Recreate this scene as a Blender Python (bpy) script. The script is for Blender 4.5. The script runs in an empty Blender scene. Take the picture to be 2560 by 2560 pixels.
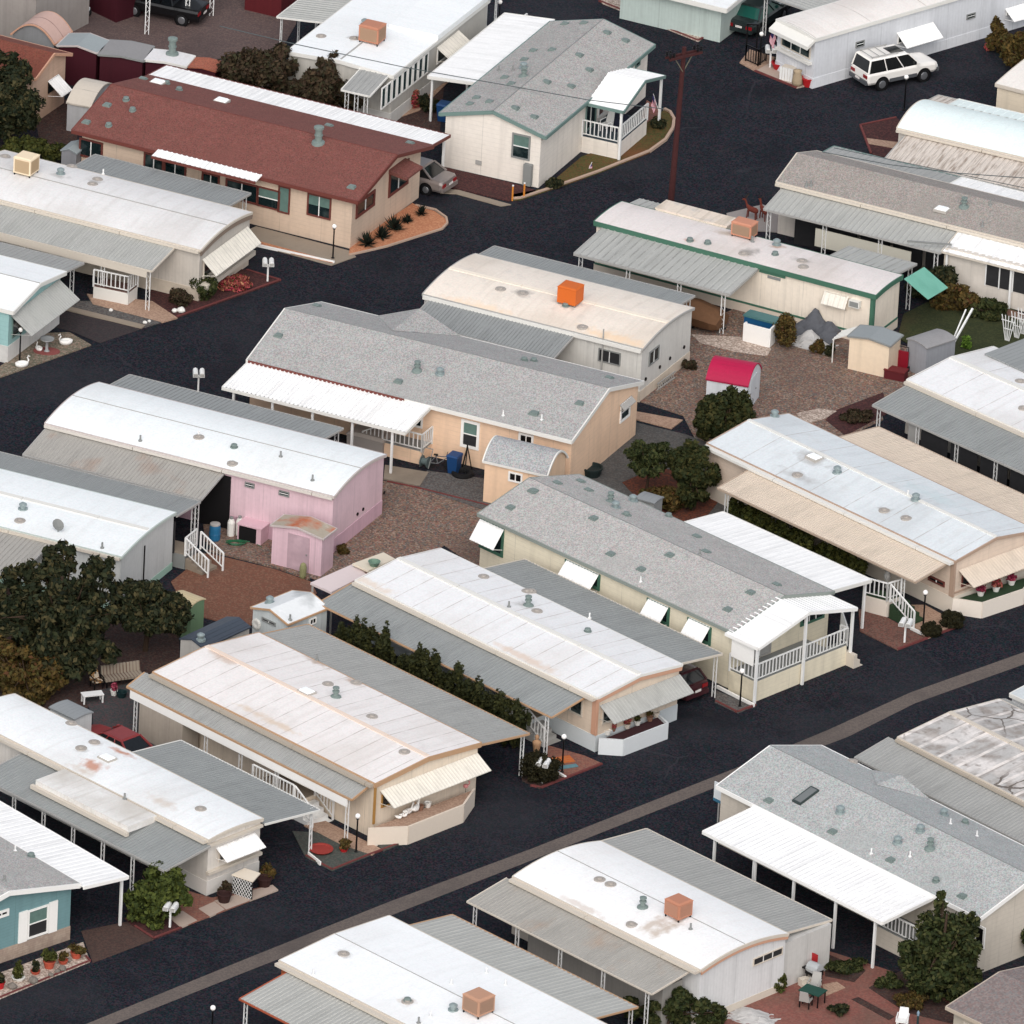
import bpy, math, random
import numpy as np
from mathutils import Vector, Matrix
random.seed(7)
SC = bpy.context.scene
COL = SC.collection
PI = math.pi
R = math.radians

# ------------------------------------------------------------------ camera
F_PX = 32193.0; PITCH = R(25.074); ROLL = R(3.154); DIST = F_PX / 50.0
Fv = Vector((0, math.cos(PITCH), -math.sin(PITCH)))
Rv = Vector((1, 0, 0)); Uv = Vector((0, math.sin(PITCH), math.cos(PITCH)))
CX = Rv * math.cos(ROLL) + Uv * math.sin(ROLL)
CY = -Rv * math.sin(ROLL) + Uv * math.cos(ROLL)
CAM = -Fv * DIST
cd = bpy.data.cameras.new('camera'); cam = bpy.data.objects.new('camera', cd); COL.objects.link(cam)
M = Matrix((CX, CY, -Fv)).transposed().to_4x4(); M.translation = CAM
cam.matrix_world = M
cd.sensor_fit = 'HORIZONTAL'; cd.sensor_width = 36; cd.lens = 36 * F_PX / 2560
cd.clip_start = 5; cd.clip_end = 6000
SC.camera = cam

KZ = 700 / 1932
TL = dict(a=(0, 0), b=(640, 0), c=(1280, 0), d=(1860, 0), e=(0, 640), f=(640, 640), g=(1280, 640), h=(1860, 640),
          i=(0, 1280), j=(640, 1280), k=(1280, 1280), l=(1860, 1280), m=(0, 1860), n=(640, 1860), o=(1280, 1860), p=(1860, 1860))
def P(t, u, v): return (TL[t][0] + u * KZ, TL[t][1] + v * KZ)
def ray(p): return Fv * F_PX + CX * (p[0] - 1280) - CY * (p[1] - 1280)
def G(p, z=0.0):
    """survey point: where the sight line of a photo point meets height z"""
    d = ray(p); t = (z - CAM.z) / d.z
    return CAM + d * t

# ------------------------------------------------------------------ materials
def C(r, g, b):
    f = lambda c: (c / 255 / 12.92) if c <= 10 else ((c / 255 + .055) / 1.055) ** 2.4
    c = (f(r), f(g), f(b)); l = .3 * c[0] + .6 * c[1] + .1 * c[2]; k = .76 + .24 * min(max((l - .5) / .22, 0), 1)
    return tuple(v * k for v in c)
_mats = {}
def mat(name, col, rough=.7, metal=0.0, fine=None, stain=None, stripes=None, bump=None, streak=None, spec=.3, speck=None, coat=0, cracks=None):
    """fine=(scale,amount)  stain=[(colour,scale,threshold,amount)]  stripes=[(axis,spacing,width,colour,amount)]
    streak=(axis,scale,colour,amount)  speck=(scale,[colours],amount)  bump=(scale,strength)"""
    if name in _mats: return _mats[name]
    m = bpy.data.materials.new(name); m.use_nodes = True
    nt = m.node_tree; N = nt.nodes; L = nt.links
    bs = N['Principled BSDF']; bs.inputs['Roughness'].default_value = rough; bs.inputs['Metallic'].default_value = metal
    bs.inputs['Specular IOR Level'].default_value = spec
    if coat: bs.inputs['Coat Weight'].default_value = coat
    tc = N.new('ShaderNodeTexCoord').outputs['Object']
    cur = None
    def rgb(c):
        n = N.new('ShaderNodeRGB'); n.outputs[0].default_value = (*c, 1); return n.outputs[0]
    cur = rgb(col)
    def mix(fac, c2, kind='MIX'):
        nonlocal cur
        n = N.new('ShaderNodeMix'); n.data_type = 'RGBA'; n.blend_type = kind
        if isinstance(fac, float): n.inputs[0].default_value = fac
        else: L.new(fac, n.inputs[0])
        L.new(cur, n.inputs[6]); L.new(c2, n.inputs[7]); cur = n.outputs[2]
    def math_(op, a, b=None):
        n = N.new('ShaderNodeMath'); n.operation = op
        for i, v in enumerate((a, b)):
            if v is None: continue
            if isinstance(v, (int, float)): n.inputs[i].default_value = v
            else: L.new(v, n.inputs[i])
        return n.outputs[0]
    def noise(scale, detail=3, vec=None, off=0):
        n = N.new('ShaderNodeTexNoise'); n.inputs['Scale'].default_value = scale; n.inputs['Detail'].default_value = detail
        v = vec or tc
        if off:
            a = N.new('ShaderNodeVectorMath'); a.operation = 'ADD'; L.new(v, a.inputs[0]); a.inputs[1].default_value = (off, off * .7, off * .3); v = a.outputs[0]
        L.new(v, n.inputs['Vector']); return n
    def ramp(fac, lo, hi):
        n = N.new('ShaderNodeMapRange'); n.inputs[1].default_value = lo; n.inputs[2].default_value = hi; L.new(fac, n.inputs[0]); return n.outputs[0]
    if speck:
        sc, cols, am = speck
        v = N.new('ShaderNodeTexVoronoi'); v.inputs['Scale'].default_value = sc; L.new(tc, v.inputs['Vector'])
        sep = N.new('ShaderNodeSeparateColor'); L.new(v.outputs['Color'], sep.inputs[0])
        cr = N.new('ShaderNodeValToRGB'); cr.color_ramp.interpolation = 'CONSTANT'
        el = cr.color_ramp.elements
        while len(el) < len(cols): el.new(.5)
        for i, c in enumerate(cols): el[i].position = i / len(cols); el[i].color = (*c, 1)
        L.new(sep.outputs[0], cr.inputs[0]); mix(am, cr.outputs[0])
    for i, s in enumerate(stain or []):
        c, sc, th, am = s
        n = noise(sc, 5, off=i * 13.7 + 3)
        mix(math_('MULTIPLY', ramp(n.outputs[0], th, th + .18), am), rgb(c))
    if streak:
        ax, sc, c, am = streak
        mp = N.new('ShaderNodeMapping'); L.new(tc, mp.inputs[0])
        s = [sc, sc, sc]; s['xyz'.index(ax)] = sc * .06; mp.inputs['Scale'].default_value = s
        n = noise(1, 4, mp.outputs[0]); mix(math_('MULTIPLY', ramp(n.outputs[0], .5, .72), am), rgb(c))
    for s in stripes or []:
        ax, sp, w, c, am = s
        se = N.new('ShaderNodeSeparateXYZ'); L.new(tc, se.inputs[0])
        fr = math_('FRACT', math_('DIVIDE', se.outputs['xyz'.index(ax)], sp))
        nn = noise(1.3, 3, off=5)
        mix(math_('MULTIPLY', math_('LESS_THAN', fr, w / sp), math_('MULTIPLY', ramp(nn.outputs[0], .25, .6), am)), rgb(c))
    if cracks:
        sc, w, c, am = cracks
        wn_ = noise(1.2, 3, off=4); ad = N.new('ShaderNodeMix'); ad.data_type = 'VECTOR'; ad.inputs[0].default_value = .35; L.new(tc, ad.inputs[4]); L.new(wn_.outputs['Color'], ad.inputs[5])
        v = N.new('ShaderNodeTexVoronoi'); v.feature = 'DISTANCE_TO_EDGE'; v.inputs['Scale'].default_value = sc; L.new(ad.outputs[1], v.inputs['Vector'])
        mix(math_('MULTIPLY', math_('LESS_THAN', v.outputs['Distance'], w * sc), math_('MULTIPLY', ramp(noise(.22, 3, off=2).outputs[0], .5, .62), am)), rgb(c))
    if fine:
        sc, am = fine
        n = noise(sc, 2); n2 = noise(sc * .12, 3, off=9)
        f = math_('ADD', math_('MULTIPLY', math_('SUBTRACT', n.outputs[0], .5), am * 2.4), math_('MULTIPLY', math_('SUBTRACT', n2.outputs[0], .5), am * 1.2))
        v = math_('ADD', f, 1.0)
        cb = N.new('ShaderNodeCombineColor'); [L.new(v, cb.inputs[i]) for i in range(3)]
        mix(1.0, cb.outputs[0], 'MULTIPLY')
    L.new(cur, bs.inputs['Base Color'])
    if bump:
        n = noise(bump[0], 2); b = N.new('ShaderNodeBump'); b.inputs['Strength'].default_value = bump[1]; b.inputs['Distance'].default_value = .02
        L.new(n.outputs[0], b.inputs['Height']); L.new(b.outputs[0], bs.inputs['Normal'])
    _mats[name] = m; return m

GRIME = C(150, 138, 128)
def m_white(n, c, seam=0, dirt=.35, dirtc=None, ax='x'):
    dc = dirtc or C(196, 186, 176)
    return mat('roof_coat_' + n, c, .55, fine=(9, .05), speck=(12, grain(c, .35), .5), stain=[(dc, .22, .5, dirt), (C(205, 200, 194), 1.1, .56, dirt * .8)],
               streak=('y' if ax == 'x' else 'x', 3.0, dc, dirt * .8), stripes=[(ax, seam, .05, C(168, 150, 138), .6)] if seam else None)
def m_awn(c, ax, sp=.3, am=.5, rust=None, n=''):
    return mat('awning_metal_%s_%s_%.2f_%s' % (n, ax, sp, c[0]), c, .5, fine=(9, .08), streak=('y' if ax == 'x' else 'x', 2.2, tuple(v * .72 for v in c), .45),
               stripes=[(ax, sp, sp * .2, tuple(v * .55 for v in c), am)], stain=[(rust, .5, .55, .5)] if rust else None)
GRAIN = ((1.2, 1.08, 1.06), (.8, .84, .86), (1.02, 1.14, 1.1), (.9, .8, .84), (1, 1, 1), (1.14, 1.14, 1.2), (.86, .92, .88), (1.08, .98, 1.0))
def grain(c, k=1): return [tuple(min(v * (1 + (g - 1) * k), .9) for v, g in zip(c, q)) for q in GRAIN]
def m_shingle(n, c, am=.2): return mat('shingle_' + n, c, .9, speck=(19, grain(c, 1.5), .85), fine=(12, am), stain=[(tuple(v * .9 for v in c), .3, .5, .5)], bump=(30, .3), stripes=[('y', .28, .03, tuple(v * .85 for v in c), .5)])
def m_wall(n, c, rib=.2, ax='xy', rough=.6):
    st = [(a, rib, .025, tuple(v * .8 for v in c), .6) for a in ax] if rib else None
    return mat('siding_' + n, c, rough, fine=(5, .06), streak=('z', 2.4, tuple(v * .8 for v in c), .6), stain=[(tuple(v * .88 for v in c), .6, .5, .6)], stripes=(st or []) + [('x', 2.44, .04, tuple(v * .72 for v in c), .8), ('y', 2.44, .04, tuple(v * .72 for v in c), .8)])
def m_plain(n, c, rough=.6, fine=(8, .03), **k): return mat(n, c, rough, fine=fine, **k)

WHITE = C(238, 240, 240)
mWhite = m_plain('white_paint', C(228, 228, 226))
mWhiteTrim = m_plain('white_trim', C(240, 238, 234))
mCream = m_plain('cream_paint', C(226, 214, 196))
mBlack = m_plain('black_metal', C(16, 15, 17), .4)
mGlass = mat('window_glass', C(30, 44, 46), .08, spec=.6, fine=(3, .3), stain=[(C(96, 108, 106), 1.1, .54, .7)])
mCurtain = mat('curtained_glass', C(112, 140, 132), .2, spec=.5, fine=(4, .2))
mScreenShade = mat('dark_screen_or_shade', C(52, 52, 54), .5, fine=(4, .2))  # window and porch screens; also the painted shade under one patio awning
mGreyTrim = m_plain('grey_trim', C(150, 152, 150))
mTeal = m_plain('teal_trim', C(124, 150, 144))
mGreen = m_plain('green_trim', C(76, 120, 100))
mBrownTrim = m_plain('brown_trim', C(122, 66, 58))
mOrange = m_plain('orange_trim', C(206, 166, 130))
mPeach = m_plain('peach_trim', C(222, 172, 144))
mSteel = mat('galvanised_steel', C(168, 182, 182), .35, .4, fine=(8, .08))
mVent = m_plain('vent_metal', C(134, 148, 144), .6)
mRubber = m_plain('rubber', C(20, 20, 22), .8)
mBark = m_plain('bark', C(70, 54, 42), .9, fine=(9, .25))
mConc = mat('concrete', C(164, 150, 134), .9, fine=(9, .07), stain=[(C(130, 118, 104), .5, .5, .5)])
mTerra = m_plain('terracotta', C(196, 92, 70), .8)

# ------------------------------------------------------------------ mesh builder
class MB:
    def __init__(s): s.v = []; s.f = []; s.mi = []; s.cur = 0
    def add(s, vs, fs):
        o = len(s.v); s.v += [tuple(v) for v in vs]; s.f += [tuple(i + o for i in f) for f in fs]; s.mi += [s.cur] * len(fs); return s
    def box(s, x0, x1, y0, y1, z0, z1):
        v = [(x, y, z) for z in (z0, z1) for y in (y0, y1) for x in (x0, x1)]
        return s.add(v, [(0, 2, 3, 1), (4, 5, 7, 6), (0, 1, 5, 4), (2, 6, 7, 3), (0, 4, 6, 2), (1, 3, 7, 5)])
    def hexa(s, v8):
        return s.add(v8, [(0, 3, 2, 1), (4, 5, 6, 7), (0, 1, 5, 4), (1, 2, 6, 5), (2, 3, 7, 6), (3, 0, 4, 7)])
    def bar(s, p, q, w, h=None):
        p = Vector(p); q = Vector(q); h = h or w; d = (q - p).normalized()
        a = d.cross(Vector((0, 0, 1)))
        if a.length < 1e-3: a = Vector((1, 0, 0))
        a.normalize(); b = a.cross(d).normalized(); a = a * w / 2; b = b * h / 2
        return s.hexa([p - a - b, p + a - b, p + a + b, p - a + b, q - a - b, q + a - b, q + a + b, q - a + b])
    def lathe(s, prof, c=(0, 0, 0), n=12, axis='z', cap=True, sx=1, sy=1):
        vs = []
        for r, z in prof:
            for i in range(n):
                t = 2 * PI * i / n; x, y = r * math.cos(t) * sx, r * math.sin(t) * sy
                w = (x, y, z) if axis == 'z' else ((x, z, y) if axis == 'y' else (z, x, y))
                vs.append((w[0] + c[0], w[1] + c[1], w[2] + c[2]))
        fs = []
        for j in range(len(prof) - 1):
            for i in range(n):
                k = (i + 1) % n; fs.append((j * n + i, j * n + k, (j + 1) * n + k, (j + 1) * n + i))
        if cap: fs.append(tuple(range(n - 1, -1, -1))); fs.append(tuple((len(prof) - 1) * n + i for i in range(n)))
        return s.add(vs, fs)
    def tube(s, pts, r, n=6, r2=None):
        pts = [Vector(p) for p in pts]; rings = []
        for i, p in enumerate(pts):
            d = (pts[min(i + 1, len(pts) - 1)] - pts[max(i - 1, 0)]).normalized()
            a = d.cross(Vector((0, 0, 1)))
            if a.length < 1e-3: a = Vector((1, 0, 0))
            a.normalize(); b = a.cross(d)
            rr = r if r2 is None else r + (r2 - r) * i / (len(pts) - 1)
            rings.append([p + a * rr * math.cos(2 * PI * k / n) + b * rr * math.sin(2 * PI * k / n) for k in range(n)])
        fs = []
        for j in range(len(rings) - 1):
            for i in range(n):
                k = (i + 1) % n; fs.append((j * n + i, j * n + k, (j + 1) * n + k, (j + 1) * n + i))
        fs.append(tuple(range(n - 1, -1, -1))); fs.append(tuple((len(rings) - 1) * n + i for i in range(n)))
        return s.add([v for r_ in rings for v in r_], fs)
    def prism(s, poly, z0, z1):
        n = len(poly)
        area = sum(poly[i][0] * poly[(i + 1) % n][1] - poly[(i + 1) % n][0] * poly[i][1] for i in range(n))
        if area < 0: poly = poly[::-1]
        vs = [(x, y, z0) for x, y in poly] + [(x, y, z1) for x, y in poly]
        fs = [tuple(range(n - 1, -1, -1)), tuple(range(n, 2 * n))] + [(i, (i + 1) % n, n + (i + 1) % n, n + i) for i in range(n)]
        return s.add(vs, fs)
    def ball(s, c, r, n=10, m=6, sz=1):
        prof = [(max(r * math.sin(PI * j / m), .001), -r * sz * math.cos(PI * j / m)) for j in range(m + 1)]
        return s.lathe(prof, c, n)
    def sheet(s, p00, p10, p11, p01, rib=.3, amp=.03, th=.05):
        """ribbed sheet; ribs run from the 0-edge to the 1-edge"""
        p00, p10, p11, p01 = map(Vector, (p00, p10, p11, p01))
        n = max(2, int(round((p10 - p00).length / rib))); us = []
        for i in range(n):
            for fr, a in ((0, 0), (.62, 0), (.7, 1), (.92, 1)): us.append(((i + fr) / n, a * amp))
        us.append((1, 0)); k = len(us); vs = []
        for e0, e1 in ((p00, p10), (p01, p11)):
            for u, a in us: vs.append(e0.lerp(e1, u) + Vector((0, 0, a)))
        fs = [(i, i + 1, k + i + 1, k + i) for i in range(k - 1)]
        b = len(vs); d = Vector((0, 0, -th)); vs += [p00 + d, p10 + d, p11 + d, p01 + d]
        fs += [(b + 3, b + 2, b + 1, b)]
        for (q, r_, t0, t1) in ((p00, p10, b, b + 1), (p10, p11, b + 1, b + 2), (p11, p01, b + 2, b + 3), (p01, p00, b + 3, b)):
            o = len(vs); vs += [q, r_]; fs.append((t0, t1, o + 1, o))
        return s.add(vs, fs)
    def build(s, name, m, parent=None, smooth=False, label=None):
        me = bpy.data.meshes.new(name); me.from_pydata(s.v, [], s.f)
        ms = m if isinstance(m, list) else [m]
        for x in ms: me.materials.append(x)
        if len(ms) > 1: me.polygons.foreach_set('material_index', s.mi)
        if smooth: me.polygons.foreach_set('use_smooth', [True] * len(me.polygons))
        me.update()
        o = bpy.data.objects.new(name, me); COL.objects.link(o)
        if parent: o.parent = parent
        if label: o['label'] = label
        return o

def tag(o, label, cat, group=None):
    o['label'] = label; o['category'] = cat
    if group: o['group'] = group
    return o
def thing(name, label, cat, loc, rz=0.0, group=None):
    o = bpy.data.objects.new(name, None); COL.objects.link(o); o.empty_display_size = .2
    o.location = loc; o.rotation_euler = (0, 0, rz)
    return tag(o, label, cat, group)
def dup(root, loc, rz, label, group=None, scale=None):
    r = root.copy(); COL.objects.link(r); r.location = loc; r.rotation_euler = (0, 0, rz); r['label'] = label
    if group: r['group'] = group
    if scale: r.scale = (scale,) * 3
    for ch in list(root.children):
        c = ch.copy(); COL.objects.link(c); c.parent = r
        for g in list(ch.children):
            d = g.copy(); COL.objects.link(d); d.parent = c
    return r
def struct(o): o['kind'] = 'structure'; return o

# ------------------------------------------------------------------ buildings
class Home:
    """local frame: x from corner A to corner B, y from B to C, z up, origin on the ground under A"""
    def __init__(s, name, label, cat, A, B, Cc, he, rise=.3, prof='bow', axis='x', ox=(.06, .06), oy=(.06, .06), roofm=None, wallm=None,
                 skirt=.75, skirtm=None, trim=None, trimh=.18, th=.1, ridge=None, gutter=None, group=None, roofname='roof', endtrim=None, base=0.0):
        a, b, c = G(A, he), G(B, he), G(Cc, he)
        v1 = (b - a); v2 = (c - b)
        t1 = math.atan2(v1.y, v1.x); t2 = math.atan2(v2.y, v2.x) - PI / 2
        dt = (t2 - t1 + PI) % (2 * PI) - PI
        l1, l2 = v1.length, v2.length
        s.ang = t1 + dt * l2 / (l1 + l2) * .6
        s.L = l1; s.W = l2; s.he = he; s.rise = rise; s.prof = prof; s.axis = axis; s.th = th
        ux = Vector((math.cos(s.ang), math.sin(s.ang), 0)); uy = Vector((-ux.y, ux.x, 0)); s.ux, s.uy = ux, uy
        s.o = Vector((a.x, a.y, base))
        s.ox, s.oy = ox, oy; s.base = base
        s.root = thing(name, label, cat, s.o, s.ang, group)
        x0, x1, y0, y1 = ox[0], s.L - ox[1], oy[0], s.W - oy[1]; s.fp = (x0, x1, y0, y1)
        if wallm:
            mb = MB(); zb = skirt if skirtm else 0.0
            n = 12 if prof == 'bow' else 2
            if axis == 'x':
                ys = [y0 + (y1 - y0) * i / n for i in range(n + 1)]
                top = [he - th * .6 + s.zr(0, y) for y in ys]
                for x in (x0, x1):
                    o = len(mb.v); vs = [(x, y, zb) for y in ys] + [(x, y, z) for y, z in zip(ys, top)]
                    fs = [(i, i + 1, n + 2 + i, n + 1 + i) for i in range(n)]
                    if x == x0: fs = [f[::-1] for f in fs]
                    mb.add(vs, fs)
                for y, z in ((y0, top[0]), (y1, top[-1])):
                    f = (0, 1, 2, 3) if y == y0 else (3, 2, 1, 0)
                    mb.add([(x0, y, zb), (x1, y, zb), (x1, y, z), (x0, y, z)], [f])
            else:
                xs = [x0 + (x1 - x0) * i / n for i in range(n + 1)]
                top = [he - th * .6 + s.zr(x, 0) for x in xs]
                for y in (y0, y1):
                    vs = [(x, y, zb) for x in xs] + [(x, y, z) for x, z in zip(xs, top)]
                    fs = [(i, i + 1, n + 2 + i, n + 1 + i) for i in range(n)]
                    if y == y1: fs = [f[::-1] for f in fs]
                    mb.add(vs, fs)
                for x, z in ((x0, top[0]), (x1, top[-1])):
                    f = (0, 3, 2, 1) if x == x0 else (0, 1, 2, 3)
                    mb.add([(x, y0, zb), (x, y1, zb), (x, y1, z), (x, y0, z)], [f])
            mb.build('wall', wallm, s.root)
            if skirtm:
                e = .025; mb = MB()
                mb.box(x0 - e, x1 + e, y0 - e, y1 + e, 0, skirt); mb.build('skirting', skirtm, s.root)
        # roof
        n = 14 if prof == 'bow' else 2
        mb = MB()
        A_, B_ = (s.W, s.L) if axis == 'x' else (s.L, s.W)
        vs = []
        for e in (0, B_):
            for i in range(n + 1):
                q = A_ * i / n; x, y = (e, q) if axis == 'x' else (q, e)
                z = he + s.zr(x, y); vs += [(x, y, z), (x, y, z - th)]
        k = 2 * (n + 1); fs = []
        for i in range(n):
            a_, b_ = 2 * i, 2 * i + 2
            fs += [(a_, k + a_, k + b_, b_), (a_ + 1, b_ + 1, k + b_ + 1, k + a_ + 1), (a_, b_, b_ + 1, a_ + 1), (k + a_, k + a_ + 1, k + b_ + 1, k + b_)]
        fs += [(0, 1, k + 1, k), (2 * n, k + 2 * n, k + 2 * n + 1, 2 * n + 1)]
        if axis == 'y': fs = [f[::-1] for f in fs]
        mb.add(vs, fs); s.roof = mb.build(roofname, roofm, s.root)
        if trim:
            mb = MB(); t = .035; dz = .004
            def strip(pts):
                for p, q in zip(pts[:-1], pts[1:]): mb.bar(p, q, .07, trimh)
            if axis == 'x':
                for y in (-t, s.W + t): mb.bar((-.04, y, he - trimh / 2 - dz), (s.L + .04, y, he - trimh / 2 - dz), .07, trimh)
                for x in (-t, s.L + t): strip([(x, s.W * i / n, he + s.zr(0, s.W * i / n) - trimh / 2 - dz) for i in range(n + 1)])
            else:
                for x in (-t, s.L + t): mb.bar((x, -.04, he - trimh / 2 - dz), (x, s.W + .04, he - trimh / 2 - dz), .07, trimh)
                for y in (-t, s.W + t): strip([(s.L * i / n, y, he + s.zr(s.L * i / n, 0) - trimh / 2 - dz) for i in range(n + 1)])
            mb.build('fascia', trim, s.root)
        if endtrim:
            mb = MB(); m_, w = endtrim
            pts = [(s.L + .03, s.W * i / n, he + s.zr(0, s.W * i / n) - th - w / 2 + .03) for i in range(n + 1)]
            for p, q in zip(pts[:-1], pts[1:]): mb.bar(p, q, .06, w)
            mb.build('gable_trim', m_, s.root)
        if ridge:
            w, m_, h = ridge; mb = MB(); zc = he + s.zr(s.L / 2, s.W / 2)
            x = 0.0
            if s.axis == 'y': mb.box(s.L / 2 - w / 2, s.L / 2 + w / 2, 0, s.W, zc - .06, zc + h); x = s.L
            while x < s.L - .1:
                x2 = min(x + 4.2, s.L); mb.box(x, x2 - (.06 if w > .1 else 0), s.W / 2 - w / 2, s.W / 2 + w / 2, zc - .06, zc + h); x = x2
            mb.build('ridge_cap', m_, s.roof)
        if gutter:
            w, m_ = gutter; mb = MB(); x = 0.0
            while x < s.L - .1:
                x2 = min(x + 5.0, s.L); mb.box(x, x2 - .04, -w - .02, -.02, he - .2, he - .06); x = x2
            mb.build('gutter', m_, s.root)
    def zr(s, x, y):
        t = y / s.W if s.axis == 'x' else x / s.L
        t = min(max(t, 0), 1)
        if s.prof == 'bow': return s.rise * (1 - (2 * t - 1) ** 2)
        return s.rise * (1 - abs(2 * t - 1))
    def wl(s, w): d = w - s.o; return Vector((d.dot(s.ux), d.dot(s.uy), d.z))
    def lw(s, p): return s.o + s.ux * p[0] + s.uy * p[1] + Vector((0, 0, p[2]))
    def loc(s, px, z): return s.wl(G(px, z + s.base))
    def rayl(s, px):
        d = ray(px); c = s.wl(CAM); return c, Vector((d.dot(s.ux), d.dot(s.uy), d.z))
    def wallpt(s, side, px):
        c, d = s.rayl(px)
        if side == 'f': t = (s.fp[2] - c.y) / d.y; q = c + d * t; return q.x, q.z
        if side == 'e': t = (s.fp[1] - c.x) / d.x; q = c + d * t; return q.y, q.z
    def roofpt(s, px):
        z = s.he + s.rise * .5
        for _ in range(25):
            q = s.loc(px, z); z = s.he + s.zr(q.x, q.y)
        return Vector((q.x, q.y, z))
    def on(s, side, a, z, d):
        if side == 'f': return (a, s.fp[2] - d, z)
        if side == 'e': return (s.fp[1] + d, a, z)
        if side == 'b': return (a, s.fp[3] + d, z)
        if side == 'l': return (s.fp[0] - d, a, z)
    def pbox(s, mb, side, a0, a1, z0, z1, d0, d1):
        p = s.on(side, a0, z0, d0); q = s.on(side, a1, z1, d1)
        mb.box(min(p[0], q[0]), max(p[0], q[0]), min(p[1], q[1]), max(p[1], q[1]), z0, z1); return mb
    def spots(s, items):
        """worn patches on the roof: (tile,u,v, radius along x, radius along y, colour, amount)"""
        m = s.roof.data.materials[0].copy(); s.roof.data.materials[0] = m; nt = m.node_tree; N = nt.nodes; L = nt.links; b = N['Principled BSDF']; tc = N.new('ShaderNodeTexCoord').outputs['Object']
        cur = b.inputs['Base Color'].links[0].from_socket
        for t, u, v, rx, ry, c, am in items:
            q = s.roofpt(P(t, u, v)); mp = N.new('ShaderNodeMapping'); mp.inputs['Scale'].default_value = (1 / rx, 1 / ry, 0); mp.inputs['Location'].default_value = (-q.x / rx, -q.y / ry, 0); L.new(tc, mp.inputs[0])
            ln = N.new('ShaderNodeVectorMath'); ln.operation = 'LENGTH'; L.new(mp.outputs[0], ln.inputs[0])
            no = N.new('ShaderNodeTexNoise'); no.inputs['Scale'].default_value = 2.2; no.inputs['Detail'].default_value = 5; L.new(tc, no.inputs[0])
            ad = N.new('ShaderNodeMath'); ad.operation = 'MULTIPLY_ADD'; L.new(no.outputs[0], ad.inputs[0]); ad.inputs[1].default_value = 1.8; L.new(ln.outputs['Value'], ad.inputs[2])
            mr = N.new('ShaderNodeMapRange'); mr.inputs[1].default_value = 1.75; mr.inputs[2].default_value = 1.1; mr.inputs[4].default_value = am; L.new(ad.outputs[0], mr.inputs[0])
            mx = N.new('ShaderNodeMix'); mx.data_type = 'RGBA'; L.new(mr.outputs[0], mx.inputs[0]); L.new(cur, mx.inputs[6]); mx.inputs[7].default_value = (*c, 1); cur = mx.outputs[2]
        L.new(cur, b.inputs['Base Color'])
    # --- parts
    def win(s, side, tl, br, frame=None, fw=.08, mun='v', pane=None, flap=None, name='window', span=None, split=None):
        if span: a0, a1, z0, z1 = span
        else:
            a0, z1 = s.wallpt(side, tl); a1, z0 = s.wallpt(side, br)
        frame = frame or mWhiteTrim
        if a1 < a0: a0, a1 = a1, a0
        if z1 < z0: z0, z1 = z1, z0
        mb = MB(); d = .06
        s.pbox(mb, side, a0, a1, z1 - fw, z1, .002, d); s.pbox(mb, side, a0, a1, z0, z0 + fw, .002, d)
        s.pbox(mb, side, a0, a0 + fw, z0 + fw, z1 - fw, .002, d); s.pbox(mb, side, a1 - fw, a1, z0 + fw, z1 - fw, .002, d)
        w = mb.build(name, frame, s.root)
        mb = MB()
        i0, i1, k0, k1 = a0 + fw, a1 - fw, z0 + fw, z1 - fw
        ms = min(.05, fw * .6)
        if mun == 'v': am = (i0 + i1) / 2; s.pbox(mb, side, am - ms / 2, am + ms / 2, k0, k1, .022, .05)
        elif mun == 'h': zm = (k0 + k1) / 2; s.pbox(mb, side, i0, i1, zm - ms / 2, zm + ms / 2, .022, .05)
        elif isinstance(mun, int):
            for q in range(1, mun): am = i0 + (i1 - i0) * q / mun; s.pbox(mb, side, am - ms / 2, am + ms / 2, k0, k1, .022, .05)
        if mb.v: mb.build('mullion', mWhiteTrim if frame is not mGreyTrim else mWhite, w)
        if split:
            zm = (k0 + k1) / 2
            mb = MB(); s.pbox(mb, side, i0, i1, zm, k1, .003, .02); mb.build('pane', split, w)
            mb = MB(); s.pbox(mb, side, i0, i1, k0, zm, .003, .02); mb.build('pane', pane or mGlass, w)
        else:
            mb = MB(); s.pbox(mb, side, i0, i1, k0, k1, .003, .02); mb.build('pane', pane or mGlass, w)
        if flap:
            pr, dr, m_ = flap[:3]; e = flap[3] if len(flap) > 3 else .1
            s.flap(side, a0 - e, a1 + e, z1 + .02, pr, dr, m_)
        return a0, a1, z0, z1
    def flap(s, side, a0, a1, z, pr, dr, m_, name='window_awning', rib=.2):
        mb = MB(); q = lambda a, z_, d: s.on(side, a, z_, d)
        mb.sheet(q(a0, z, .02), q(a1, z, .02), q(a1, z - dr, pr), q(a0, z - dr, pr), rib, .015, .03)
        for a in (a0 + .04, a1 - .04): mb.bar(q(a, z - dr, pr), q(a, z - dr * 1.25, .03), .025)
        return mb.build(name, m_, s.root)
    def flap_px(s, side, i0, i1, o0, zo, m_, name='window_awning', rib=.2):
        """awning by the two hinge ends on the wall and one outer corner at height zo"""
        a0, z = s.wallpt(side, i0); a1, _ = s.wallpt(side, i1)
        q = s.loc(o0, zo); pr = (s.fp[2] - q.y) if side == 'f' else (q.x - s.fp[1])
        return s.flap(side, a0, a1, z, max(pr, .15), z - zo, m_, name, rib)
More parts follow.
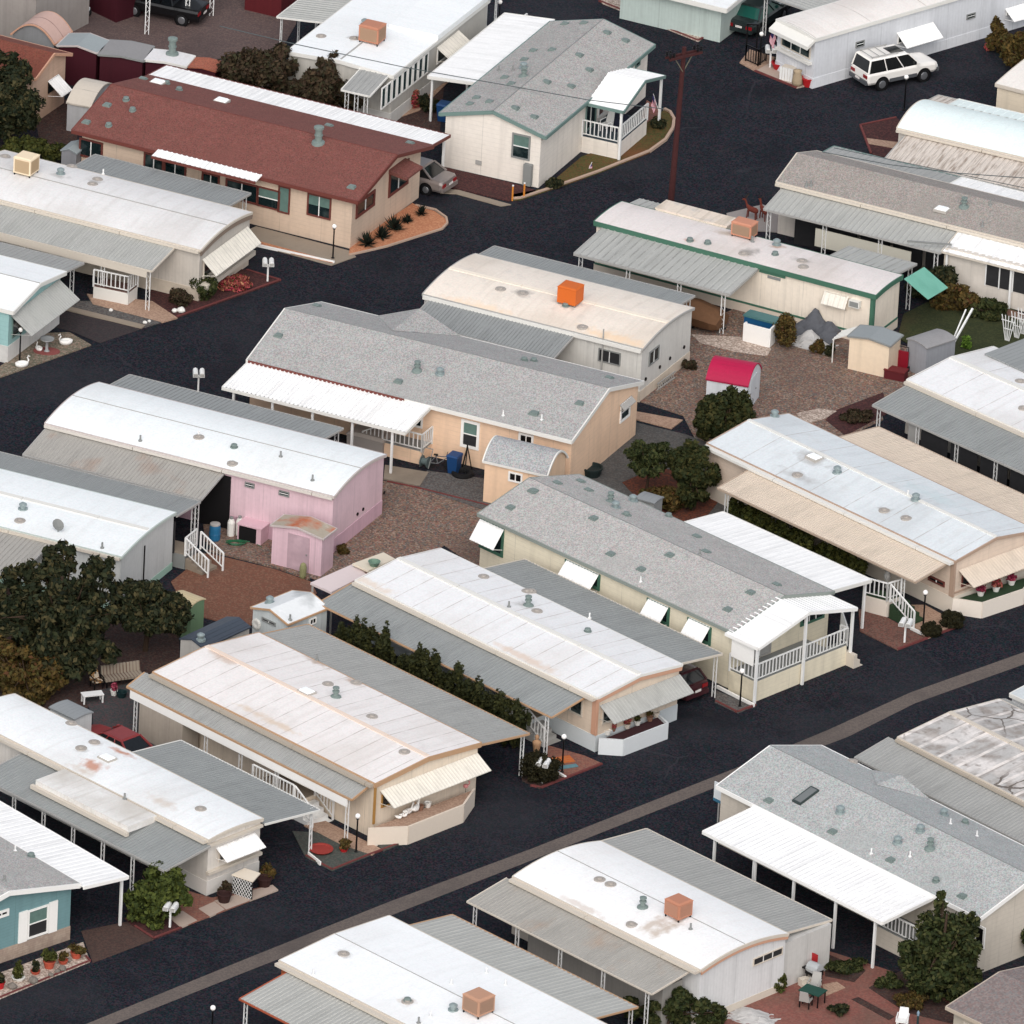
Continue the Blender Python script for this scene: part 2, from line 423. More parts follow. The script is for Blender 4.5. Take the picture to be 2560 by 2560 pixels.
    def awn(s, side, OL, OR, zi, zo, m_, rib=.3, posts=4, name='carport_roof', ptype='lattice', fascia=None, drop=0, dropm=None, amp=.03, inset=.25, skip=(), gap=0.02, fh=.1, zg=0):
        p, q = s.loc(OL, zo), s.loc(OR, zo)
        if side in 'fb': a0, a1 = sorted((p.x, q.x)); o_ = (p.y + q.y) / 2; i_ = -gap if side == 'f' else s.W + gap; pt = lambda a, d, z: (a, d, z)
        else: a0, a1 = sorted((p.y, q.y)); o_ = (p.x + q.x) / 2; i_ = s.L + gap if side == 'e' else -gap; pt = lambda a, d, z: (d, a, z)
        mb = MB(); c = [pt(a0, i_, zi), pt(a1, i_, zi), pt(a1, o_, zo), pt(a0, o_, zo)]
        if side in 'bl': pass
        mb.sheet(*c, rib, amp, .05)
        r = mb.build(name, m_, s.root)
        sg = 1 if o_ > i_ else -1
        if fascia:
            mb = MB(); o2 = o_ + sg * .035
            mb.bar(pt(a0 - .03, o2, zo - fh / 2 + .02), pt(a1 + .03, o2, zo - fh / 2 + .02), .06, fh)
            for a in (a0 - .033, a1 + .033): mb.bar(pt(a, i_, zi - fh / 2 + .02), pt(a, o_, zo - fh / 2 + .02), .06, fh)
            mb.build('fascia', fascia, r)
        if drop:
            mb = MB(); o2 = o_ + sg * .03; b0 = pt(a0 + .25, o2 - .03, zo - fh + .01 - drop); b1 = pt(a1 - .25, o2 + .03, zo - fh + .01)
            mb.box(min(b0[0], b1[0]), max(b0[0], b1[0]), min(b0[1], b1[1]), max(b0[1], b1[1]), b0[2], b1[2]); mb.build('valance', dropm or mWhite, r)
        s.posts(r, [a0 + inset + (a1 - a0 - 2 * inset) * i / max(posts - 1, 1) for i in range(posts) if i not in skip] if isinstance(posts, int) else
                [s.loc(x[1], zo - .1).x if isinstance(x[0], str) else s.loc(x, 0).x for x in posts], lambda a: (pt(a, o_ - sg * .14, 0)), zo - .06, ptype, zg, pt)
        s.last = (a0, a1, o_, i_)
        return r
    def posts(s, parent, As, fn, top, ptype, zg=0, pt=None):
        for a in As:
            x, y, _ = fn(a); mb = MB()
            if ptype == 'lattice':
                dx, dy = (.1, 0) if pt(1, 0, 0)[0] == 1 else (0, .1)
                for sg in (-1, 1): mb.bar((x + sg * dx, y + sg * dy, zg), (x + sg * dx, y + sg * dy, top), .04)
                z = .15; k = 1
                while z + .28 < top: mb.bar((x + k * dx, y + k * dy, zg + z), (x - k * dx, y - k * dy, zg + z + .26), .012); z += .28; k = -k
            else: mb.box(x - .055, x + .055, y - .055, y + .055, zg, top)
            mb.build('post', mWhite, parent)
    def vents(s, items):
        for kind, t, u, v in items:
            q = s.roofpt(P(t, u, v)); x, y, z = q; mb = MB(); m_ = mVent; nm = 'roof_vent'
            if kind == 'sq':
                mb.box(x - .22, x + .22, y - .2, y + .2, z - .08, z + .03); mb.box(x - .17, x + .17, y - .14, y + .14, z + .03, z + .09)
            elif kind == 'pipe': mb.lathe([(.09, z - .05), (.09, z + .02), (.04, z + .03), (.04, z + .27)], (x, y, 0), 8); m_ = mWhite; nm = 'vent_pipe'
            elif kind == 'dark': mb.lathe([(.12, z - .05), (.1, z + .04), (.05, z + .06), (.05, z + .3)], (x, y, 0), 8); m_ = mGreyTrim; nm = 'vent_pipe'
            elif kind == 'rnd': mb.lathe([(.2, z - .05), (.2, z + .04), (.12, z + .05), (.12, z + .1), (.16, z + .11), (.15, z + .17), (.05, z + .19)], (x, y, 0), 12)
            elif kind == 'flat': mb.lathe([(.3, z - .05), (.28, z + .035), (.13, z + .045), (.12, z + .1), (.02, z + .11)], (x, y, 0), 12); m_ = mat('vent_collar', C(186, 178, 170), .6)
            elif kind == 'mush': mb.lathe([(.26, z - .05), (.24, z + .05), (.15, z + .06), (.15, z + .2), (.2, z + .21), (.2, z + .27), (.1, z + .34), (.01, z + .35)], (x, y, 0), 14); m_ = mSteel
            elif kind == 'flue': mb.lathe([(.3, z - .06), (.26, z + .04), (.13, z + .1), (.12, z + .26), (.18, z + .27), (.18, z + .32), (.1, z + .34), (.11, z + .44), (.17, z + .45), (.17, z + .51), (.02, z + .54)], (x, y, 0), 12); nm = 'flue_pipe'
            elif kind == 'tall': mb.lathe([(.38, z - .1), (.34, z + .08), (.2, z + .12), (.19, z + .4), (.23, z + .41), (.23, z + .47), (.19, z + .48), (.19, z + .78), (.27, z + .8), (.27, z + .92), (.1, z + .98)], (x, y, 0), 12); nm = 'flue_pipe'
            elif kind == 'sky':
                mb.box(x - .38, x + .38, y - .3, y + .3, z - .05, z + .09); mb.build('skylight_curb', mat('curb', C(196, 190, 182), .6), s.roof)
                mb = MB(); mb.hexa([(x - .33, y - .25, z + .09), (x + .33, y - .25, z + .09), (x + .33, y + .25, z + .09), (x - .33, y + .25, z + .09), (x - .26, y - .18, z + .17), (x + .26, y - .18, z + .17), (x + .26, y + .18, z + .17), (x - .26, y + .18, z + .17)]); m_ = mat('skylight_dome', C(246, 248, 248), .3); nm = 'skylight'
            elif kind == 'glass':
                mb.box(x - .26, x + .26, y - .6, y + .6, z - .2, z + .0); mb = MB()
                a = math.atan2(s.rise * 2, s.W); dz = math.tan(a) * .62
                mb.hexa([(x - .28, y - .62, z - dz - .05), (x + .28, y - .62, z - dz - .05), (x + .28, y + .62, z + dz - .05), (x - .28, y + .62, z + dz - .05), (x - .28, y - .62, z - dz + .09), (x + .28, y - .62, z - dz + .09), (x + .28, y + .62, z + dz + .09), (x - .28, y + .62, z + dz + .09)])
                fr = mb.build('skylight', mat('dark_green_frame', C(60, 72, 70), .5), s.roof)
                mb = MB(); e = dz / .62 * .54
                mb.hexa([(x - .21, y - .54, z - e + .06), (x + .21, y - .54, z - e + .06), (x + .21, y + .54, z + e + .06), (x - .21, y + .54, z + e + .06), (x - .21, y - .54, z - e + .1), (x + .21, y - .54, z - e + .1), (x + .21, y + .54, z + e + .1), (x - .21, y + .54, z + e + .1)])
                m_ = mat('skylight_glass', C(128, 132, 132), .15); nm = 'skylight_pane'
            elif kind == 'dish':
                mb.bar((x, y, z - .05), (x, y, z + .35), .04); mb.lathe([(.02, .0), (.3, .08), (.32, .1)], (x, y - .1, z + .4), 12, 'y'); m_ = mGreyTrim; nm = 'satellite_dish'
            mb.build(nm, m_, s.roof)
    def deck(s, pxs, z, skirtm, floorm=None, rail=None, name='porch_deck', railm=None, loc_poly=None, h=.92):
        """deck from photo points of its floor edge; rail = list of point runs (indices)"""
        poly = loc_poly or [tuple(s.loc(p, z)[:2]) for p in pxs]
        mb = MB(); mb.prism(poly, 0, z - .03); d = mb.build(name, skirtm, s.root)
        if floorm: mb = MB(); cx = sum(p[0] for p in poly) / len(poly); cy = sum(p[1] for p in poly) / len(poly); mb.prism([(cx + (p[0] - cx) * .985, cy + (p[1] - cy) * .985) for p in poly], z - .03, z + .012); mb.build('floor', floorm, d)
        for run in rail or []:
            for i0, i1 in zip(run[:-1], run[1:]): rail_(d, (*poly[i0], z), (*poly[i1], z), h, railm or mWhite)
        return d, poly
    def steps(s, top, d, w, n, z, m_, rail=False, run=.28, railm=None, parent=None):
        """flight going down from local point top=(x,y) in local direction d; width w to the left"""
        dx, dy = d; px_, py_ = -dy, dx; mb = MB(); h = z / n
        for i in range(n):
            zz = z - h * (i + 1) + h * .001
            if zz < .02: zz = .02
            a = i * run; b = (i + 1) * run
            pts = [(top[0] + dx * a, top[1] + dy * a), (top[0] + dx * b, top[1] + dy * b), (top[0] + dx * b + px_ * w, top[1] + dy * b + py_ * w), (top[0] + dx * a + px_ * w, top[1] + dy * a + py_ * w)]
            mb.prism(pts, 0, zz)
        r = mb.build('steps', m_, parent or s.root)
        if rail:
            for k in ((0,) if rail == 1 else (0, w)):
                a = (top[0] + px_ * k, top[1] + py_ * k, z); b = (top[0] + dx * run * n + px_ * k, top[1] + dy * run * n + py_ * k, .1)
                rail_(r, a, b, .9, railm or mWhite)
        return r
    def cooler(s, t, u, v, label, bm, lm=None, size=(.95, .9, .8), legs=.12, top=None, name='evaporative_cooler', grp='evaporative coolers on the roofs'):
        q = s.roofpt(P(t, u, v)); w = s.lw(q)
        cooler(w, s.ang, label, bm, lm, size, legs, top, name, grp)

def rail_(parent, p, q, h, m_, sp=.24, w=.045):
    p = Vector(p); q = Vector(q); mb = MB(); u = Vector((0, 0, 1)); n = max(1, int(round((q - p).length / sp)))
    mb.bar(p + u * h, q + u * h, .07, .06); mb.bar(p + u * .14, q + u * .14, .045, .045)
    for i in range(n + 1):
        a = p.lerp(q, i / n); ww = .08 if i in (0, n) else w
        mb.bar(a + u * (-.05 if i in (0, n) else .14), a + u * h, ww)
    return mb.build('railing', m_, parent)

def cooler(w, ang, label, bm, lm=None, size=(.95, .9, .8), legs=.12, top=None, name='evaporative_cooler', grp=None):
    r = thing(name, label, 'cooler', w, ang, grp); a, b, c = size[0] / 2, size[1] / 2, size[2]
    mb = MB(); mb.box(-a, a, -b, b, legs, legs + c)
    mb.hexa([(-a - .03, -b - .03, legs + c), (a + .03, -b - .03, legs + c), (a + .03, b + .03, legs + c), (-a - .03, b + .03, legs + c), (-a * .86, -b * .86, legs + c + .07), (a * .86, -b * .86, legs + c + .07), (a * .86, b * .86, legs + c + .07), (-a * .86, b * .86, legs + c + .07)])
    mb.build('casing', bm, r)
    if lm:
        for k in range(3):
            mb = MB()
            if k == 0:
                for j in range(9): z = legs + .1 + (c - .2) * j / 9; mb.hexa([(-a + .09, -b - .004, z), (a - .09, -b - .004, z), (a - .09, -b + .01, z + .06), (-a + .09, -b + .01, z + .06), (-a + .09, -b - .03, z), (a - .09, -b - .03, z), (a - .09, -b - .005, z + .06), (-a + .09, -b - .005, z + .06)])
                mb.box(-a + .08, a - .08, -b - .003, -b + .01, legs + .08, legs + c - .08)
            elif k == 1:
                for j in range(9): z = legs + .1 + (c - .2) * j / 9; mb.box(a - .01, a + .02, -b + .09, b - .09, z, z + .035)
                mb.box(a - .01, a + .004, -b + .08, b - .08, legs + .08, legs + c - .08)
            else: continue
            mb.build('louvre_panel', lm, r)
    for x in (-a + .06, a - .06):
        for y in (-b + .06, b - .06): mb = MB(); mb.box(x - .03, x + .03, y - .03, y + .03, -.12, legs); mb.build('leg', mBlack if lm else mGreyTrim, r)
    return r
# ------------------------------------------------------------------ light
W = bpy.data.worlds.new("World"); SC.world = W; W.use_nodes = True
wn = W.node_tree.nodes; sk = wn.new('ShaderNodeTexSky'); sk.sky_type = 'NISHITA'; sk.sun_disc = False
SUN_EL, SUN_AZ = R(42), R(268)       # azimuth of the sun, measured from +X towards +Y
sk.sun_elevation = SUN_EL; sk.sun_rotation = PI / 2 - SUN_AZ
sk.air_density = 1.0; sk.dust_density = 3.0; sk.ozone_density = 1.0; sk.altitude = 200
hs = wn.new('ShaderNodeHueSaturation'); hs.inputs['Saturation'].default_value = .4; W.node_tree.links.new(sk.outputs[0], hs.inputs['Color']); W.node_tree.links.new(hs.outputs[0], wn['Background'].inputs[0]); wn['Background'].inputs[1].default_value = .142
sd = bpy.data.lights.new('sun', 'SUN'); sd.energy = 1.15; sd.angle = R(75); sd.color = (1, .95, .88)
so = bpy.data.objects.new('sun', sd); COL.objects.link(so)
sv = Vector((math.cos(SUN_EL) * math.cos(SUN_AZ), math.cos(SUN_EL) * math.sin(SUN_AZ), math.sin(SUN_EL)))
so.rotation_euler = sv.to_track_quat('Z', 'Y').to_euler(); so.location = sv * 80
SC.view_settings.view_transform = 'Standard'; SC.view_settings.look = 'None'; SC.view_settings.gamma = 1; SC.view_settings.use_curve_mapping = False
SC.view_settings.exposure = 0.36

# ------------------------------------------------------------------ ground
mAsph = mat('asphalt', C(37, 39, 48), .85, spec=.12, cracks=(.16, .035, C(66, 66, 72), .55), speck=(13, [C(20, 22, 34), C(58, 38, 48), C(18, 48, 52), C(50, 50, 62), C(28, 24, 38), C(40, 46, 54), C(30, 40, 40), C(62, 54, 60)], .9), fine=(14, .3), stain=[(C(56, 57, 62), .12, .5, .5), (C(28, 29, 36), .35, .55, .6), (C(64, 62, 62), .9, .62, .4)])
mGravel = mat('brown_gravel', C(138, 120, 108), .95, speck=(13, [C(104, 84, 74), C(172, 150, 134), C(150, 100, 90), C(120, 118, 112), C(156, 126, 106), C(108, 100, 98), C(140, 116, 96)], .9), fine=(14, .16), stain=[(C(112, 92, 82), .2, .5, .5)])
mDirt = mat('red_dirt', C(134, 92, 74), .95, speck=(13, [C(120, 72, 58), C(146, 108, 88), C(128, 84, 66), C(112, 86, 70)], .6), fine=(14, .14), stain=[(C(112, 98, 88), .18, .5, .6), (C(150, 98, 72), .3, .55, .5)])
mDarkDirt = mat('dark_soil', C(78, 58, 52), .95, speck=(13, [C(58, 40, 38), C(92, 70, 62), C(74, 46, 44), C(66, 62, 60)], .7), fine=(12, .2))
mGreyGravel = mat('grey_gravel', C(104, 100, 98), .95, speck=(13, [C(82, 78, 76), C(122, 114, 110), C(96, 88, 84), C(108, 110, 110)], .7), fine=(14, .12))
mPale = mat('pale_gravel', C(196, 178, 164), .95, speck=(13, [C(222, 206, 192), C(178, 160, 146), C(206, 184, 170), C(150, 130, 118)], .7), fine=(12, .12))
mMulch = mat('red_mulch', C(84, 48, 48), .95, speck=(13, [C(66, 34, 38), C(98, 58, 54), C(78, 52, 48), C(60, 40, 40)], .7), fine=(12, .2))
mOrangeG = mat('orange_gravel', C(206, 142, 106), .95, speck=(13, [C(186, 120, 88), C(216, 156, 118), C(200, 134, 98)], .6), fine=(14, .1))
mGrassG = mat('thin_lawn', C(88, 84, 44), .95, speck=(13, [C(70, 74, 36), C(110, 84, 48), C(92, 92, 46), C(118, 72, 44)], .6), fine=(10, .25), stain=[(C(128, 78, 48), .3, .52, .7)])
mLawn = mat('dark_lawn', C(58, 66, 38), .95, speck=(13, [C(44, 54, 30), C(70, 72, 40), C(60, 62, 34)], .6), fine=(10, .3), stain=[(C(84, 70, 46), .25, .55, .6)])
mBrick = mat('brick_paving', C(150, 104, 90), .9, speck=(11, [C(164, 112, 94), C(138, 92, 82), C(148, 112, 98), C(156, 98, 84)], .7), fine=(10, .1), stripes=[('x', .22, .02, C(110, 84, 76), .6), ('y', .22, .02, C(110, 84, 76), .6)])
mPurple = mat('dusty_ground', C(110, 94, 90), .95, speck=(13, [C(92, 78, 78), C(124, 104, 98), C(108, 86, 84)], .6), fine=(12, .15), stain=[(C(86, 74, 74), .2, .5, .6)])
mKerbR = m_plain('red_kerb', C(124, 66, 64), .9, (6, .25)); mKerb = m_plain('pale_kerb', C(204, 176, 156), .8)
mTan = mat('tan_gravel', C(186, 154, 132), .95, speck=(13, [C(170, 138, 118), C(200, 168, 146)], .6), fine=(12, .1))
mTurf = mat('artificial_turf', C(52, 74, 50), .95, fine=(14, .2))

mb = MB(); mb.box(-260, 260, -230, 290, -.6, -.03); struct(mb.build('ground', mDarkDirt))
mb = MB(); mb.box(-150, 150, -120, 160, -.029, 0.0); struct(mb.build('road', mAsph))
def yard(name, pts, m_, z=.05, z0=-.02):
    mb = MB(); mb.prism([tuple(G(p, z)[:2]) for p in pts], z0, z); return struct(mb.build(name, m_))
def kerb(pts, m_=None, w=.11, h=.09, name='kerb', z=0.0):
    mb = MB(); q = [G(p, z) for p in pts]
    for a, b in zip(q[:-1], q[1:]): mb.bar((a.x, a.y, h / 2), (b.x, b.y, h / 2), w, h)
    return struct(mb.build(name, m_ or mKerb))
# drainage gutter down the middle of the lower street
up = [(-60, 2660), P('m', 600, 1930), P('n', 0, 1455), P('n', 930, 1085), P('n', 1930, 712), P('o', 1560, 160), (2070, 1825), P('l', 1150, 1245), P('l', 1930, 968), (2800, 1548)]
lo = [(0, 2680), P('m', 800, 1930), P('n', 0, 1545), P('n', 960, 1172), P('n', 1930, 792), P('o', 1500, 262), (2120, 1842), P('l', 1180, 1320), P('l', 1930, 1052), (2830, 1570)]
mb = MB(); q = [G(p) for p in up]; r_ = [G(p) for p in lo]
for i in range(len(q) - 1): mb.prism([tuple(v[:2]) for v in (q[i], q[i + 1], r_[i + 1], r_[i])], -.01, .006)
struct(mb.build('gutter_strip', mat('gutter_concrete', C(116, 106, 100), .9, fine=(12, .12), speck=(13, [C(104, 94, 90), C(126, 114, 106)], .5), stain=[(C(96, 88, 84), .5, .5, .6)])))
# pale tyre and water marks on the asphalt
mMark = mat('road_stain', C(74, 72, 78), .85, fine=(12, .3))
# --- block 1: brown roofed house on the upper corner
yard('planting_bed', [P('b', 640, 1760), P('b', 650, 1690), P('b', 1080, 1400), P('b', 1120, 1425), P('b', 1230, 1455), P('b', 1310, 1510), P('b', 1315, 1545), P('b', 1280, 1580), P('b', 900, 1700)], mOrangeG, .06)
kerb([P('b', 640, 1765), P('b', 900, 1705), P('b', 1285, 1583), P('b', 1320, 1545), P('b', 1312, 1505), P('b', 1235, 1450), P('b', 1100, 1420)], mKerb)
yard('footpath', [P('a', 1680, 1600), P('b', 0, 1560), P('b', 650, 1730), P('b', 690, 1770), P('b', 520, 1830), P('b', 0, 1690), P('a', 1680, 1640)], mConc, .04)
yard('planting_bed', [P('b', -100, 1630), P('b', 510, 1795), P('b', 530, 1812), P('b', -100, 1670)], mOrangeG, .07)
kerb([P('b', -120, 1672), P('b', 540, 1818)], mWhiteTrim, .12, .13)
yard('footpath', [P('b', 1270, 1300), P('b', 1400, 1310), P('b', 1760, 1410), P('b', 1690, 1420), P('b', 1380, 1335), P('b', 1270, 1330)], mConc, .05)
yard('planting_bed', [P('b', 1250, 1140), P('b', 1760, 1260), P('b', 1930, 1310), P('b', 1930, 1335), P('b', 1740, 1385), P('b', 1380, 1300), P('b', 1260, 1280)], mMulch, .06)
# corner bed round the grey shingled house
bed = [P('c', 0, 1380), P('c', 60, 1375), P('c', 300, 1295), P('c', 600, 1190), P('c', 760, 1125), P('c', 950, 1050), P('c', 1060, 970), P('c', 1110, 890), P('c', 1118, 830), P('c', 1090, 780), P('c', 1050, 760)]
yard('planting_bed', bed + [P('c', 900, 850), P('c', 690, 1000), P('c', 480, 1080), P('c', 220, 1300), P('c', 0, 1340)], mGrassG, .06)
kerb(bed, mKerb, .16, .14)
yard('footpath', [P('c', 870, 880), P('c', 930, 690), P('c', 1010, 740), P('c', 1030, 770), P('c', 900, 870)], mBrick, .08)
# yards of the left homes
yard('planting_bed', [P('e', 1020, 240), P('e', 1500, 60), P('e', 1720, 100), P('e', 1935, 170), P('e', 1220, 425), P('e', 1040, 330)], mMulch, .06)
kerb([P('e', 1700, 100), P('e', 1935, 170), P('e', 1220, 425)], mKerbR)
yard('footpath', [P('e', 600, 260), P('e', 1050, 310), P('e', 1225, 425), P('e', 1120, 455), P('e', 640, 330)], mTan, .07)
yard('planting_bed', [P('e', 440, 310), P('e', 640, 310), P('e', 1130, 450), P('e', 1000, 490), P('e', 420, 360)], mGreyGravel, .05)
kerb([P('e', 400, 350), P('e', 990, 495)], mConc, .45, .07, 'footpath')
yard('planting_bed', [P('e', -40, 850), P('e', 630, 612), P('e', 480, 525), P('e', 330, 530), P('e', 0, 760)], mat('mossy_gravel', C(140, 132, 116), .95, speck=(13, [C(120, 116, 98), C(168, 150, 134), C(96, 96, 80), C(150, 120, 104)], .7), fine=(12, .15)), .06)
yard('driveway', [P('e', 400, 370), P('e', 985, 500), P('e', 690, 600), P('e', 500, 520), P('e', 380, 490)], mat('worn_asphalt', C(64, 56, 58), .9, speck=(13, [C(52, 46, 50), C(78, 64, 64), C(58, 60, 60)], .5), fine=(16, .18)), .02)
# middle yards
yard('gravel_yard', [P('f', 560, 1500), P('f', 880, 1550), P('f', 1160, 1600), P('f', 1700, 1730), P('j', 1700, 500), P('j', 1300, 230), P('j', 700, 560), P('j', 400, 460), P('i', 1500, 280), P('i', 1420, 200), P('e', 1400, 1850), P('f', -250, 1850)], mGravel, .03)
yard('gravel_yard', [P('f', 1180, 1480), P('g', 0, 1560), P('g', 60, 1900), P('f', 1600, 1760), P('f', 1090, 1590)], mGreyGravel, .05)
yard('footpath', [P('f', 890, 1440), P('f', 1190, 1490), P('f', 1130, 1585), P('f', 880, 1535)], mConc, .07)
kerb([P('f', 905, 1560), P('f', 1100, 1600), P('f', 1620, 1730)], mKerbR, .1, .08)
yard('dirt_yard', [P('i', 1430, 280), P('i', 1900, 395), P('j', 380, 480), P('j', 420, 560), P('j', 100, 700), P('i', 1700, 800), P('i', 1300, 700), P('i', 1180, 480)], mDirt, .045)
kerb([P('i', 1440, 272), P('i', 1900, 385), P('j', 370, 470)], mGravel, .1, .1)
yard('gravel_yard', [P('h', 0, 330), P('h', 620, 480), P('h', 1180, 640), P('h', 1180, 900), P('h', 940, 1000), P('h', 960, 1130), P('h', 700, 1250), P('g', 1900, 1180), P('g', 1300, 1330), P('g', 1180, 1100), P('g', 870, 1000), P('g', 1080, 860), P('g', 1240, 500)], mGravel, .03)
yard('pale_gravel_patch', [P('g', 1240, 540), P('g', 1600, 560), P('g', 1790, 640), P('g', 1760, 690), P('g', 1540, 660), P('g', 1300, 600)], mPale, .04)
yard('pale_gravel_patch', [P('h', 360, 1085), P('h', 520, 1050), P('h', 640, 1070), P('h', 560, 1120), P('h', 420, 1160)], mPale, .045)
yard('planting_bed', [P('h', 560, 1130), P('h', 640, 1060), P('h', 960, 940), P('h', 1000, 1080), P('h', 700, 1240)], mMulch, .04)
yard('footpath', [P('g', 800, 1060), P('g', 1180, 1130), P('g', 1100, 1190), P('g', 790, 1110)], mTan, .05)
yard('gravel_yard', [P('g', 780, 1130), P('g', 1200, 1230), P('g', 1380, 1300), P('g', 1500, 1800), P('g', 900, 1800), P('g', 480, 1600), P('g', 440, 1480)], mat('blue_grey_gravel', C(94, 94, 92), .95, speck=(13, [C(76, 78, 78), C(108, 104, 102), C(92, 84, 80)], .6), fine=(14, .15)), .035)
yard('dirt_yard', [P('g', 760, 1560), P('g', 1000, 1460), P('g', 1300, 1500), P('g', 1420, 1700), P('g', 1300, 1850), P('g', 980, 1800)], mat('leaf_litter', C(104, 62, 46), .95, speck=(13, [C(130, 70, 48), C(70, 46, 40), C(96, 56, 46)], .7), fine=(10, .2)), .05)
yard('lawn', [P('h', 1060, 560), P('h', 1100, 400), P('h', 1400, 250), P('h', 1800, 340), P('h', 2100, 480), P('h', 1900, 700), P('h', 1400, 760)], mLawn, .05)
yard('planting_bed', [P('h', 1800, 360), P('h', 2100, 440), P('h', 2100, 520), P('h', 1820, 410)], mDirt, .07)
# upper right
yard('planting_bed', [P('c', 620, 20), P('c', 1285, 285), P('c', 1450, 178), P('c', 1440, 100), P('c', 900, -80), P('c', 600, -100)], mPale, .05)
kerb([P('c', 600, 10), P('c', 1285, 285), P('c', 1455, 175)], mKerbR)
yard('patio', [P('d', 80, 488), P('d', 200, 420), P('d', 520, 520), P('d', 510, 570), P('d', 365, 605)], mat('pale_concrete', C(198, 178, 164), .9, fine=(9, .06)), .06)
yard('patio', [P('c', 1570, 430), P('c', 1640, 340), P('c', 1900, 420), P('c', 1680, 490)], mTan, .055)
kerb([P('d', 75, 492), P('d', 365, 610)], mKerbR)
yard('planting_bed', [P('d', 800, 868), P('d', 1050, 810), P('d', 1150, 900), P('d', 1100, 1060), P('d', 900, 1090), P('d', 870, 1040)], mMulch, .05)
kerb([P('d', 1050, 815), P('d', 802, 868), P('d', 875, 1060)], mKerbR)
yard('footpath', [P('d', 830, 950), P('d', 1100, 985), P('d', 1080, 1030), P('d', 850, 990)], mTan, .06)
yard('patio', [P('c', 1480, 1470), P('c', 1730, 1410), P('c', 1900, 1470), P('c', 1840, 1600), P('c', 1500, 1580)], mat('grey_patio', C(168, 160, 156), .9, fine=(9, .06)), .05)
# upper left lots
yard('dusty_yard', [(-200, -200), (760, -200), (740, 60), P('b', 170, 350), P('a', 1930, 700), P('a', 1000, 480), P('a', 400, 330), (-100, 60)], mPurple, .03)
yard('dirt_yard', [P('a', 230, 780), P('a', 560, 640), P('a', 520, 1100), P('a', 300, 1080)], mDarkDirt, .03)
yard('dirt_yard', [P('b', 0, 600), P('b', 560, 640), P('b', 1300, 560), P('b', 1260, 1000), P('b', 850, 900), P('b', 0, 700)], mDarkDirt, .02)
yard('footpath', [P('b', 1180, 610), P('b', 1330, 560), P('b', 1130, 760), P('b', 960, 820), P('b', 940, 800)], mTan, .05)
# lower left
yard('dirt_yard', [P('i', -100, 420), P('i', 860, 420), P('i', 1230, 700), P('i', 1240, 1000), P('i', 1050, 1100), P('i', 700, 1330), P('i', 300, 1400), P('i', -100, 1300)], mDarkDirt, .035)
yard('gravel_yard', [P('i', 560, 1260), P('i', 890, 1180), P('i', 1040, 1400), P('i', 1300, 1620), P('i', 760, 1600), P('i', 640, 1500), P('i', 640, 1390)], mat('wet_gravel', C(74, 76, 78), .9, speck=(13, [C(58, 64, 66), C(88, 80, 80), C(70, 72, 70), C(104, 68, 70)], .6), fine=(12, .2)), .045)
# lower row front yards
yard('planting_bed', [P('n', 250, 600), P('n', 600, 620), P('n', 790, 765), P('n', 525, 872), P('n', 340, 775)], mat('green_gravel', C(86, 92, 86), .95, speck=(13, [C(72, 82, 76), C(100, 100, 94), C(90, 80, 76)], .6), fine=(12, .12)), .05)
yard('footpath', [P('n', 330, 560), P('n', 480, 530), P('n', 860, 720), P('n', 800, 765), P('n', 580, 690)], mTan, .06)
yard('planting_bed', [P('n', 810, 665), P('n', 960, 650), P('n', 985, 690), P('n', 880, 735)], mat('green_gravel', C(86, 92, 86)), .065)
kerb([P('n', 345, 775), P('n', 525, 872), P('n', 790, 765), P('n', 985, 692), P('n', 950, 660)], mKerbR)
kerb([P('n', 360, 770), P('n', 445, 838)], mWhiteTrim, .07, .2, 'kerb_rail')
yard('patio', [P('k', 250, 1610), P('k', 500, 1680), P('k', 625, 1735), P('k', 380, 1830), P('k', 240, 1760)], mBrick, .05)
yard('planting_bed', [P('k', 60, 1780), P('k', 240, 1740), P('k', 385, 1830), P('k', 190, 1905), P('k', 70, 1850)], mDarkDirt, .055)
kerb([P('k', 130, 1890), P('k', 200, 1905), P('k', 620, 1740)], mKerbR, .12, .08)
kerb([P('k', 300, 1800), P('k', 370, 1840)], mWhiteTrim, .1, .14, 'kerb_rail')
yard('planting_bed', [P('k', 1410, 1230), P('k', 1660, 1340), P('k', 1560, 1385), P('k', 1400, 1310)], mGreyGravel, .05)
kerb([P('k', 1415, 1215), P('k', 1670, 1345)], mWhiteTrim, .1, .16, 'kerb_rail')
kerb([P('k', 1405, 1310), P('k', 1555, 1385), P('k', 1680, 1335)], mKerbR)
yard('planting_bed', [P('l', 790, 670), P('l', 900, 680), P('l', 1250, 870), P('l', 1060, 950), P('l', 800, 820)], mat('brown_bed', C(124, 88, 78), .95, speck=(13, [C(140, 92, 80), C(106, 78, 70), C(130, 104, 92)], .7), fine=(12, .15)), .05)
yard('patio', [P('l', 880, 640), P('l', 1250, 640), P('l', 1500, 780), P('l', 1270, 870)], mTan, .055)
kerb([P('l', 1060, 952), P('l', 1280, 868), P('l', 1500, 785)], mKerbR)
kerb([P('l', 1150, 810), P('l', 1270, 868)], mWhiteTrim, .1, .14, 'kerb_rail')
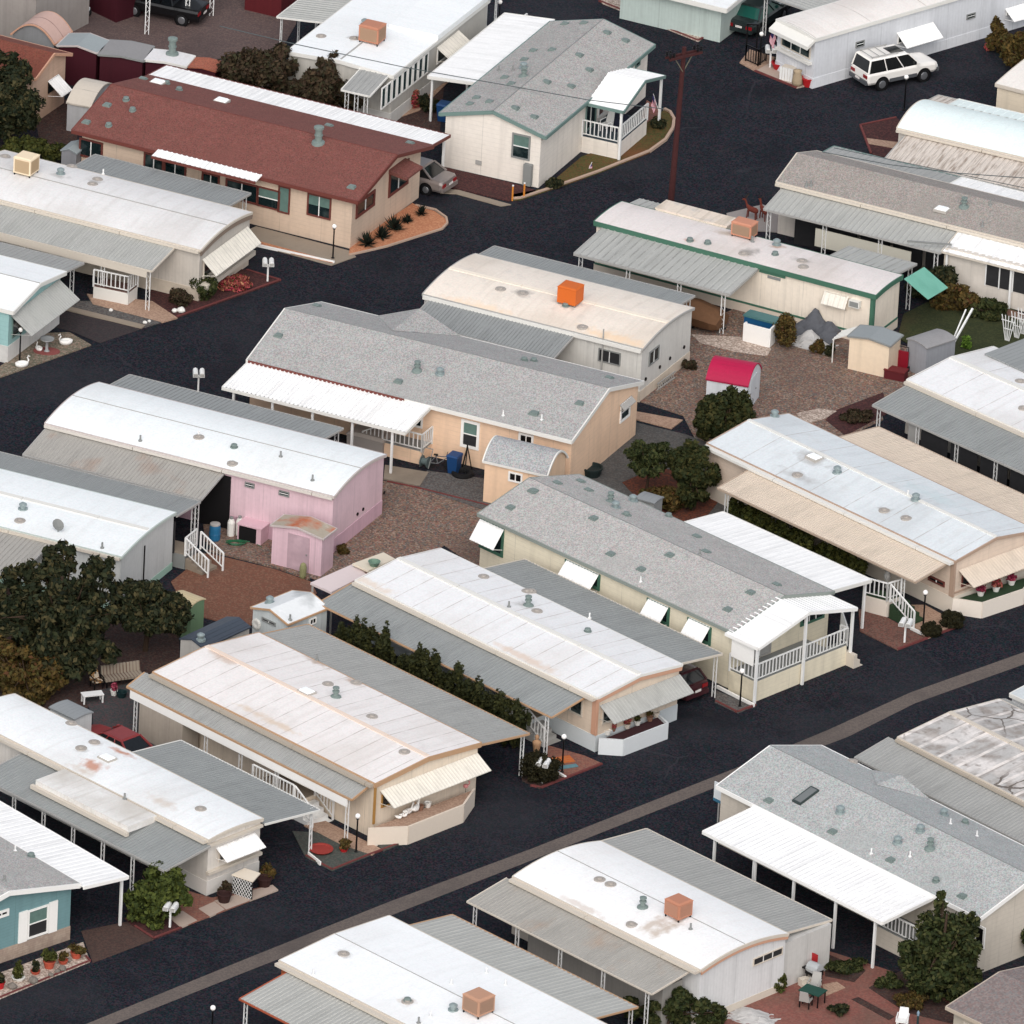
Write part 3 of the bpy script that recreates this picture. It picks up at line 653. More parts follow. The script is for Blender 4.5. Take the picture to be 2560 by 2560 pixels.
# blue house and its neighbour
yard('planting_bed', [P('m', -60, 1600), P('m', 575, 1365), P('m', 620, 1500), P('m', 300, 1630), P('m', -60, 1780)], mPale, .06)
kerb([P('m', -60, 1780), P('m', 300, 1632), P('m', 620, 1502), P('m', 590, 1470)], mKerbR)
yard('driveway', [P('m', 560, 1290), P('m', 900, 1220), P('m', 1060, 1350), P('m', 640, 1510)], mat('brown_paving', C(86, 66, 60), .9, speck=(13, [C(74, 56, 52), C(98, 74, 66), C(80, 68, 62)], .6), fine=(12, .15)), .02)
yard('planting_bed', [P('m', 860, 1200), P('m', 1180, 1140), P('m', 1260, 1270), P('m', 1060, 1345), P('m', 900, 1240)], mMulch, .05)
kerb([P('m', 930, 1260), P('m', 1060, 1345), P('m', 1250, 1272)], mKerbR, .1)
yard('patio', [P('m', 1180, 1100), P('m', 1290, 1010), P('m', 1460, 1060), P('m', 1880, 970), P('m', 1920, 1005), P('m', 1250, 1265)], mBrick, .055)
yard('patio', [P('m', 1370, 1135), P('m', 1480, 1085), P('m', 1550, 1140), P('m', 1450, 1190)], mat('pale_concrete', C(198, 178, 164)), .07)
yard('patio', [P('m', 1480, 1080), P('m', 1880, 970), P('m', 1920, 1005), P('m', 1560, 1140)], mat('pale_concrete', C(198, 178, 164)), .075)
yard('patio', [P('m', 1150, 1180), P('m', 1260, 1150), P('m', 1360, 1215), P('m', 1250, 1265)], mat('pale_concrete', C(198, 178, 164)), .08)
# bottom right garden
yard('patio', [P('o', 1290, 1930), P('o', 1930, 1620), P('p', 560, 1420), P('p', 1000, 1560), P('p', 1500, 1800), P('p', 1400, 2100), P('o', 1300, 2100)], mat('red_paving', C(146, 96, 86), .9, speck=(11, [C(160, 100, 88), C(128, 86, 76), C(148, 104, 94), C(140, 84, 76)], .6), fine=(9, .15), stain=[(C(112, 96, 84), .4, .52, .6)]), .035)
yard('planting_bed', [P('p', 560, 1440), P('p', 840, 1560), P('p', 760, 1640), P('p', 560, 1600)], mDarkDirt, .06)
yard('planting_bed', [P('p', 860, 1680), P('p', 1090, 1560), P('p', 1300, 1700), P('p', 1480, 1860), P('p', 1440, 1930), P('p', 1120, 1850)], mDarkDirt, .06)
yard('planting_bed', [P('p', 740, 1760), P('p', 790, 1745), P('p', 1040, 1880), P('p', 1000, 1905)], mDarkDirt, .05)
yard('patio', [P('p', 540, 1660), P('p', 640, 1640), P('p', 700, 1680), P('p', 560, 1740)], mTan, .06)
# ------------------------------------------------------------------ homes
AW = {}
def aw(key, ax='x', sp=.3, am=.5, rust=None):
    c = dict(grey=C(180, 180, 177), lgrey=C(192, 192, 187), dgrey=C(164, 167, 166), white=C(246, 245, 243), tan=C(220, 205, 188), brown=C(186, 182, 175), cream=C(226, 220, 208))[key]
    return m_awn(c, ax, sp, am, rust, key)
mFW = m_plain('fascia_white', C(222, 220, 214)); mFC = m_plain('fascia_cream', C(214, 204, 190)); mFG = m_plain('fascia_grey', C(186, 184, 180))
shGrey = m_shingle('grey', C(184, 183, 180)); shGrey2 = m_shingle('light_grey', C(192, 190, 186)); shBrown = m_shingle('red_brown', C(134, 84, 76), .26); shWarm = m_shingle('warm_grey', C(170, 163, 156))

# 1 brown shingle house
h = Home('ranch_house', 'long beige house with red-brown shingle roof on the upper street corner', 'house', (181, 324), (892, 504), (1069, 362), 3.0, 1.05, 'gable', ox=(.4, .5), oy=(.38, .4),
         roofm=shBrown, wallm=m_wall('beige', C(222, 198, 176), .22, 'z'), trim=mBrownTrim, trimh=.2, ridge=(.06, mBrownTrim, .012)); H1 = h
h.win('f', P('a', 550, 945), P('a', 708, 1112), mBrownTrim, .1)
h.win('f', P('a', 995, 1045), P('a', 1130, 1200), mBrownTrim, .1); h.win('f', P('a', 1135, 1085), P('a', 1285, 1230), mBrownTrim, .1)
h.win('f', P('a', 1395, 1180), P('a', 1515, 1300), mBrownTrim, .1)
h.win('f', P('a', 1560, 1225), P('a', 1780, 1415), mBrownTrim, .1); h.win('f', P('a', 1780, 1280), P('a', 1930, 1455), mBrownTrim, .08, 'h', split=mCurtain)
h.win('f', P('b', 158, 1275), P('b', 232, 1480), mBrownTrim, .08, '', mCurtain)
h.win('f', P('b', 358, 1325), P('b', 516, 1520), mBrownTrim, .09, 'v', split=mCurtain)
h.win('e', P('b', 690, 1400), P('b', 815, 1415), mBrownTrim, .16, 'v', span=None)
h.win('e', P('b', 918, 1190), P('b', 1046, 1265), mBrownTrim, .16, 'v')
q0, q1 = h.loc(P('a', 1058, 1065), 2.95), h.loc(P('a', 1785, 1238), 2.95); mb = MB(); mb.sheet((q0.x, .1, 3.06), (q1.x, .1, 3.06), (q1.x, -.62, 2.94), (q0.x, -.62, 2.94), .3, .03, .04); o = mb.build('window_awning', aw('white'), h.root); mb = MB(); mb.bar((q0.x, -.66, 2.88), (q1.x, -.66, 2.88), .05, .14); mb.build('fascia', mBrownTrim, o)
h.awn('b', (417, 163), (1124, 338), 2.95, 2.75, aw('white', sp=.35, am=.3), .35, 6, 'patio_roof', 'square', mBrownTrim, fh=.16, amp=.015)
mb = MB(); y0 = h.W * .52; mb.hexa([(h.L - .6, y0, 2.75), (h.L + .55, y0, 2.6), (h.L + .55, y0 + 1.9, 2.6), (h.L - .6, y0 + 1.9, 2.75), (h.L - .6, y0, 3.0), (h.L + .55, y0, 2.72), (h.L + .55, y0 + 1.9, 2.72), (h.L - .6, y0 + 1.9, 3.0)]); mb.build('window_hood', shBrown, h.root)
h.vents([('sq', 'a', 598, 842), ('sq', 'a', 742, 724), ('rnd', 'a', 750, 868), ('rnd', 'a', 870, 690), ('rnd', 'a', 915, 762), ('sq', 'a', 985, 545), ('sky', 'a', 1090, 572), ('rnd', 'a', 1150, 578), ('rnd', 'a', 1236, 622), ('sky', 'a', 1530, 700), ('tall', 'b', 430, 985), ('sq', 'b', 500, 868), ('sq', 'b', 662, 1290), ('sq', 'b', 1060, 988)])

# 2 white roofed home at the top
h = Home('mobile_home', 'white roofed mobile home with terracotta cooler, beside the grey shingled corner home at the top', 'mobile home', P('b', 215, 352), P('b', 930, 530), P('b', 1505, -15), 3.0, .18, 'gable', 'y',
         roofm=m_white('bright', C(240, 243, 243), 0, .1, ax='y'), wallm=m_wall('pale_grey', C(206, 202, 194), .2), skirtm=m_wall('skirt_white', C(220, 218, 214), .25), trim=mFW, trimh=.2); H2 = h
mb = MB(); a = h.roofpt(P('b', 930, 190)); b = h.roofpt(P('b', 1200, 262)); mb.box(h.L / 2 + .3, h.L + .08, a.y, h.W + .1, 3.02, 3.32); mb.build('raised_roof', m_white('bright', C(240, 243, 243), 0, .1), h.root)
mb = MB(); mb.box(h.L / 2 - .04, h.L / 2 + .04, .1, a.y, h.he + h.rise - .03, h.he + h.rise + .03); mb.build('ridge_cap', mFG, h.roof)
h.awn('f', P('b', 600, 612), P('b', 775, 668), 2.95, 2.6, aw('grey', sp=.3), .3, 3, 'porch_roof', 'lattice', mFW)
h.awn('l', P('b', 178, 122), P('b', 520, -200), 2.9, 2.6, aw('lgrey', 'y', .3), .3, 4, 'carport_roof', 'lattice', mFW)
c1 = h.wallpt('e', P('b', 860, 650)); c2 = h.wallpt('e', P('b', 1192, 330))
n = 9
for i in range(n):
    a0 = c1[0] + (c2[0] - c1[0]) * i / n; a1 = c1[0] + (c2[0] - c1[0]) * (i + 1) / n
    h.win('e', None, None, mWhiteTrim, .07, '', mat('teal_glass', C(40, 66, 68), .15, spec=.5), span=(a0 + .05, a1 - .05, 1.45, 2.7))
w0 = h.wallpt('e', P('b', 1252, 290))[0]; w1 = h.wallpt('e', P('b', 1310, 230))[0]
h.win('e', None, None, mWhiteTrim, .06, 'v', span=(w0, w0 + 2.6, 1.5, 2.5), flap=(1.0, .65, aw('cream', 'y')))
d_, pl_ = h.deck(None, .8, mFG, mFG, [(1, 2)], loc_poly=[(h.L + .03, h.wallpt('e', P('b', 1410, 200))[0]), (h.L + 1.4, h.wallpt('e', P('b', 1410, 200))[0]), (h.L + 1.4, h.W + 2), (h.L + .03, h.W + 2)])
h.awn('e', P('b', 1440, 135), P('b', 1640, -60), 2.9, 2.6, aw('lgrey', 'y', .3), .3, 4, 'porch_roof', 'lattice', mFW)
h.vents([('flat', 'b', 680, 265), ('flat', 'b', 450, 250), ('mush', 'b', 750, 170)])
h.cooler('b', 800, 285, 'terracotta evaporative cooler on the bright white roof at the top of the photo', m_plain('salmon', C(204, 140, 112)), m_plain('louvre_tan', C(176, 142, 116)), (1.15, 1.0, .85))

# 3 grey shingle corner home with teal trim
h = Home('manufactured_home', 'white walled home with grey shingle gable roof and teal trim on the rounded street corner', 'mobile home', (1100, 281), (1363, 341), (1630, 110), 3.1, .8, 'gable', 'y', ox=(.3, .3), oy=(.12, .12),
         roofm=m_shingle('grey_green', C(186, 184, 180)), wallm=m_wall('white_lap', C(232, 224, 214), .25, 'z'), trim=mTeal, trimh=.2, ridge=(.05, mGreyTrim, .012)); H3 = h
h.awn('l', (1071, 190), (1263, 33), 2.95, 2.7, aw('white', 'y', .4, .2), .4, 3, 'carport_roof', 'square', mFW, fh=.18, amp=.008)
h.win('f', P('c', 5, 912), P('c', 122, 1110), mGreyTrim, .09, 'h', split=mCurtain)
mb = MB(); q = h.wallpt('f', P('c', -250, 1115)); h.pbox(mb, 'f', q[0], q[0] + .35, q[1] - .12, q[1] + .12, .002, .05); mb.build('wall_vent', mFG, h.root)
mb = MB(); q = h.wallpt('f', P('c', 90, 1210)); h.pbox(mb, 'f', q[0], q[0] + .45, .1, 1.3, .02, .3); mb.build('meter_box', mGreyTrim, h.root)
# gabled porch on the street side
def gable_porch(h, pn, pf, ze, rise, m_, trim, d0=0.0, posts=True, sp=.4, name='porch_roof', tops=None, ground=0.0):
    n_, f_ = h.loc(pn, ze), h.loc(pf, ze); a0, a1 = n_.y, f_.y; d = (n_.x + f_.x) / 2; am = (a0 + a1) / 2
    mb = MB()
    mb.sheet((h.L + d0, a0, ze), (h.L + d0, am, ze + rise), (d, am, ze + rise), (d, a0, ze), sp, .025, .06)
    mb.sheet((h.L + d0, am, ze + rise), (h.L + d0, a1, ze), (d, a1, ze), (d, am, ze + rise), sp, .025, .06)
    r = mb.build(name, m_, h.root)
    mb = MB()
    for p, q in (((d + .035, a0, ze - .06), (d + .035, am, ze + rise - .06)), ((d + .035, am, ze + rise - .06), (d + .035, a1, ze - .06)), ((h.L + d0, a0 - .035, ze - .06), (d, a0 - .035, ze - .06)), ((h.L + d0, a1 + .035, ze - .06), (d, a1 + .035, ze - .06))): mb.bar(p, q, .06, .16)
    mb.build('fascia', trim, r)
    for a, z in ((a0 + .12, ze - .1), (am, ze + rise - .12), (a1 - .12, ze - .1)):
        if a == am and not posts: continue
        mb = MB(); mb.box(d - .2, d - .08, a - .06, a + .06, ground, z); mb.build('post', mWhite, r)
    return r, a0, a1, d
r, a0, a1, d = gable_porch(h, P('c', 772, 768), P('c', 1052, 522), 2.95, .75, aw('white', 'y', .4, .15), mTeal, -.05, False)
H3p = (a0, a1, d)
h.deck(None, .95, m_wall('white_lap', C(232, 224, 214), .25, 'z'), mat('blue_grey_floor', C(70, 84, 92), .8), [(0, 1, 2)], loc_poly=[(h.L + .02 - .3, a0 + .15), (d - .25, a0 + .15), (d - .25, a0 + (a1 - a0) * .72), (h.L - .28, a0 + (a1 - a0) * .72)])
h.win('e', None, None, mTeal, .1, 'v', span=(a0 + .5, a0 + 1.9, 1.0, 2.7)); h.win('e', None, None, mWhiteTrim, .1, '', m_plain('curtain_brown', C(120, 92, 88)), span=(a0 + 2.2, a0 + 3.0, 1.2, 2.7))
h.win('e', P('c', 850, 430), P('c', 880, 445), mTeal, .08, '')
h.vents([('sq', 'c', *q) for q in [(368, 165), (500, 160), (652, 225), (780, 280), (150, 350), (280, 345), (88, 412), (460, 380), (530, 482), (238, 565), (404, 595), (20, 745), (150, 806)]] +
        [('sq', 'b', *q) for q in [(1720, 535), (1765, 578), (1525, 675), (1615, 702), (1480, 718), (1785, 745)]] + [('dark', 'b', 1675, 488), ('dark', 'b', 1773, 486), ('mush', 'c', 80, 470), ('flue', 'c', 82, 525)])

# 4 left home with cream cooler
h = Home('mobile_home', 'long white roofed mobile home at the left edge with cream cooler and railed porch', 'mobile home', (-120, 467.5), (500, 625), (623, 530), 3.0, .32, 'bow',
         roofm=m_white('plain', C(226, 224, 222), 0, .25), wallm=m_wall('white_rib', C(208, 200, 190), .2), skirtm=m_wall('skirt_cream', C(222, 208, 190), 0), trim=mFC, trimh=.12, ridge=(.06, mFG, .03), gutter=(.18, mFC), endtrim=(m_plain('taupe', C(150, 132, 118)), .3)); H4 = h
h.awn('f', (-130, 548), (379, 677), 2.8, 2.4, aw('lgrey', sp=.2), .2, [(-20, 760), P('e', 670, 325), P('e', 990, 400)], 'patio_roof', 'lattice', mFC, drop=.35, dropm=mFC)
h.awn('b', (239, 386), (625, 484), 2.75, 2.5, aw('dgrey', sp=.25), .25, 3, 'carport_roof', 'lattice', mFG)
d_, pl_ = h.deck([P('e', 645, 205), P('e', 885, 255), P('e', 950, 205), P('e', 710, 150)], .75, mFW, m_plain('porch_floor_brown', C(120, 92, 84)), [(0, 1, 2)])
h.win('e', None, None, mFC, .08, 3, span=(.5, h.W - .5, 1.15, 2.15)); h.flap('e', .35, h.W - .3, 2.3, .85, .75, aw('cream', 'y')); 
mb = MB(); h.pbox(mb, 'e', .1, h.W - .2, .75, 1.0, .03, .5); mb.build('window_sill_box', mFC, h.root)
for (p, q, z) in (((P('e', 1470, 190)), P('e', 1525, 300), .6), (P('e', 1480, 190), P('e', 1690, 160), .8)):
    pass
h.vents([('flat', 'a', 35, 1080), ('mush', 'a', 418, 1200), ('flat', 'a', 495, 1150), ('flat', 'a', 672, 1238), ('flat', 'a', 638, 1270), ('pipe', 'a', 712, 1200)])
h.cooler('a', 180, 1195, 'cream box evaporative cooler on the white roof at the left edge', m_plain('cooler_cream', C(234, 214, 184)), m_plain('cooler_cream_louvre', C(196, 170, 136)), (1.0, 1.0, .85), grp='evaporative coolers on the roofs')

# 5 teal home at the left edge
h = Home('mobile_home', 'pale teal mobile home with big ribbed window awning cut by the left edge', 'mobile home', (-250, 708), (31, 779), (156, 678), 3.0, .45, 'gable', oy=(.05, .1), ox=(.05, .25),
         roofm=m_white('bright', C(240, 243, 243), 0, .1), wallm=m_wall('teal', C(166, 206, 204), .25, 'z'), skirt=.95, skirtm=m_wall('skirt_white', C(220, 218, 214), .25), trim=mFW, trimh=.2, ridge=(.06, mFG, .02))
h.win('e', None, None, mTeal, .07, 3, span=(.4, h.W - .5, 1.25, 2.4)); h.flap('e', .25, h.W - .25, 2.6, 1.25, .85, aw('lgrey', 'y', .2))
h.awn('b', (-250, 545), (208, 658), 2.85, 2.5, aw('grey', sp=.25), .25, [(-100, 800), P('e', 495, 340)], 'carport_roof', 'lattice', mFG)

# 6 cream roof with orange cooler
h = Home('mobile_home', 'white mobile home with stained cream roof and bright orange cooler', 'mobile home', (1058, 734), (1606, 872), (1729, 769), 3.05, .32, 'bow',
         roofm=m_white('cream', C(232, 221, 208), 0, .4, C(212, 196, 178)), wallm=m_wall('white_rib2', C(214, 212, 206), .2), skirt=.6, skirtm=m_wall('skirt_cream', C(222, 208, 190), 0), trim=mFG, trimh=.12, ridge=(.3, m_plain('cream_seam', C(236, 224, 208)), .03)); H6 = h
h.awn('b', (1232, 619), (1740, 736), 2.85, 2.6, aw('dgrey', sp=.2), .2, 4, 'carport_roof', 'lattice', mFG)
h.awn('f', (1022, 806), (1385, 894), 2.85, 2.45, aw('dgrey', sp=.2), .2, 3, 'patio_roof', 'lattice', mFG)
mb = MB(); mb.box(.05, h.L - .05, -.16, -.03, 2.8, 3.0); mb.build('gutter', mFW, h.root)
h.win('f', P('g', 600, 632), P('g', 748, 760), mGreyTrim, .06, 'v', split=None, pane=mScreenShade)
h.win('e', P('g', 945, 665), P('g', 1008, 708), mGreyTrim, .07, 'v')
for q in ((920, 848), (1018, 765), (1088, 705), (1185, 628)):
    a, z = h.wallpt('e', P('g', *q)); mb = MB(); mb.lathe([(.1, .002), (.1, .05), (.01, .06)], h.on('e', a, z, 0), 8, 'x'); mb.build('wall_vent', mBlack, h.root)
mb = MB(); a, z = h.wallpt('f', P('g', 633, 600)); mb.bar(h.on('f', a, .2, .1), h.on('f', a, 3.6, .1), .06); mb.build('vent_pipe', mFG, h.root)
h.vents([('flat', 'f', 1688, 228), ('flat', 'f', 1842, 258), ('flat', 'g', 75, 255), ('flat', 'g', 488, 490), ('rnd', 'g', 372, 345)])
w = h.lw(h.roofpt(P('g', 400, 322)))
r = cooler(w, h.ang, 'rounded bright orange evaporative cooler on the cream roof', m_plain('orange_cover', C(226, 112, 40), .6), None, (1.05, .95, .85), .1, grp='evaporative coolers on the roofs')

# 7 peach home
mPeachW = m_wall('peach', C(240, 206, 176), .24, 'z')
h = Home('manufactured_home', 'peach walled home with grey shingle roof and white ribbed patio cover mid-photo', 'mobile home', (618, 899), (1427, 1102), (1597, 952), 2.95, 1.25, 'gable', ox=(.1, .12), oy=(.3, .3),
         roofm=shGrey, wallm=mPeachW, trim=mFW, trimh=.2, ridge=(.05, mGreyTrim, .012)); H7 = h
def dormer(h, pl, pr, pin, m_, wm):
    l, r_ = h.loc(pl, h.he).x, h.loc(pr, h.he).x; xm = (l + r_) / 2; q = h.roofpt(pin); z = q.z + .02
    mb = MB(); y = h.W + .02
    mb.add([(l, y, h.he), (r_, y, h.he), (xm, y, z), (xm, q.y, z)], [(0, 3, 2), (2, 3, 1), (0, 2, 1), (0, 1, 3)]); mb.build('cross_gable', m_, h.roof)
dormer(h, (946, 788), (1151, 840), (984, 828), shGrey, mPeachW)
h.awn('f', (554, 970), (1015, 1079), 2.85, 2.55, aw('white', sp=.24, am=.3), .24, [('t', P('e', 1605, 935)), ('t', P('f', 122, 990)), ('t', P('f', 395, 1062)), ('t', P('f', 670, 1130)), ('t', P('f', 945, 1200))], 'patio_roof', 'square', mFW, amp=.06, fh=.16)
mb = MB(); mb.box(.1, h.loc(P('f', 1035, 985), 2.9).x, -.12, -.075, 2.78, 2.98); mb.build('eave_board', mBrownTrim, h.root)
h.win('f', P('f', 1420, 1120), P('f', 1538, 1342), mWhiteTrim, .15, 'h', mScreenShade, split=mCurtain)
h.win('f', P('f', 1815, 1212), P('f', 1915, 1312), mWhiteTrim, .12, 'v', mBlack)
h.win('f', P('f', 1080, 1100), P('f', 1150, 1190), mWhiteTrim, .1, '')
h.win('e', P('g', 748, 1025), P('g', 808, 1100), mWhiteTrim, .12, 'h', flap=(.3, .25, mFG))
x1 = h.loc(P('f', 1155, 1440), 0).x
H7deck = h.deck(None, .75, mPeachW, mGreyTrim, [(0, 1, 2)], loc_poly=[(x1 - 2.3, -.9), (x1 - .1, -.9), (x1 - .1, .28), (x1 - 2.3, .28)])
h.steps((x1 - 2.35, .2), (-1, 0), 1.0, 4, .75, mGreyTrim, 2)
h.vents([('sq', 'f', 415, 345), ('sq', 'f', 158, 548), ('flue', 'f', 1112, 790), ('mush', 'f', 1270, 812), ('sq', 'f', 985, 865), ('pipe', 'f', 1705, 1100), ('sq', 'f', 1915, 1085), ('rnd', 'g', 85, 722), ('rnd', 'g', 150, 726), ('sq', 'g', 668, 842), ('sq', 'g', 470, 1015), ('sq', 'g', 160, 1085), ('pipe', 'g', 205, 1128)])

# 8 pink home
mPink = m_wall('pink', C(226, 196, 204), .2)
h = Home('mobile_home', 'pink mobile home with arched white roof', 'mobile home', (114, 1057), (837, 1238), (973, 1136), 3.3, .38, 'bow',
         roofm=m_white('bright2', C(236, 240, 240), 0, .12), wallm=mPink, skirt=.8, skirtm=m_wall('skirt_pink', C(222, 184, 198), .3), trim=m_plain('pinkish_trim', C(206, 194, 190)), trimh=.14, ridge=(.05, mFG, .02), gutter=(.16, m_plain('gutter_pale', C(214, 208, 200)))); H8 = h
h.awn('f', (62, 1134), (498, 1252), 3.05, 2.55, aw('brown', sp=.2, rust=C(176, 128, 96)), .2, 4, 'carport_roof', 'lattice', mFG)
h.awn('b', (322, 939), (859, 1069), 3.0, 2.65, aw('dgrey', sp=.25), .25, 5, 'carport_roof', 'lattice', mFG)
x1 = h.last and h.loc((498, 1252), 2.55).x
mb = MB(); h.pbox(mb, 'f', x1 - 1.6, x1 + .4, .0, 2.9, .02, .06); mb.build('doorway_shade', m_plain('opening_shade', C(18, 16, 18), .9), h.root)  # dark sheet paints the unlit opening at the end of the carport
h.win('f', P('e', 1693, 1555), P('e', 1757, 1605), mGreyTrim, .05, 'h'); h.win('f', P('f', 160, 1612), P('f', 230, 1665), mGreyTrim, .05, 'h')
for t, u, v in (('f', 882, 1632), ('f', 737, 1746), ('f', 698, 1780)):
    a, z = h.wallpt('e', P(t, u, v)); mb = MB(); mb.lathe([(.09, .002), (.09, .05), (.01, .06)], h.on('e', a, z, 0), 8, 'x'); mb.build('wall_vent', mBlack, h.root)
h.vents([('dark', 'e', 968, 1275), ('flat', 'e', 1372, 1250), ('rnd', 'e', 1615, 1320), ('flat', 'e', 1605, 1430), ('pipe', 'e', 1370, 1240), ('dark', 'f', 170, 1385), ('dark', 'f', 390, 1548)])

# 9 mint home at the left
h = Home('mobile_home', 'weathered white mobile home with mint green trim behind the large dark tree', 'mobile home', (-200, 1265), (306, 1389), (449, 1281), 3.1, .22, 'bow',
         roofm=m_white('bright2', C(236, 240, 240), 0, .12), wallm=m_wall('weathered', C(204, 206, 204), .22), skirt=.38, skirtm=m_plain('mint', C(172, 204, 188)), trim=m_plain('mint_pale', C(196, 206, 200)), trimh=.14, ridge=(.3, mFW, .05), gutter=(.18, mFC)); H9 = h
h.awn('b', (-150, 1096), (502, 1252), 2.9, 2.6, aw('dgrey', sp=.2), .2, 4, 'carport_roof', 'lattice', mFG)
h.awn('f', (-250, 1370), (45, 1440), 2.9, 2.5, aw('brown', sp=.25), .25, 3, 'patio_roof', 'lattice', mFG)
y0 = h.W + .25
d_, pl_ = h.deck(None, .8, mGreyTrim, mConc, [(1, 2)], loc_poly=[(h.L - 1.2, y0), (h.L + .5, y0), (h.L + .5, y0 + 1.25), (h.L - 1.2, y0 + 1.25)])
h.steps((h.L + .2, y0 + .03), (.0, -1), -1.0, 1, .5, mConc) if False else None
h.steps((h.L + .52, y0 + .02), (1, -.25), 1.1, 4, .78, mConc, 2, .36)
mb = MB(); h.pbox(mb, 'e', h.W + .1, h.W + .2, .8, 2.5, -.9, .0); mb.build('screen_door', mScreenShade, h.root)
mb = MB(); h.pbox(mb, 'e', 2.6, 2.66, .6, 2.6, .01, .06); mb.build('drain_pipe', mBlack, h.root)
h.vents([('mush', 'e', 158, 1745), ('flat', 'e', 138, 1826), ('dish', 'e', 400, 1905), ('dark', 'i', 705, 248)])

# 10 grey gable home with green trim and white porch
mCreamW = m_wall('cream_lap', C(230, 220, 196), .22, 'z')
h = Home('manufactured_home', 'cream home with green window trim and big white gabled porch on the lower street', 'mobile home', (1196, 1283), (1827, 1581), (2068, 1475), 3.2, .88, 'gable', ox=(.1, .1), oy=(.16, .16),
         roofm=shGrey2, wallm=mCreamW, trim=m_plain('sage_trim', C(152, 160, 153)), trimh=.16, ridge=(.05, mGreyTrim, .012)); H10 = h
fl = aw('white', 'x', .2, .1)
h.win('f', P('j', 1552, 40), P('j', 1705, 315), mGreen, .15, '', flap=(.75, .95, fl, 0))
h.win('f', P('k', 370, 322), P('k', 606, 545), mGreen, .16, 'v', flap=(.7, .75, fl, -.1))
h.win('f', P('k', 935, 588), P('k', 1085, 790), mGreen, .16, 'v', flap=(.7, .8, fl, -.1))
h.win('f', P('k', 1215, 722), P('k', 1372, 925), mGreen, .16, 'v', flap=(.7, .8, fl, -.1))
h.awn('b', (1810, 1279), (2175, 1450), 3.05, 2.75, aw('white', sp=.4, am=.15), .4, 4, 'carport_roof', 'square', mFW, fh=.18, amp=.008)
r, a0, a1, d = gable_porch(h, (1894, 1619), (2144, 1521), 3.12, .86, aw('white', 'y', .3, .3), mWhiteTrim, -.25, True, .3)
d_, pl_ = h.deck(None, 1.1, mCreamW, mGreyTrim, [(0, 1, 2, 3)], loc_poly=[(h.L - .07, a0 + .25), (d - .28, a0 + .25), (d - .28, a1 - .25), (h.L + 1.2, a1 - .25), (h.L + 1.2, a1 - 1.3), (h.L - .07, a1 - 1.3)])
rail_(d_, (h.L + .2, a1 + .9, 1.1), (d - .28, a1 - .25, 1.1), .9, mWhite)
h.steps((h.L + 1.2, a1 - .25), (0, 1), -1.0, 3, 1.08, mFC, 0, .22)
h.win('e', None, None, mGreen, .13, 3, span=(h.W - 2.2, h.W - .5, 1.9, 2.9)); h.win('e', None, None, mFG, .08, 2, mFG, span=(1.3, 2.9, 1.15, 2.85), name='door')
mb = MB(); x0 = h.L + .1; mb.box(x0, d - .35, a0 + .1, a0 + .13, 1.95, 3.05); mb.build('roll_shade', mWhiteTrim, h.root)
h.vents([('sq', 'f', 1760, 1735), ('sq', 'f', 1910, 1622), ('sq', 'g', 155, 1622), ('sq', 'g', 310, 1568), ('sq', 'g', 470, 1556), ('sq', 'g', 525, 1617), ('flue', 'g', 680, 1695), ('mush', 'g', 715, 1735), ('mush', 'g', 835, 1690), ('sq', 'g', 785, 1788), ('rnd', 'g', 1080, 1797), ('sq', 'g', 567, 1810),
         ('sq', 'k', 685, 290), ('sq', 'k', 1092, 297), ('sq', 'k', 895, 395), ('pipe', 'k', 888, 480), ('sq', 'k', 1270, 170), ('sq', 'k', 1335, 275), ('dark', 'k', 1295, 295), ('sq', 'k', 1650, 555), ('sq', 'k', 1492, 672), ('sq', 'k', 1822, 502), ('rnd', 'k', 790, 22)])

# 11 big pale blue-white roof with tan awnings
mTanW = m_wall('tan_lap', C(226, 206, 188), .24, 'z')
h = Home('mobile_home', 'wide mobile home with pale blue-white roof between tan awnings at the right edge', 'mobile home', (1769, 1107), (2391, 1400), (2598, 1326), 3.0, .45, 'gable',
         roofm=m_white('blueish', C(216, 221, 223), 2.4, .3, C(190, 194, 196)), wallm=mTanW, skirt=.95, skirtm=m_plain('skirt_bone', C(222, 212, 198)), trim=m_plain('tan_trim', C(196, 168, 148)), trimh=.14, ridge=(.2, mFW, .04), gutter=(.34, mFW)); H11 = h
h.awn('f', (1794, 1220), (2289, 1454), 2.8, 2.4, aw('tan', sp=.16, am=.35), .16, [('t', P('g', 1480, 1632)), ('t', P('l', 1085, 452))], 'patio_roof', 'lattice', m_plain('tan_trim2', C(200, 178, 158)))
h.awn('b', (2197, 1067), (2897, 1397), 2.85, 2.6, aw('tan', sp=.16, am=.25), .16, 5, 'carport_roof', 'lattice', m_plain('tan_trim2', C(200, 178, 158)))
h.win('e', None, None, mBrownTrim, .07, 4, span=(.6, h.W - .6, 1.35, 2.2)); h.flap('e', .35, h.W, 2.35, 1.1, .55, aw('tan', 'y', .16, .3))
h.win('f', P('l', 1275, 430), P('l', 1385, 520), mBrownTrim, .08, 'v', split=None)
mb = MB(); h.pbox(mb, 'e', .0, .12, .95, 2.9, .005, .05); h.pbox(mb, 'f', h.L - .3, h.L - .07, .95, 2.9, .005, .05); mb.build('corner_board', m_plain('tan_trim', C(196, 168, 148)), h.root)
mb = MB(); h.pbox(mb, 'e', .12, h.W, 1.12, 1.2, .005, .06); mb.build('trim_band', m_plain('tan_trim', C(196, 168, 148)), h.root)
mBone = m_plain('planter_bone', C(226, 216, 204))
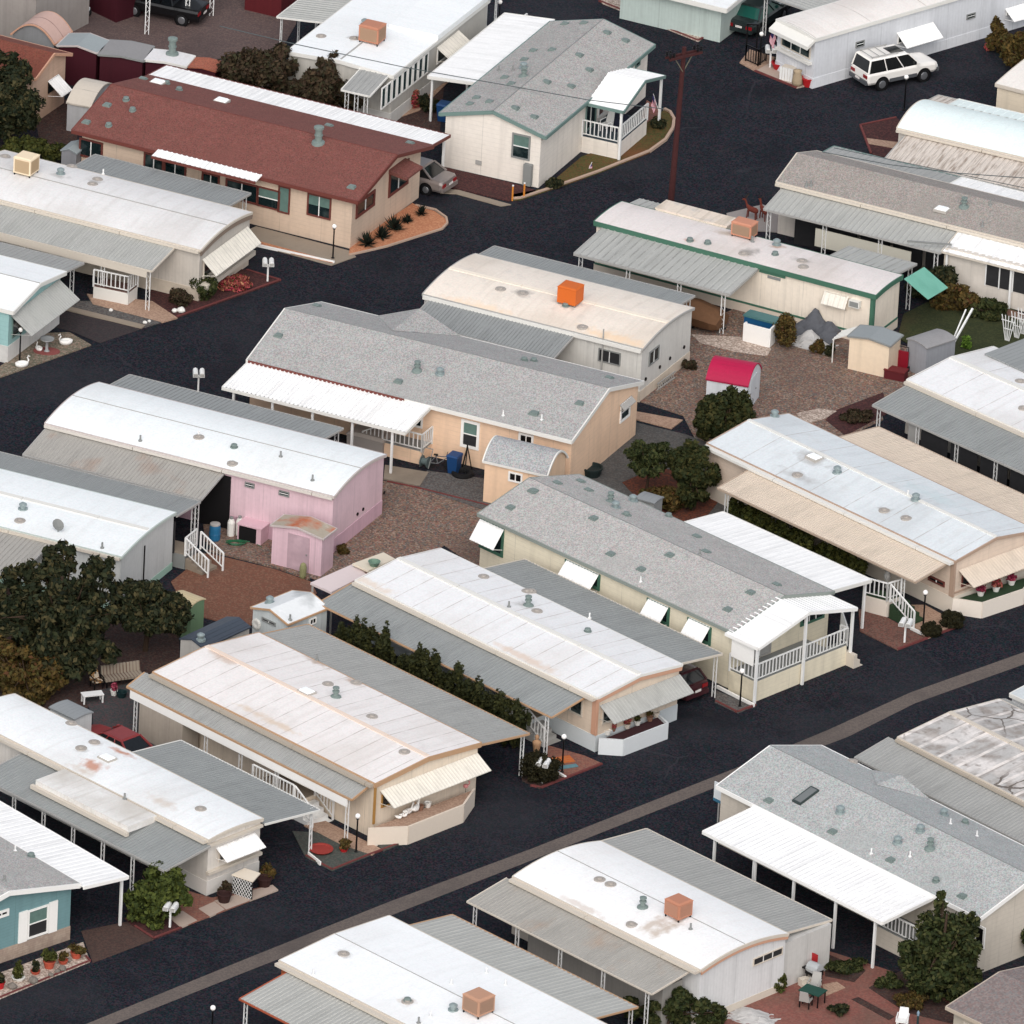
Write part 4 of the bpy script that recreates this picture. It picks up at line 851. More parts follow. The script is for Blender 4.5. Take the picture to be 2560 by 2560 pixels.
def planter(h, pts, z, wm, fm, zf):
    poly = [tuple(h.loc(p, z)[:2]) for p in pts]; mb = MB(); n = len(poly)
    for i in range(n - 1): mb.bar((*poly[i], z / 2), (*poly[i + 1], z / 2), .1, z)
    r = mb.build('planter', wm, h.root); mb = MB(); mb.prism(poly, 0, zf); mb.build('planter_bed', fm, r); return r
planter(h, [(2382, 1497), P('l', 1490, 600), P('l', 1645, 625), P('l', 1930, 530), P('l', 1990, 430)], .85, mBone, mTurf, .78)
d_, pl_ = h.deck([P('l', 835, 570), P('l', 985, 610), P('l', 1080, 580), P('l', 940, 540)], .95, mBone, mTurf, [(0, 1, 2)])
h.steps((pl_[2][0] + .05, pl_[1][1] + .1), (1, 0), 1.1, 5, .93, mTurf, 1, .34)
h.vents([('mush', 'g', 1812, 1105), ('sky', 'h', 485, 1395), ('mush', 'h', 643, 1492), ('mush', 'h', 1185, 1680), ('flat', 'h', 968, 1755), ('flat', 'h', 1120, 1808), ('pipe', 'h', 1130, 1650), ('flat', 'h', 370, 1510)])

# 12 white roof with grey awning, right edge
h = Home('mobile_home', 'white roofed home with grey ribbed awning over screened porch at the right edge', 'mobile home', (2269, 948), (2889, 1223), (3107, 1140), 3.0, .32, 'gable',
         roofm=m_white('plain2', C(230, 230, 230), 2.4, .25), wallm=m_wall('white_rib2', C(214, 212, 206), .2), skirtm=m_plain('skirt_bone', C(222, 212, 198)), trim=mFW, trimh=.14, ridge=(.3, mFW, .04), gutter=(.26, mFC)); H12 = h
h.awn('f', (2190, 1010), (2887, 1335), 2.8, 2.4, aw('dgrey', sp=.2), .2, 8, 'patio_roof', 'lattice', mFG, inset=.3)
y = -(h.fp[2] - h.last[2]) + .3
for i in range(7):
    a0 = h.last[0] + 3.1 + i * 2.05; mb = MB(); mb.box(a0 + .12, a0 + 1.95, h.last[2] + .16, h.last[2] + .2, .0, 2.3); mb.build('porch_screen_or_shade', mScreenShade, h.root)
mb = MB(); mb.box(h.last[0] + .2, h.last[0] + 3.0, h.last[2] + .16, h.last[2] + .2, .0, .9); mb.box(h.last[0] + 2.3, h.last[0] + 3.0, h.last[2] + .21, h.last[2] + .25, .0, 2.2); mb.build('porch_panel', mFG, h.root)
mb = MB(); q = h.roofpt(P('h', 1930, 620)); q2 = h.loc(P('h', 1765, 650), 3.1); mb.box(q2.x, q2.x + 9, h.W - 1.4, h.W + 1.6, 3.16, 3.24); mb.build('annex_roof', aw('dgrey'), h.root)
h.vents([('flat', 'h', 1905, 865), ('flat', 'h', 1930, 1050)])

# 13 green trimmed home with terracotta cooler
mCreamRib = m_wall('cream_rib', C(232, 220, 204), .4)
h = Home('mobile_home', 'cream mobile home with green fascia and a terracotta cooler in front of the utility pole', 'mobile home', (1487, 552), (2188, 738), (2249, 687), 2.95, .1, 'bow', ox=(.08, .08), oy=(.08, .08),
         roofm=m_white('dusty', C(224, 216, 212), 0, .35, C(200, 186, 174)), wallm=mCreamRib, skirt=.5, skirtm=m_plain('skirt_cream2', C(226, 212, 196)), trim=mGreen, trimh=.26, th=.24); H13 = h
h.awn('f', (1432, 636), (1827, 732), 2.7, 2.4, aw('lgrey', sp=.4, am=.7), .4, [('t', P('g', 460, 8)), ('t', P('g', 780, 100)), ('t', P('g', 1143, 186)), ('t', P('g', 1460, 258))], 'carport_roof', 'lattice', mFG, fh=.14)
x1 = h.last[1]
mb = MB(); h.pbox(mb, 'f', x1 + .1, x1 + 1.6, 2.5, 2.72, .01, .07); mb.build('fascia_panel', mGreen, h.root)
mb = MB(); h.pbox(mb, 'f', 0.1, h.L - .12, .5, .6, .005, .05); h.pbox(mb, 'e', .0, h.W - .15, .5, .6, .005, .05); h.pbox(mb, 'e', .0, .12, .6, 2.7, .005, .05); h.pbox(mb, 'f', h.L - .3, h.L - .1, .6, 2.7, .005, .05); mb.build('trim_band', mGreen, h.root)
h.awn('b', (2121, 618), (2293, 658), 2.9, 2.6, aw('lgrey', sp=.4, am=.7), .4, 2, 'patio_roof', 'lattice', mFG)
a = h.last
mb = MB(); x = h.L + .1; mb.sheet((x, a[3], 2.75), (x, a[2], 2.55), (x + 1.45, a[2], 1.75), (x + 1.45, a[3], 1.95), .2, .006, .02); mb.build('shade_cloth', mat('mint_cloth', C(130, 196, 176), .9, fine=(10, .05), stain=[(C(110, 176, 156), .8, .5, .5)]), h.root)
h.win('f', P('h', 570, 240), P('h', 705, 375), mFC, .06, 'v', flap=(.4, .6, aw('cream')))
mb = MB(); q = h.wallpt('f', P('h', 740, 290)); h.pbox(mb, 'f', q[0], q[0] + .6, q[1] - .38, q[1], .003, .28); r = mb.build('window_air_conditioner', mFW, h.root); mb = MB(); h.pbox(mb, 'f', q[0] + .05, q[0] + .55, q[1] - .33, q[1] - .05, .27, .29); mb.build('grille', mGreyTrim, r)
mb = MB(); q = h.wallpt('f', P('h', 165, 132)); h.pbox(mb, 'f', q[0], q[0] + .75, q[1] - .14, q[1], .003, .04); mb.build('wall_vent', mGreyTrim, h.root)
# flat cream annex behind
q0 = h.loc(P('c', 975, 1455), 3.0); q1 = h.loc(P('c', 1490, 1560), 3.0)
mb = MB(); mb.box(q0.x, q1.x, h.W + .03, h.W + 1.25, 0, 2.98); mb.build('annex', mCreamRib, h.root)
mb = MB(); mb.box(q0.x - .05, q1.x + .05, h.W + .03, h.W + 1.3, 2.99, 3.07); mb.build('annex_roof', m_white('annex', C(226, 212, 196), 0, .8, C(176, 160, 136)), h.root)
q0 = h.loc(P('c', 830, 1410), 2.7); mb = MB(); mb.sheet((q0.x - .1, h.W + .03, 2.85), (q0.x + 1.9, h.W + .03, 2.85), (q0.x + 1.9, h.W + 1.5, 2.65), (q0.x - .1, h.W + 1.5, 2.65), .3); mb.build('porch_roof', aw('lgrey', sp=.4), h.root)
h.vents([('mush', 'd', 225, 1690), ('rnd', 'c', 1228, 1662), ('rnd', 'c', 1350, 1680), ('flat', 'c', 1600, 1750), ('dark', 'c', 1655, 1665), ('dark', 'd', 60, 1670), ('rnd', 'd', 215, 1757), ('flat', 'd', 400, 1800), ('flat', 'h', 410, 75)])
h.cooler('c', 1600, 1630, 'terracotta evaporative cooler on the dusty white roof in front of the utility pole', m_plain('salmon2', C(216, 150, 122)), m_plain('louvre_brown', C(166, 136, 112)), (1.15, .8, .7))

# 14 warm grey shingle roof, right
h = Home('manufactured_home', 'home with warm grey shingle roof and long grey patio awning, upper right', 'mobile home', (1942, 453), (2700, 636), (2815, 563), 3.0, .75, 'gable', ox=(.15, .1), oy=(.15, .15),
         roofm=shWarm, wallm=m_wall('white_rib3', C(222, 214, 204), .3), trim=mFC, trimh=.14, gutter=(.2, mFC)); H14 = h
h.awn('f', (1907, 525), (2353, 629), 2.75, 2.35, aw('lgrey', sp=.3), .3, 4, 'patio_roof', 'lattice', mFG)
h.awn('f', (2354, 629), (2700, 713), 2.78, 2.38, aw('white', sp=1.2, am=.3), .4, 3, 'patio_roof', 'square', mFC)
A_ = h.last
mb = MB(); mb.box(A_[0] + .1, A_[1], A_[2] + .3, A_[3] - .1, 0, 2.5); mb.build('enclosed_porch', m_wall('white_rib3', C(222, 214, 204), .3), h.root)
x = h.loc(P('h', 1770, 210), 0).x
mb = MB(); mb.box(x + .1, x + 3.2, A_[2] + .26, A_[2] + .3, 1.0, 2.2); o = mb.build('window', mScreenShade, h.root)
for k in range(5): mb = MB(); mb.box(x + .08 + k * .78, x + .14 + k * .78, A_[2] + .22, A_[2] + .259, .95, 2.25); mb.build('mullion', mWhite, o)
mb = MB(); mb.box(A_[0] + .06, A_[0] + .2, A_[2] + .2, A_[2] + .29, 0, 2.45); mb.build('corner_board', mFC, h.root)
h.awn('b', (2085, 366), (2400, 443), 2.85, 2.65, aw('grey', sp=.4), .4, 3, 'carport_roof', 'lattice', mTeal)
h.awn('b', (2404, 444), (2800, 540), 2.88, 2.66, aw('white', sp=.45, am=.3), .45, 3, 'carport_roof', 'lattice', mFW)
x0, x1 = h.loc(P('d', 475, 1590), 1.9).x, h.loc(P('d', 1140, 1750), 1.9).x
mb = MB(); mb.box(x0, x1, A_[2] + .0, A_[2] + .05, .9, 1.9); mb.build('privacy_panel', m_plain('panel_bone', C(208, 204, 190)), h.root)
for i in range(5): mb = MB(); mb.box(A_[0] - 9.2 + i * 1.9, A_[0] - 7.5 + i * 1.9, A_[3] - .5, A_[3] - .45, 0, 2.4); mb.build('porch_screen_or_shade', mScreenShade, h.root)  # dark panels stand in for the deep shade under the patio awning
h.vents([('dark', 'd', 430, 1285), ('dark', 'd', 462, 1280), ('sky', 'd', 1365, 1450), ('flue', 'd', 1518, 1425), ('dark', 'd', 1700, 1415), ('dark', 'd', 1645, 1562)])
for (u0, v0, u1, v1) in ((1300, 1560, 1585, 1588), (1125, 1660, 1435, 1685)):
    a = h.lw(h.loc(P('d', u0, v0), 2.75)); b = h.lw(h.loc(P('d', u1, v1), 2.75)); mb = MB(); a.z = b.z = 2.72
    ctr = (a + b) / 2; mb.bar(a - ctr, b - ctr, .09); mb.bar((b - ctr) * .9, (b - ctr) * .9 + Vector((0, 0, .15)), .05); o = mb.build('loose_pole', mGreyTrim); o.location = ctr
    tag(o, 'grey pole lying on the ribbed patio awning ' + ('near the roof edge' if v0 < 1600 else 'near its outer edge'), 'pole', 'poles left on the awning')

# 15 rounded white roof
h = Home('mobile_home', 'home with rounded bright white roof and streaky rusted awning at the upper right edge', 'mobile home', P('d', 1060, 880), (2944, 480), (3030, 412), 3.0, .55, 'bow',
         roofm=m_white('mintwhite', C(228, 240, 238), 0, .1), wallm=m_wall('white_rib3', C(222, 214, 204), .3), trim=mFC, trimh=.2, gutter=(.2, mFC)); H15 = h
mStreak = mat('streaked_awning', C(216, 206, 196), .6, fine=(7, .05), streak=('y', 6, C(140, 118, 100), .8), stripes=[('x', .3, .05, C(130, 116, 104), .5)])
h.awn('f', (2217, 393), (2900, 560), 2.75, 2.35, mStreak, .3, 5, 'patio_roof', 'lattice', mFG)
h.awn('b', (2346, 238), (2397, 250), 2.85, 2.6, mStreak, .3, 2, 'porch_roof', 'lattice', mFG)
h.awn('b', (2400, 246), (2800, 344), 3.0, 2.8, m_white('mintwhite', C(228, 240, 238), 0, .1), .5, 3, 'carport_roof', 'square', mFW)

# 16 white home at top right
mWhiteRib = m_wall('white_board', C(214, 216, 220), .22)
h = Home('mobile_home', 'white ribbed mobile home at the top right with picket skirting behind the white parked car', 'mobile home', P('d', 228, 132), P('d', 530, 250), (2692, -44), 3.0, .14, 'bow', 'y',
         roofm=m_white('warm', C(232, 226, 220), 4, .25, C(210, 190, 174), 'y'), wallm=mWhiteRib, skirt=.6, skirtm=m_wall('picket', C(220, 222, 226), .3), trim=mFW, trimh=.2); H16 = h
mb = MB(); mb.sheet((0, .02, 2.95), (h.L, .02, 2.95), (h.L, -.55, 2.6), (0, -.55, 2.6), .3, .005, .2); mb.build('front_hood', mFW, h.root)
h.win('f', None, None, mFC, .07, 3, span=(.4, h.L - .35, 1.6, 2.4)); mb = MB(); h.pbox(mb, 'f', .2, h.L - .2, 1.35, 1.5, .005, .25); mb.build('window_sill', mFW, h.root)
h.win('e', P('d', 770, 290), P('d', 826, 315), mGreyTrim, .05, 'h')
h.win('e', P('d', 1062, 225), P('d', 1290, 235), mWhiteTrim, .06, 3, flap=(.9, .6, aw('white', 'y', .2), .1))
h.win('e', P('d', 1535, 100), P('d', 1592, 120), mGreyTrim, .05, 'h')
h.win('e', P('d', 1810, 60), P('d', 1930, 70), mWhiteTrim, .05, 2, flap=(.8, .5, aw('white', 'y', .2), .1))
h.awn('l', P('d', 185, -10), P('d', 700, -260), 2.9, 2.5, aw('lgrey', 'y'), .3, 3, 'carport_roof', 'lattice', mFG)

# 17 teal-white home at the very top
mPaleTeal = m_wall('pale_teal', C(198, 212, 206), .2)
h = Home('mobile_home', 'pale teal home with curved skirting and white eave at the top edge', 'mobile home', (1540, -45), (1812, 24), (1960, -105), 2.3, .1, 'bow',
         roofm=m_white('bright', C(240, 243, 243)), wallm=mPaleTeal, trim=mFW, trimh=.26, ox=(.1, .5), oy=(.5, .1)); H17 = h
poly = [P('c', 795, -60), P('c', 840, 0), P('c', 970, 55), P('c', 1255, 95), P('c', 1470, 75), P('c', 1500, 0), P('c', 1300, -100)]
h.deck(poly, .9, mPaleTeal, mat('grey_turf', C(92, 92, 88), .95))
mb = MB(); q = h.loc(P('c', 1475, 165), 0); mb.box(q.x - .06, q.x + .06, q.y - .06, q.y + .06, 0, 2.2); mb.build('post', mWhite, h.root)

# 18 cream home right with blue steps
h = Home('mobile_home', 'cream home with blue entry steps at the right edge below the white parked car', 'mobile home', P('d', 1740, 575), (2640, 250), (2770, 135), 2.3, .2, 'bow',
         roofm=m_white('warm2', C(234, 228, 220), 0, .2), wallm=m_wall('cream_lap2', C(226, 212, 190), .25, 'z'), trim=mFC, trimh=.18); H18 = h
q = h.loc(P('d', 1835, 520), .9)
rr = h.steps((-.05, q.y - .2), (-1, 0), -1.2, 4, .9, m_plain('blue_step', C(52, 74, 92)), 2, .34)

# 19 brown roof at the top left
h = Home('manufactured_home', 'peach house with brown shingle roof and tilted window flap at the upper left edge', 'house', (-250, 110), (87, 196), (174, 133), 2.9, .75, 'gable', ox=(.1, .25), oy=(.2, .2),
         roofm=m_shingle('brown2', C(132, 76, 62), .13), wallm=m_wall('peach2', C(222, 188, 164), .24, 'z'), trim=mPeach, trimh=.16)
h.win('e', P('a', 332, 560), P('a', 395, 600), mBlack, .05, '', flap=(.9, .7, aw('white', 'y', .2, .1), .05))

# 20 cream-white roof with orange trim
mCreamW2 = m_wall('cream_rib2', C(228, 212, 192), .25)
h = Home('mobile_home', 'mobile home with seamed cream-white roof, orange trim and round-nosed planter on the lower street', 'mobile home', (384, 1679), (939, 1957), (1203, 1856), 3.0, .32, 'gable', oy=(.1, .1),
         roofm=m_white('seamed', C(232, 227, 224), 1.25, .3, C(208, 196, 186)), wallm=mCreamW2, trim=mOrange, trimh=.24, ridge=(.26, m_plain('peach_seam', C(232, 212, 196)), .03), gutter=(.3, m_plain('dirty_gutter', C(196, 184, 168)))); H20 = h
h.awn('f', (321, 1715), (877, 1999), 2.75, 2.35, aw('grey', sp=.2, am=.35), .2, [('t', P('i', 925, 1240)), ('t', P('i', 1165, 1370)), ('t', P('i', 1395, 1490)), ('t', P('i', 1635, 1610)), ('t', P('i', 1880, 1735)), ('t', P('n', 110, 140)), ('t', P('n', 605, 380))], 'carport_roof', 'lattice', mOrange, drop=.42, dropm=mWhiteTrim)
h.awn('b', (770, 1561), (1321, 1834), 2.8, 2.35, aw('grey', sp=.22, am=.35), .22, 5, 'carport_roof', 'lattice', mOrange)
h.win('e', None, None, m_plain('ochre', C(190, 142, 78)), .08, 5, span=(.5, h.W - .4, 1.5, 2.2)); h.flap('e', .4, h.W - .1, 2.45, 1.0, .55, aw('cream', 'y', .2, .5))
mb = MB(); h.pbox(mb, 'e', -.02, .12, .8, 2.8, .005, .06); mb.build('corner_board', m_plain('ochre', C(190, 142, 78)), h.root)
planter(h, [P('n', 773, 580), P('n', 1050, 568), P('n', 1430, 418), P('n', 1507, 305)], .95, m_plain('planter_cream', C(226, 212, 196)), mTan, .88)
x0 = h.loc(P('n', 230, 270), .9).x; x1 = h.loc(P('n', 420, 430), .9).x
d_, pl_ = h.deck(None, .9, mCreamW2, mConc, [(0, 1)], loc_poly=[(x0 - 1.2, -1.5), (x1 - 1.0, -1.5), (x1 - 1.0, .08), (x0 - 1.2, .08)])
h.steps((x1 - .97, -1.45), (1, 0), 1.35, 4, .88, mWhite, 2, .32)
mb = MB(); q = h.loc(P('i', 1035, 1420), .0); mb.box(q.x + 1.2, q.x + 4.2, -1.2, -.1, 0, 2.2); mb.build('storage_closet', m_wall('closet', C(190, 178, 164), .25), h.root)
h.vents([('sky', 'j', 350, 1245), ('flue', 'j', 550, 1275), ('flat', 'j', 800, 1412), ('flat', 'j', 1025, 1655), ('flat', 'j', 495, 1188), ('flat', 'j', 690, 1178), ('dark', 'j', 420, 1020)])

# 21 white roof with seams
mBeigeW = m_wall('beige_lap', C(226, 208, 188), .25, 'z')
h = Home('mobile_home', 'mobile home with long white seamed roof, peach gable and white angled planter', 'mobile home', (890, 1450), (1494, 1742), (1706, 1660), 3.0, .32, 'gable', oy=(.1, .1),
         roofm=m_white('seam2', C(230, 230, 230), 1.3, .2, C(210, 198, 188)), wallm=mBeigeW, skirt=.85, skirtm=m_plain('skirt_blue_white', C(208, 214, 216)), trim=mFW, trimh=.12, ridge=(.28, mFW, .05), gutter=(.26, mFC), endtrim=(mPeach, .26)); H21 = h
h.awn('f', (796, 1508), (1378, 1793), 2.75, 2.35, aw('dgrey', sp=.22, am=.4), .22, [('t', P('j', 462, 655)), ('t', P('j', 1180, 1010)), ('t', P('j', 1700, 1270)), ('t', P('k', 235, 1405))], 'carport_roof', 'lattice', mOrange, fh=.08)
h.awn('b', (1314, 1398), (1802, 1635), 2.8, 2.4, aw('dgrey', sp=.22, am=.3), .22, 5, 'carport_roof', 'lattice', mFC)
h.win('e', None, None, mFC, .08, 6, span=(.45, h.W - .3, 1.35, 2.2)); h.flap('e', .25, h.W - .05, 2.45, 1.05, .6, aw('lgrey', 'y', .2, .5))
h.win('f', P('k', 330, 1390), P('k', 480, 1470), mFC, .08, 3, name='window', span=(h.L - 3.4, h.L - 1.0, 1.5, 2.6))
mb = MB(); h.pbox(mb, 'f', h.L - .35, h.L - .08, .9, 2.85, .005, .06); h.pbox(mb, 'e', .0, .15, .9, 2.85, .005, .06); mb.build('corner_board', mPeach, h.root)
planter(h, [P('k', 600, 1560), P('k', 770, 1572), P('k', 1075, 1455), P('k', 1010, 1395)], .85, m_plain('planter_blue_white', C(214, 218, 220)), mat('maroon_mulch', C(72, 42, 46), .95, fine=(10, .3)), .7)
d_, pl_ = h.deck(None, .85, m_plain('skirt_blue_white', C(208, 214, 216)), mConc, [(0, 1)], loc_poly=[(h.L - 4.6, -1.6), (h.L - 3.3, -1.6), (h.L - 3.3, .07), (h.L - 4.6, .07)])
h.steps((h.L - 3.27, -1.5), (1, 0), 1.2, 4, .83, mFG, 1, .33)
h.vents([('flue', 'j', 1878, 645), ('dark', 'j', 1745, 655), ('flat', 'j', 1570, 447), ('flat', 'j', 1870, 548), ('flat', 'k', 172, 685), ('pipe', 'k', 535, 730), ('rnd', 'k', 522, 825), ('flat', 'k', 130, 548)])

# 22 white roof with rust stains
h = Home('mobile_home', 'narrow white mobile home with rust-stained roof and raised roof panel on the lower street', 'mobile home', (-98, 1785), (527, 2096), (670, 2048), 3.0, .14, 'bow', oy=(.06, .06),
         roofm=m_white('rusty', C(236, 238, 238), 0, .2), wallm=m_wall('white_rib4', C(222, 216, 208), .22), skirt=.75, skirtm=m_plain('skirt_white2', C(220, 216, 210)), trim=mFC, trimh=.16, gutter=(.28, mFC)); H22 = h
h.awn('f', (-60, 1944), (420, 2173), 2.72, 2.35, aw('dgrey', sp=.2, am=.5), .2, 7, 'patio_roof', 'lattice', mFG)
A_ = h.last
q0 = h.loc(P('m', 300, 260), 2.95); q1 = h.loc(P('m', 1100, 520), 2.95)
mb = MB(); mb.box(q0.x - .3, q1.x - .3, A_[2] + .9, A_[3] - .15, 2.66, 3.0); mb.build('raised_roof', m_white('raised', C(228, 226, 222), 0, .6, C(200, 190, 176)), h.root)
mb = MB(); mb.box(q0.x - .45, q1.x - .2, A_[2] + .7, A_[2] + .88, 2.55, 2.75); mb.build('gutter', mFC, h.root)
h.awn('b', (453, 1851), (796, 2025), 2.75, 2.35, aw('dgrey', sp=.2, am=.4), .2, 3, 'carport_roof', 'lattice', mFW, skip=(2,))
mb = MB(); a = h.last
for k, (x_, y_) in enumerate(((a[1] - .3, a[2] - .25), (a[1] - .3, a[2] - .75), (a[1] - .3, a[2] - 1.2))): 
    mb = MB(); mb.bar((x_, y_, 0), (x_, y_ , 2.4), .05); mb.bar((x_, y_ + .18, 0), (x_, y_ + .1, 2.4), .04); [mb.bar((x_, y_ + .01, .1 + .4 * i), (x_, y_ + .15, .4 + .4 * i), .018) for i in range(5)]; mb.build('post', mWhite, h.root)
    break
h.win('e', None, None, mFC, .06, 3, span=(.75, h.W - .9, 1.55, 2.15)); h.flap('e', .55, h.W - .4, 2.35, .8, .45, aw('white', 'y', .2, .4))
mb = MB(); h.pbox(mb, 'e', -.05, h.W - .05, 1.15, 1.3, .005, .22); h.pbox(mb, 'e', -.05, h.W - .05, 2.6, 2.72, .005, .2); mb.build('trim_band', mFC, h.root)
h.vents([('flat', 'i', 490, 1460), ('flat', 'i', 560, 1630), ('flat', 'i', 650, 1590), ('sky', 'i', 740, 1703), ('flat', 'm', 1385, 448), ('dark', 'm', 860, 380)])
cr, ct, cg = C(214, 138, 100), C(214, 196, 178), C(168, 160, 152)
h.spots([('i', 640, 1745, .9, .7, cr, .8), ('i', 840, 1660, 1.0, .35, cr, .85), ('i', 575, 1790, 1.2, .45, ct, .7), ('m', 1120, 400, 1.4, .5, ct, .6), ('i', 560, 1640, .5, .4, cg, .6), ('i', 650, 1595, .5, .4, cg, .6)])
H25S = 1
# 23 blue house
mBlue = m_wall('blue_lap', C(128, 166, 170), .16, 'z')
h = Home('manufactured_home', 'blue walled home with grey gable roof and white shuttered window at the lower left', 'house', (-649, 2035), (-149, 2325), (221, 2213), 3.0, .85, 'gable', ox=(.2, .3), oy=(.25, .25),
         roofm=shGrey2, wallm=mBlue, skirt=.72, skirtm=mat('brick_skirt', C(186, 166, 150), .9, fine=(8, .15), stripes=[('z', .12, .02, C(150, 130, 118), .6), ('y', .3, .02, C(150, 130, 118), .5)], speck=(4, [C(200, 180, 162), C(174, 152, 138), C(190, 168, 150)], .5)), trim=mWhiteTrim, trimh=.24); H23 = h
h.awn('b', (-300, 1856), (348, 2181), 2.9, 2.65, aw('white', sp=.35, am=.25), .35, [(60, 2260), (330, 2304)], 'carport_roof', 'square', mWhiteTrim, fh=.16, amp=.012)
mb = MB(); q = h.loc(P('m', 830, 1225), 0); q2 = h.loc(P('m', 605, 1105), 0)
a0, a1, z0, z1 = h.win('e', P('m', 190, 1150), P('m', 328, 1300), mWhiteTrim, .1, 'h', mScreenShade, split=mCurtain)
for s_ in (a0 - .52, a1 + .02): mb = MB(); h.pbox(mb, 'e', s_, s_ + .5, z0 - .05, z1 + .05, .003, .06); mb.build('shutter', mWhiteTrim, h.root)
h.win('e', P('m', -40, 1165), P('m', 58, 1180), mWhiteTrim, .12, 'v', mBlack)
h.vents([('rnd', 'm', 215, 775), ('pipe', 'm', 105, 735), ('dark', 'm', 30, 945)])

# 24 bottom middle
h = Home('mobile_home', 'mobile home with bright white roof and tan cooler cut by the bottom edge', 'mobile home', (700, 2400), (1300, 2701), (1579, 2589), 3.0, .2, 'gable',
         roofm=m_white('bright3', C(242, 244, 244), 0, .1), wallm=m_plain('rust_orange', C(200, 112, 72)), trim=mFC, trimh=.14, ridge=(.05, mFG, .015), gutter=(.32, mFC)); H24 = h
h.awn('f', (598, 2498), (1198, 2800), 2.75, 2.35, aw('lgrey', sp=.25, am=.35), .25, 6, 'carport_roof', 'lattice', m_plain('rust_trim', C(186, 96, 66)), fh=.08)
h.awn('b', (1133, 2286), (1590, 2519), 2.8, 2.4, aw('lgrey', sp=.3, am=.35), .3, 4, 'patio_roof', 'lattice', mOrange, fh=.08)
h.vents([('flat', 'n', 605, 1448), ('pipe', 'n', 395, 1590), ('pipe', 'n', 1348, 1655), ('pipe', 'n', 1590, 1578), ('pipe', 'n', 1722, 1660), ('flat', 'n', 1045, 1778), ('rnd', 'n', 1045, 1775), ('mush', 'n', 1360, 1835), ('pipe', 'n', 1205, 1880), ('dark', 'n', 1122, 1925)])
h.cooler('n', 1532, 1850, 'tan evaporative cooler on the bright white roof at the bottom edge', m_plain('cooler_tan', C(206, 158, 130)), m_plain('louvre_tan2', C(172, 138, 116)), (1.05, 1.05, .78))

# 25 white roof with salmon cooler
h = Home('mobile_home', 'white mobile home with salmon cooler at the bottom, right of centre', 'mobile home', (1284, 2190), (1755, 2422), (1979, 2335), 3.0, .38, 'bow', oy=(.06, .06),
         roofm=m_white('bright4', C(240, 240, 239), 0, .14, C(222, 208, 198)), wallm=m_wall('white_rib5', C(216, 216, 216), .2), skirt=.4, skirtm=mFC, trim=mFC, trimh=.14, ridge=(.05, mFG, .015), gutter=(.3, mFC), endtrim=(mPeach, .22)); H25 = h
h.awn('f', (1171, 2253), (1628, 2485), 2.75, 2.35, aw('brown', sp=.22, am=.35, rust=C(186, 150, 120)), .22, [('t', P('n', 1510, 1115)), ('t', P('n', 1800, 1262)), ('t', P('o', 330, 1410)), ('t', P('o', 625, 1560)), ('t', P('o', 920, 1715))], 'carport_roof', 'lattice', mFC, fh=.08)
h.awn('b', (1617, 2072), (2077, 2300), 2.8, 2.45, aw('grey', sp=.22, am=.35), .22, 4, 'carport_roof', 'lattice', mFC)
A_ = h.last
mb = MB(); mb.box(h.L - 4, h.L - .15, h.W + .02, A_[2] - .25, 0, 2.42); mb.build('enclosed_room', m_wall('white_rib6', C(206, 204, 200), .3), h.root)
h.win('e', P('p', 62, 1480), P('p', 262, 1450), mFC, .05, 3, mScreenShade)
mb = MB(); mb.box(2.5, h.L - 1, -1.4, -.1, 0, 2.1); mb.build('storage_closet', m_wall('closet2', C(170, 166, 160), .25), h.root)
h.steps((h.L + .02, h.W + .9), (1, -.2), .9, 3, .6, mFC, 0, .3)
h.vents([('flat', 'o', 605, 935), ('flat', 'o', 680, 968), ('flue', 'o', 902, 1125), ('flat', 'o', 828, 1243), ('dark', 'o', 1232, 1278)])
h.cooler('o', 1145, 1190, 'salmon pink evaporative cooler on the white roof near the bottom, right of centre', m_plain('salmon', C(204, 140, 112)), m_plain('louvre_salmon', C(190, 140, 116)), (.95, .9, .75))

# 26 big grey gable at the lower right
h = Home('manufactured_home', 'large beige home with grey shingle roof, skylight and long white carport at the lower right', 'mobile home', (1793, 1963), (2451, 2293), (2715, 2191), 3.1, 1.05, 'gable', ox=(.1, .1), oy=(.2, .2),
         roofm=m_shingle('pale_grey', C(188, 191, 189)), wallm=m_wall('greige', C(214, 204, 190), .24, 'z'), trim=mWhiteTrim, trimh=.2, ridge=(.05, mGreyTrim, .012)); H26 = h
dormer(h, P('p', 905, 165), P('p', 1310, 375), P('p', 970, 310), m_shingle('pale_grey', C(188, 191, 189)), None)
h.awn('f', (1751, 2081), (2213, 2302), 2.95, 2.7, aw('white', sp=.3, am=.2), .3, [('t', P('o', 1360, 660)), ('t', P('o', 1645, 800)), ('t', P('p', 40, 795)), ('t', P('p', 325, 930)), ('t', P('p', 617, 1075)), ('t', P('p', 905, 1208))], 'carport_roof', 'square', mWhiteTrim, fh=.16, amp=.008)
x1 = h.last[1]
d_, pl_ = h.deck(None, 1.0, m_wall('greige', C(214, 204, 190), .24, 'z'), mGreyTrim, [(3, 0, 1, 2)], loc_poly=[(x1 - 2.2, -1.35), (x1 + .4, -1.35), (x1 + .4, .17), (x1 - 2.2, .17)])
h.win('f', None, None, mWhiteTrim, .12, '', mBlack, span=(x1 + 1.5, x1 + 2.4, 1.9, 2.6)); h.win('f', None, None, mWhiteTrim, .12, '', mBlack, span=(x1 + 2.6, x1 + 3.3, 1.5, 2.6))
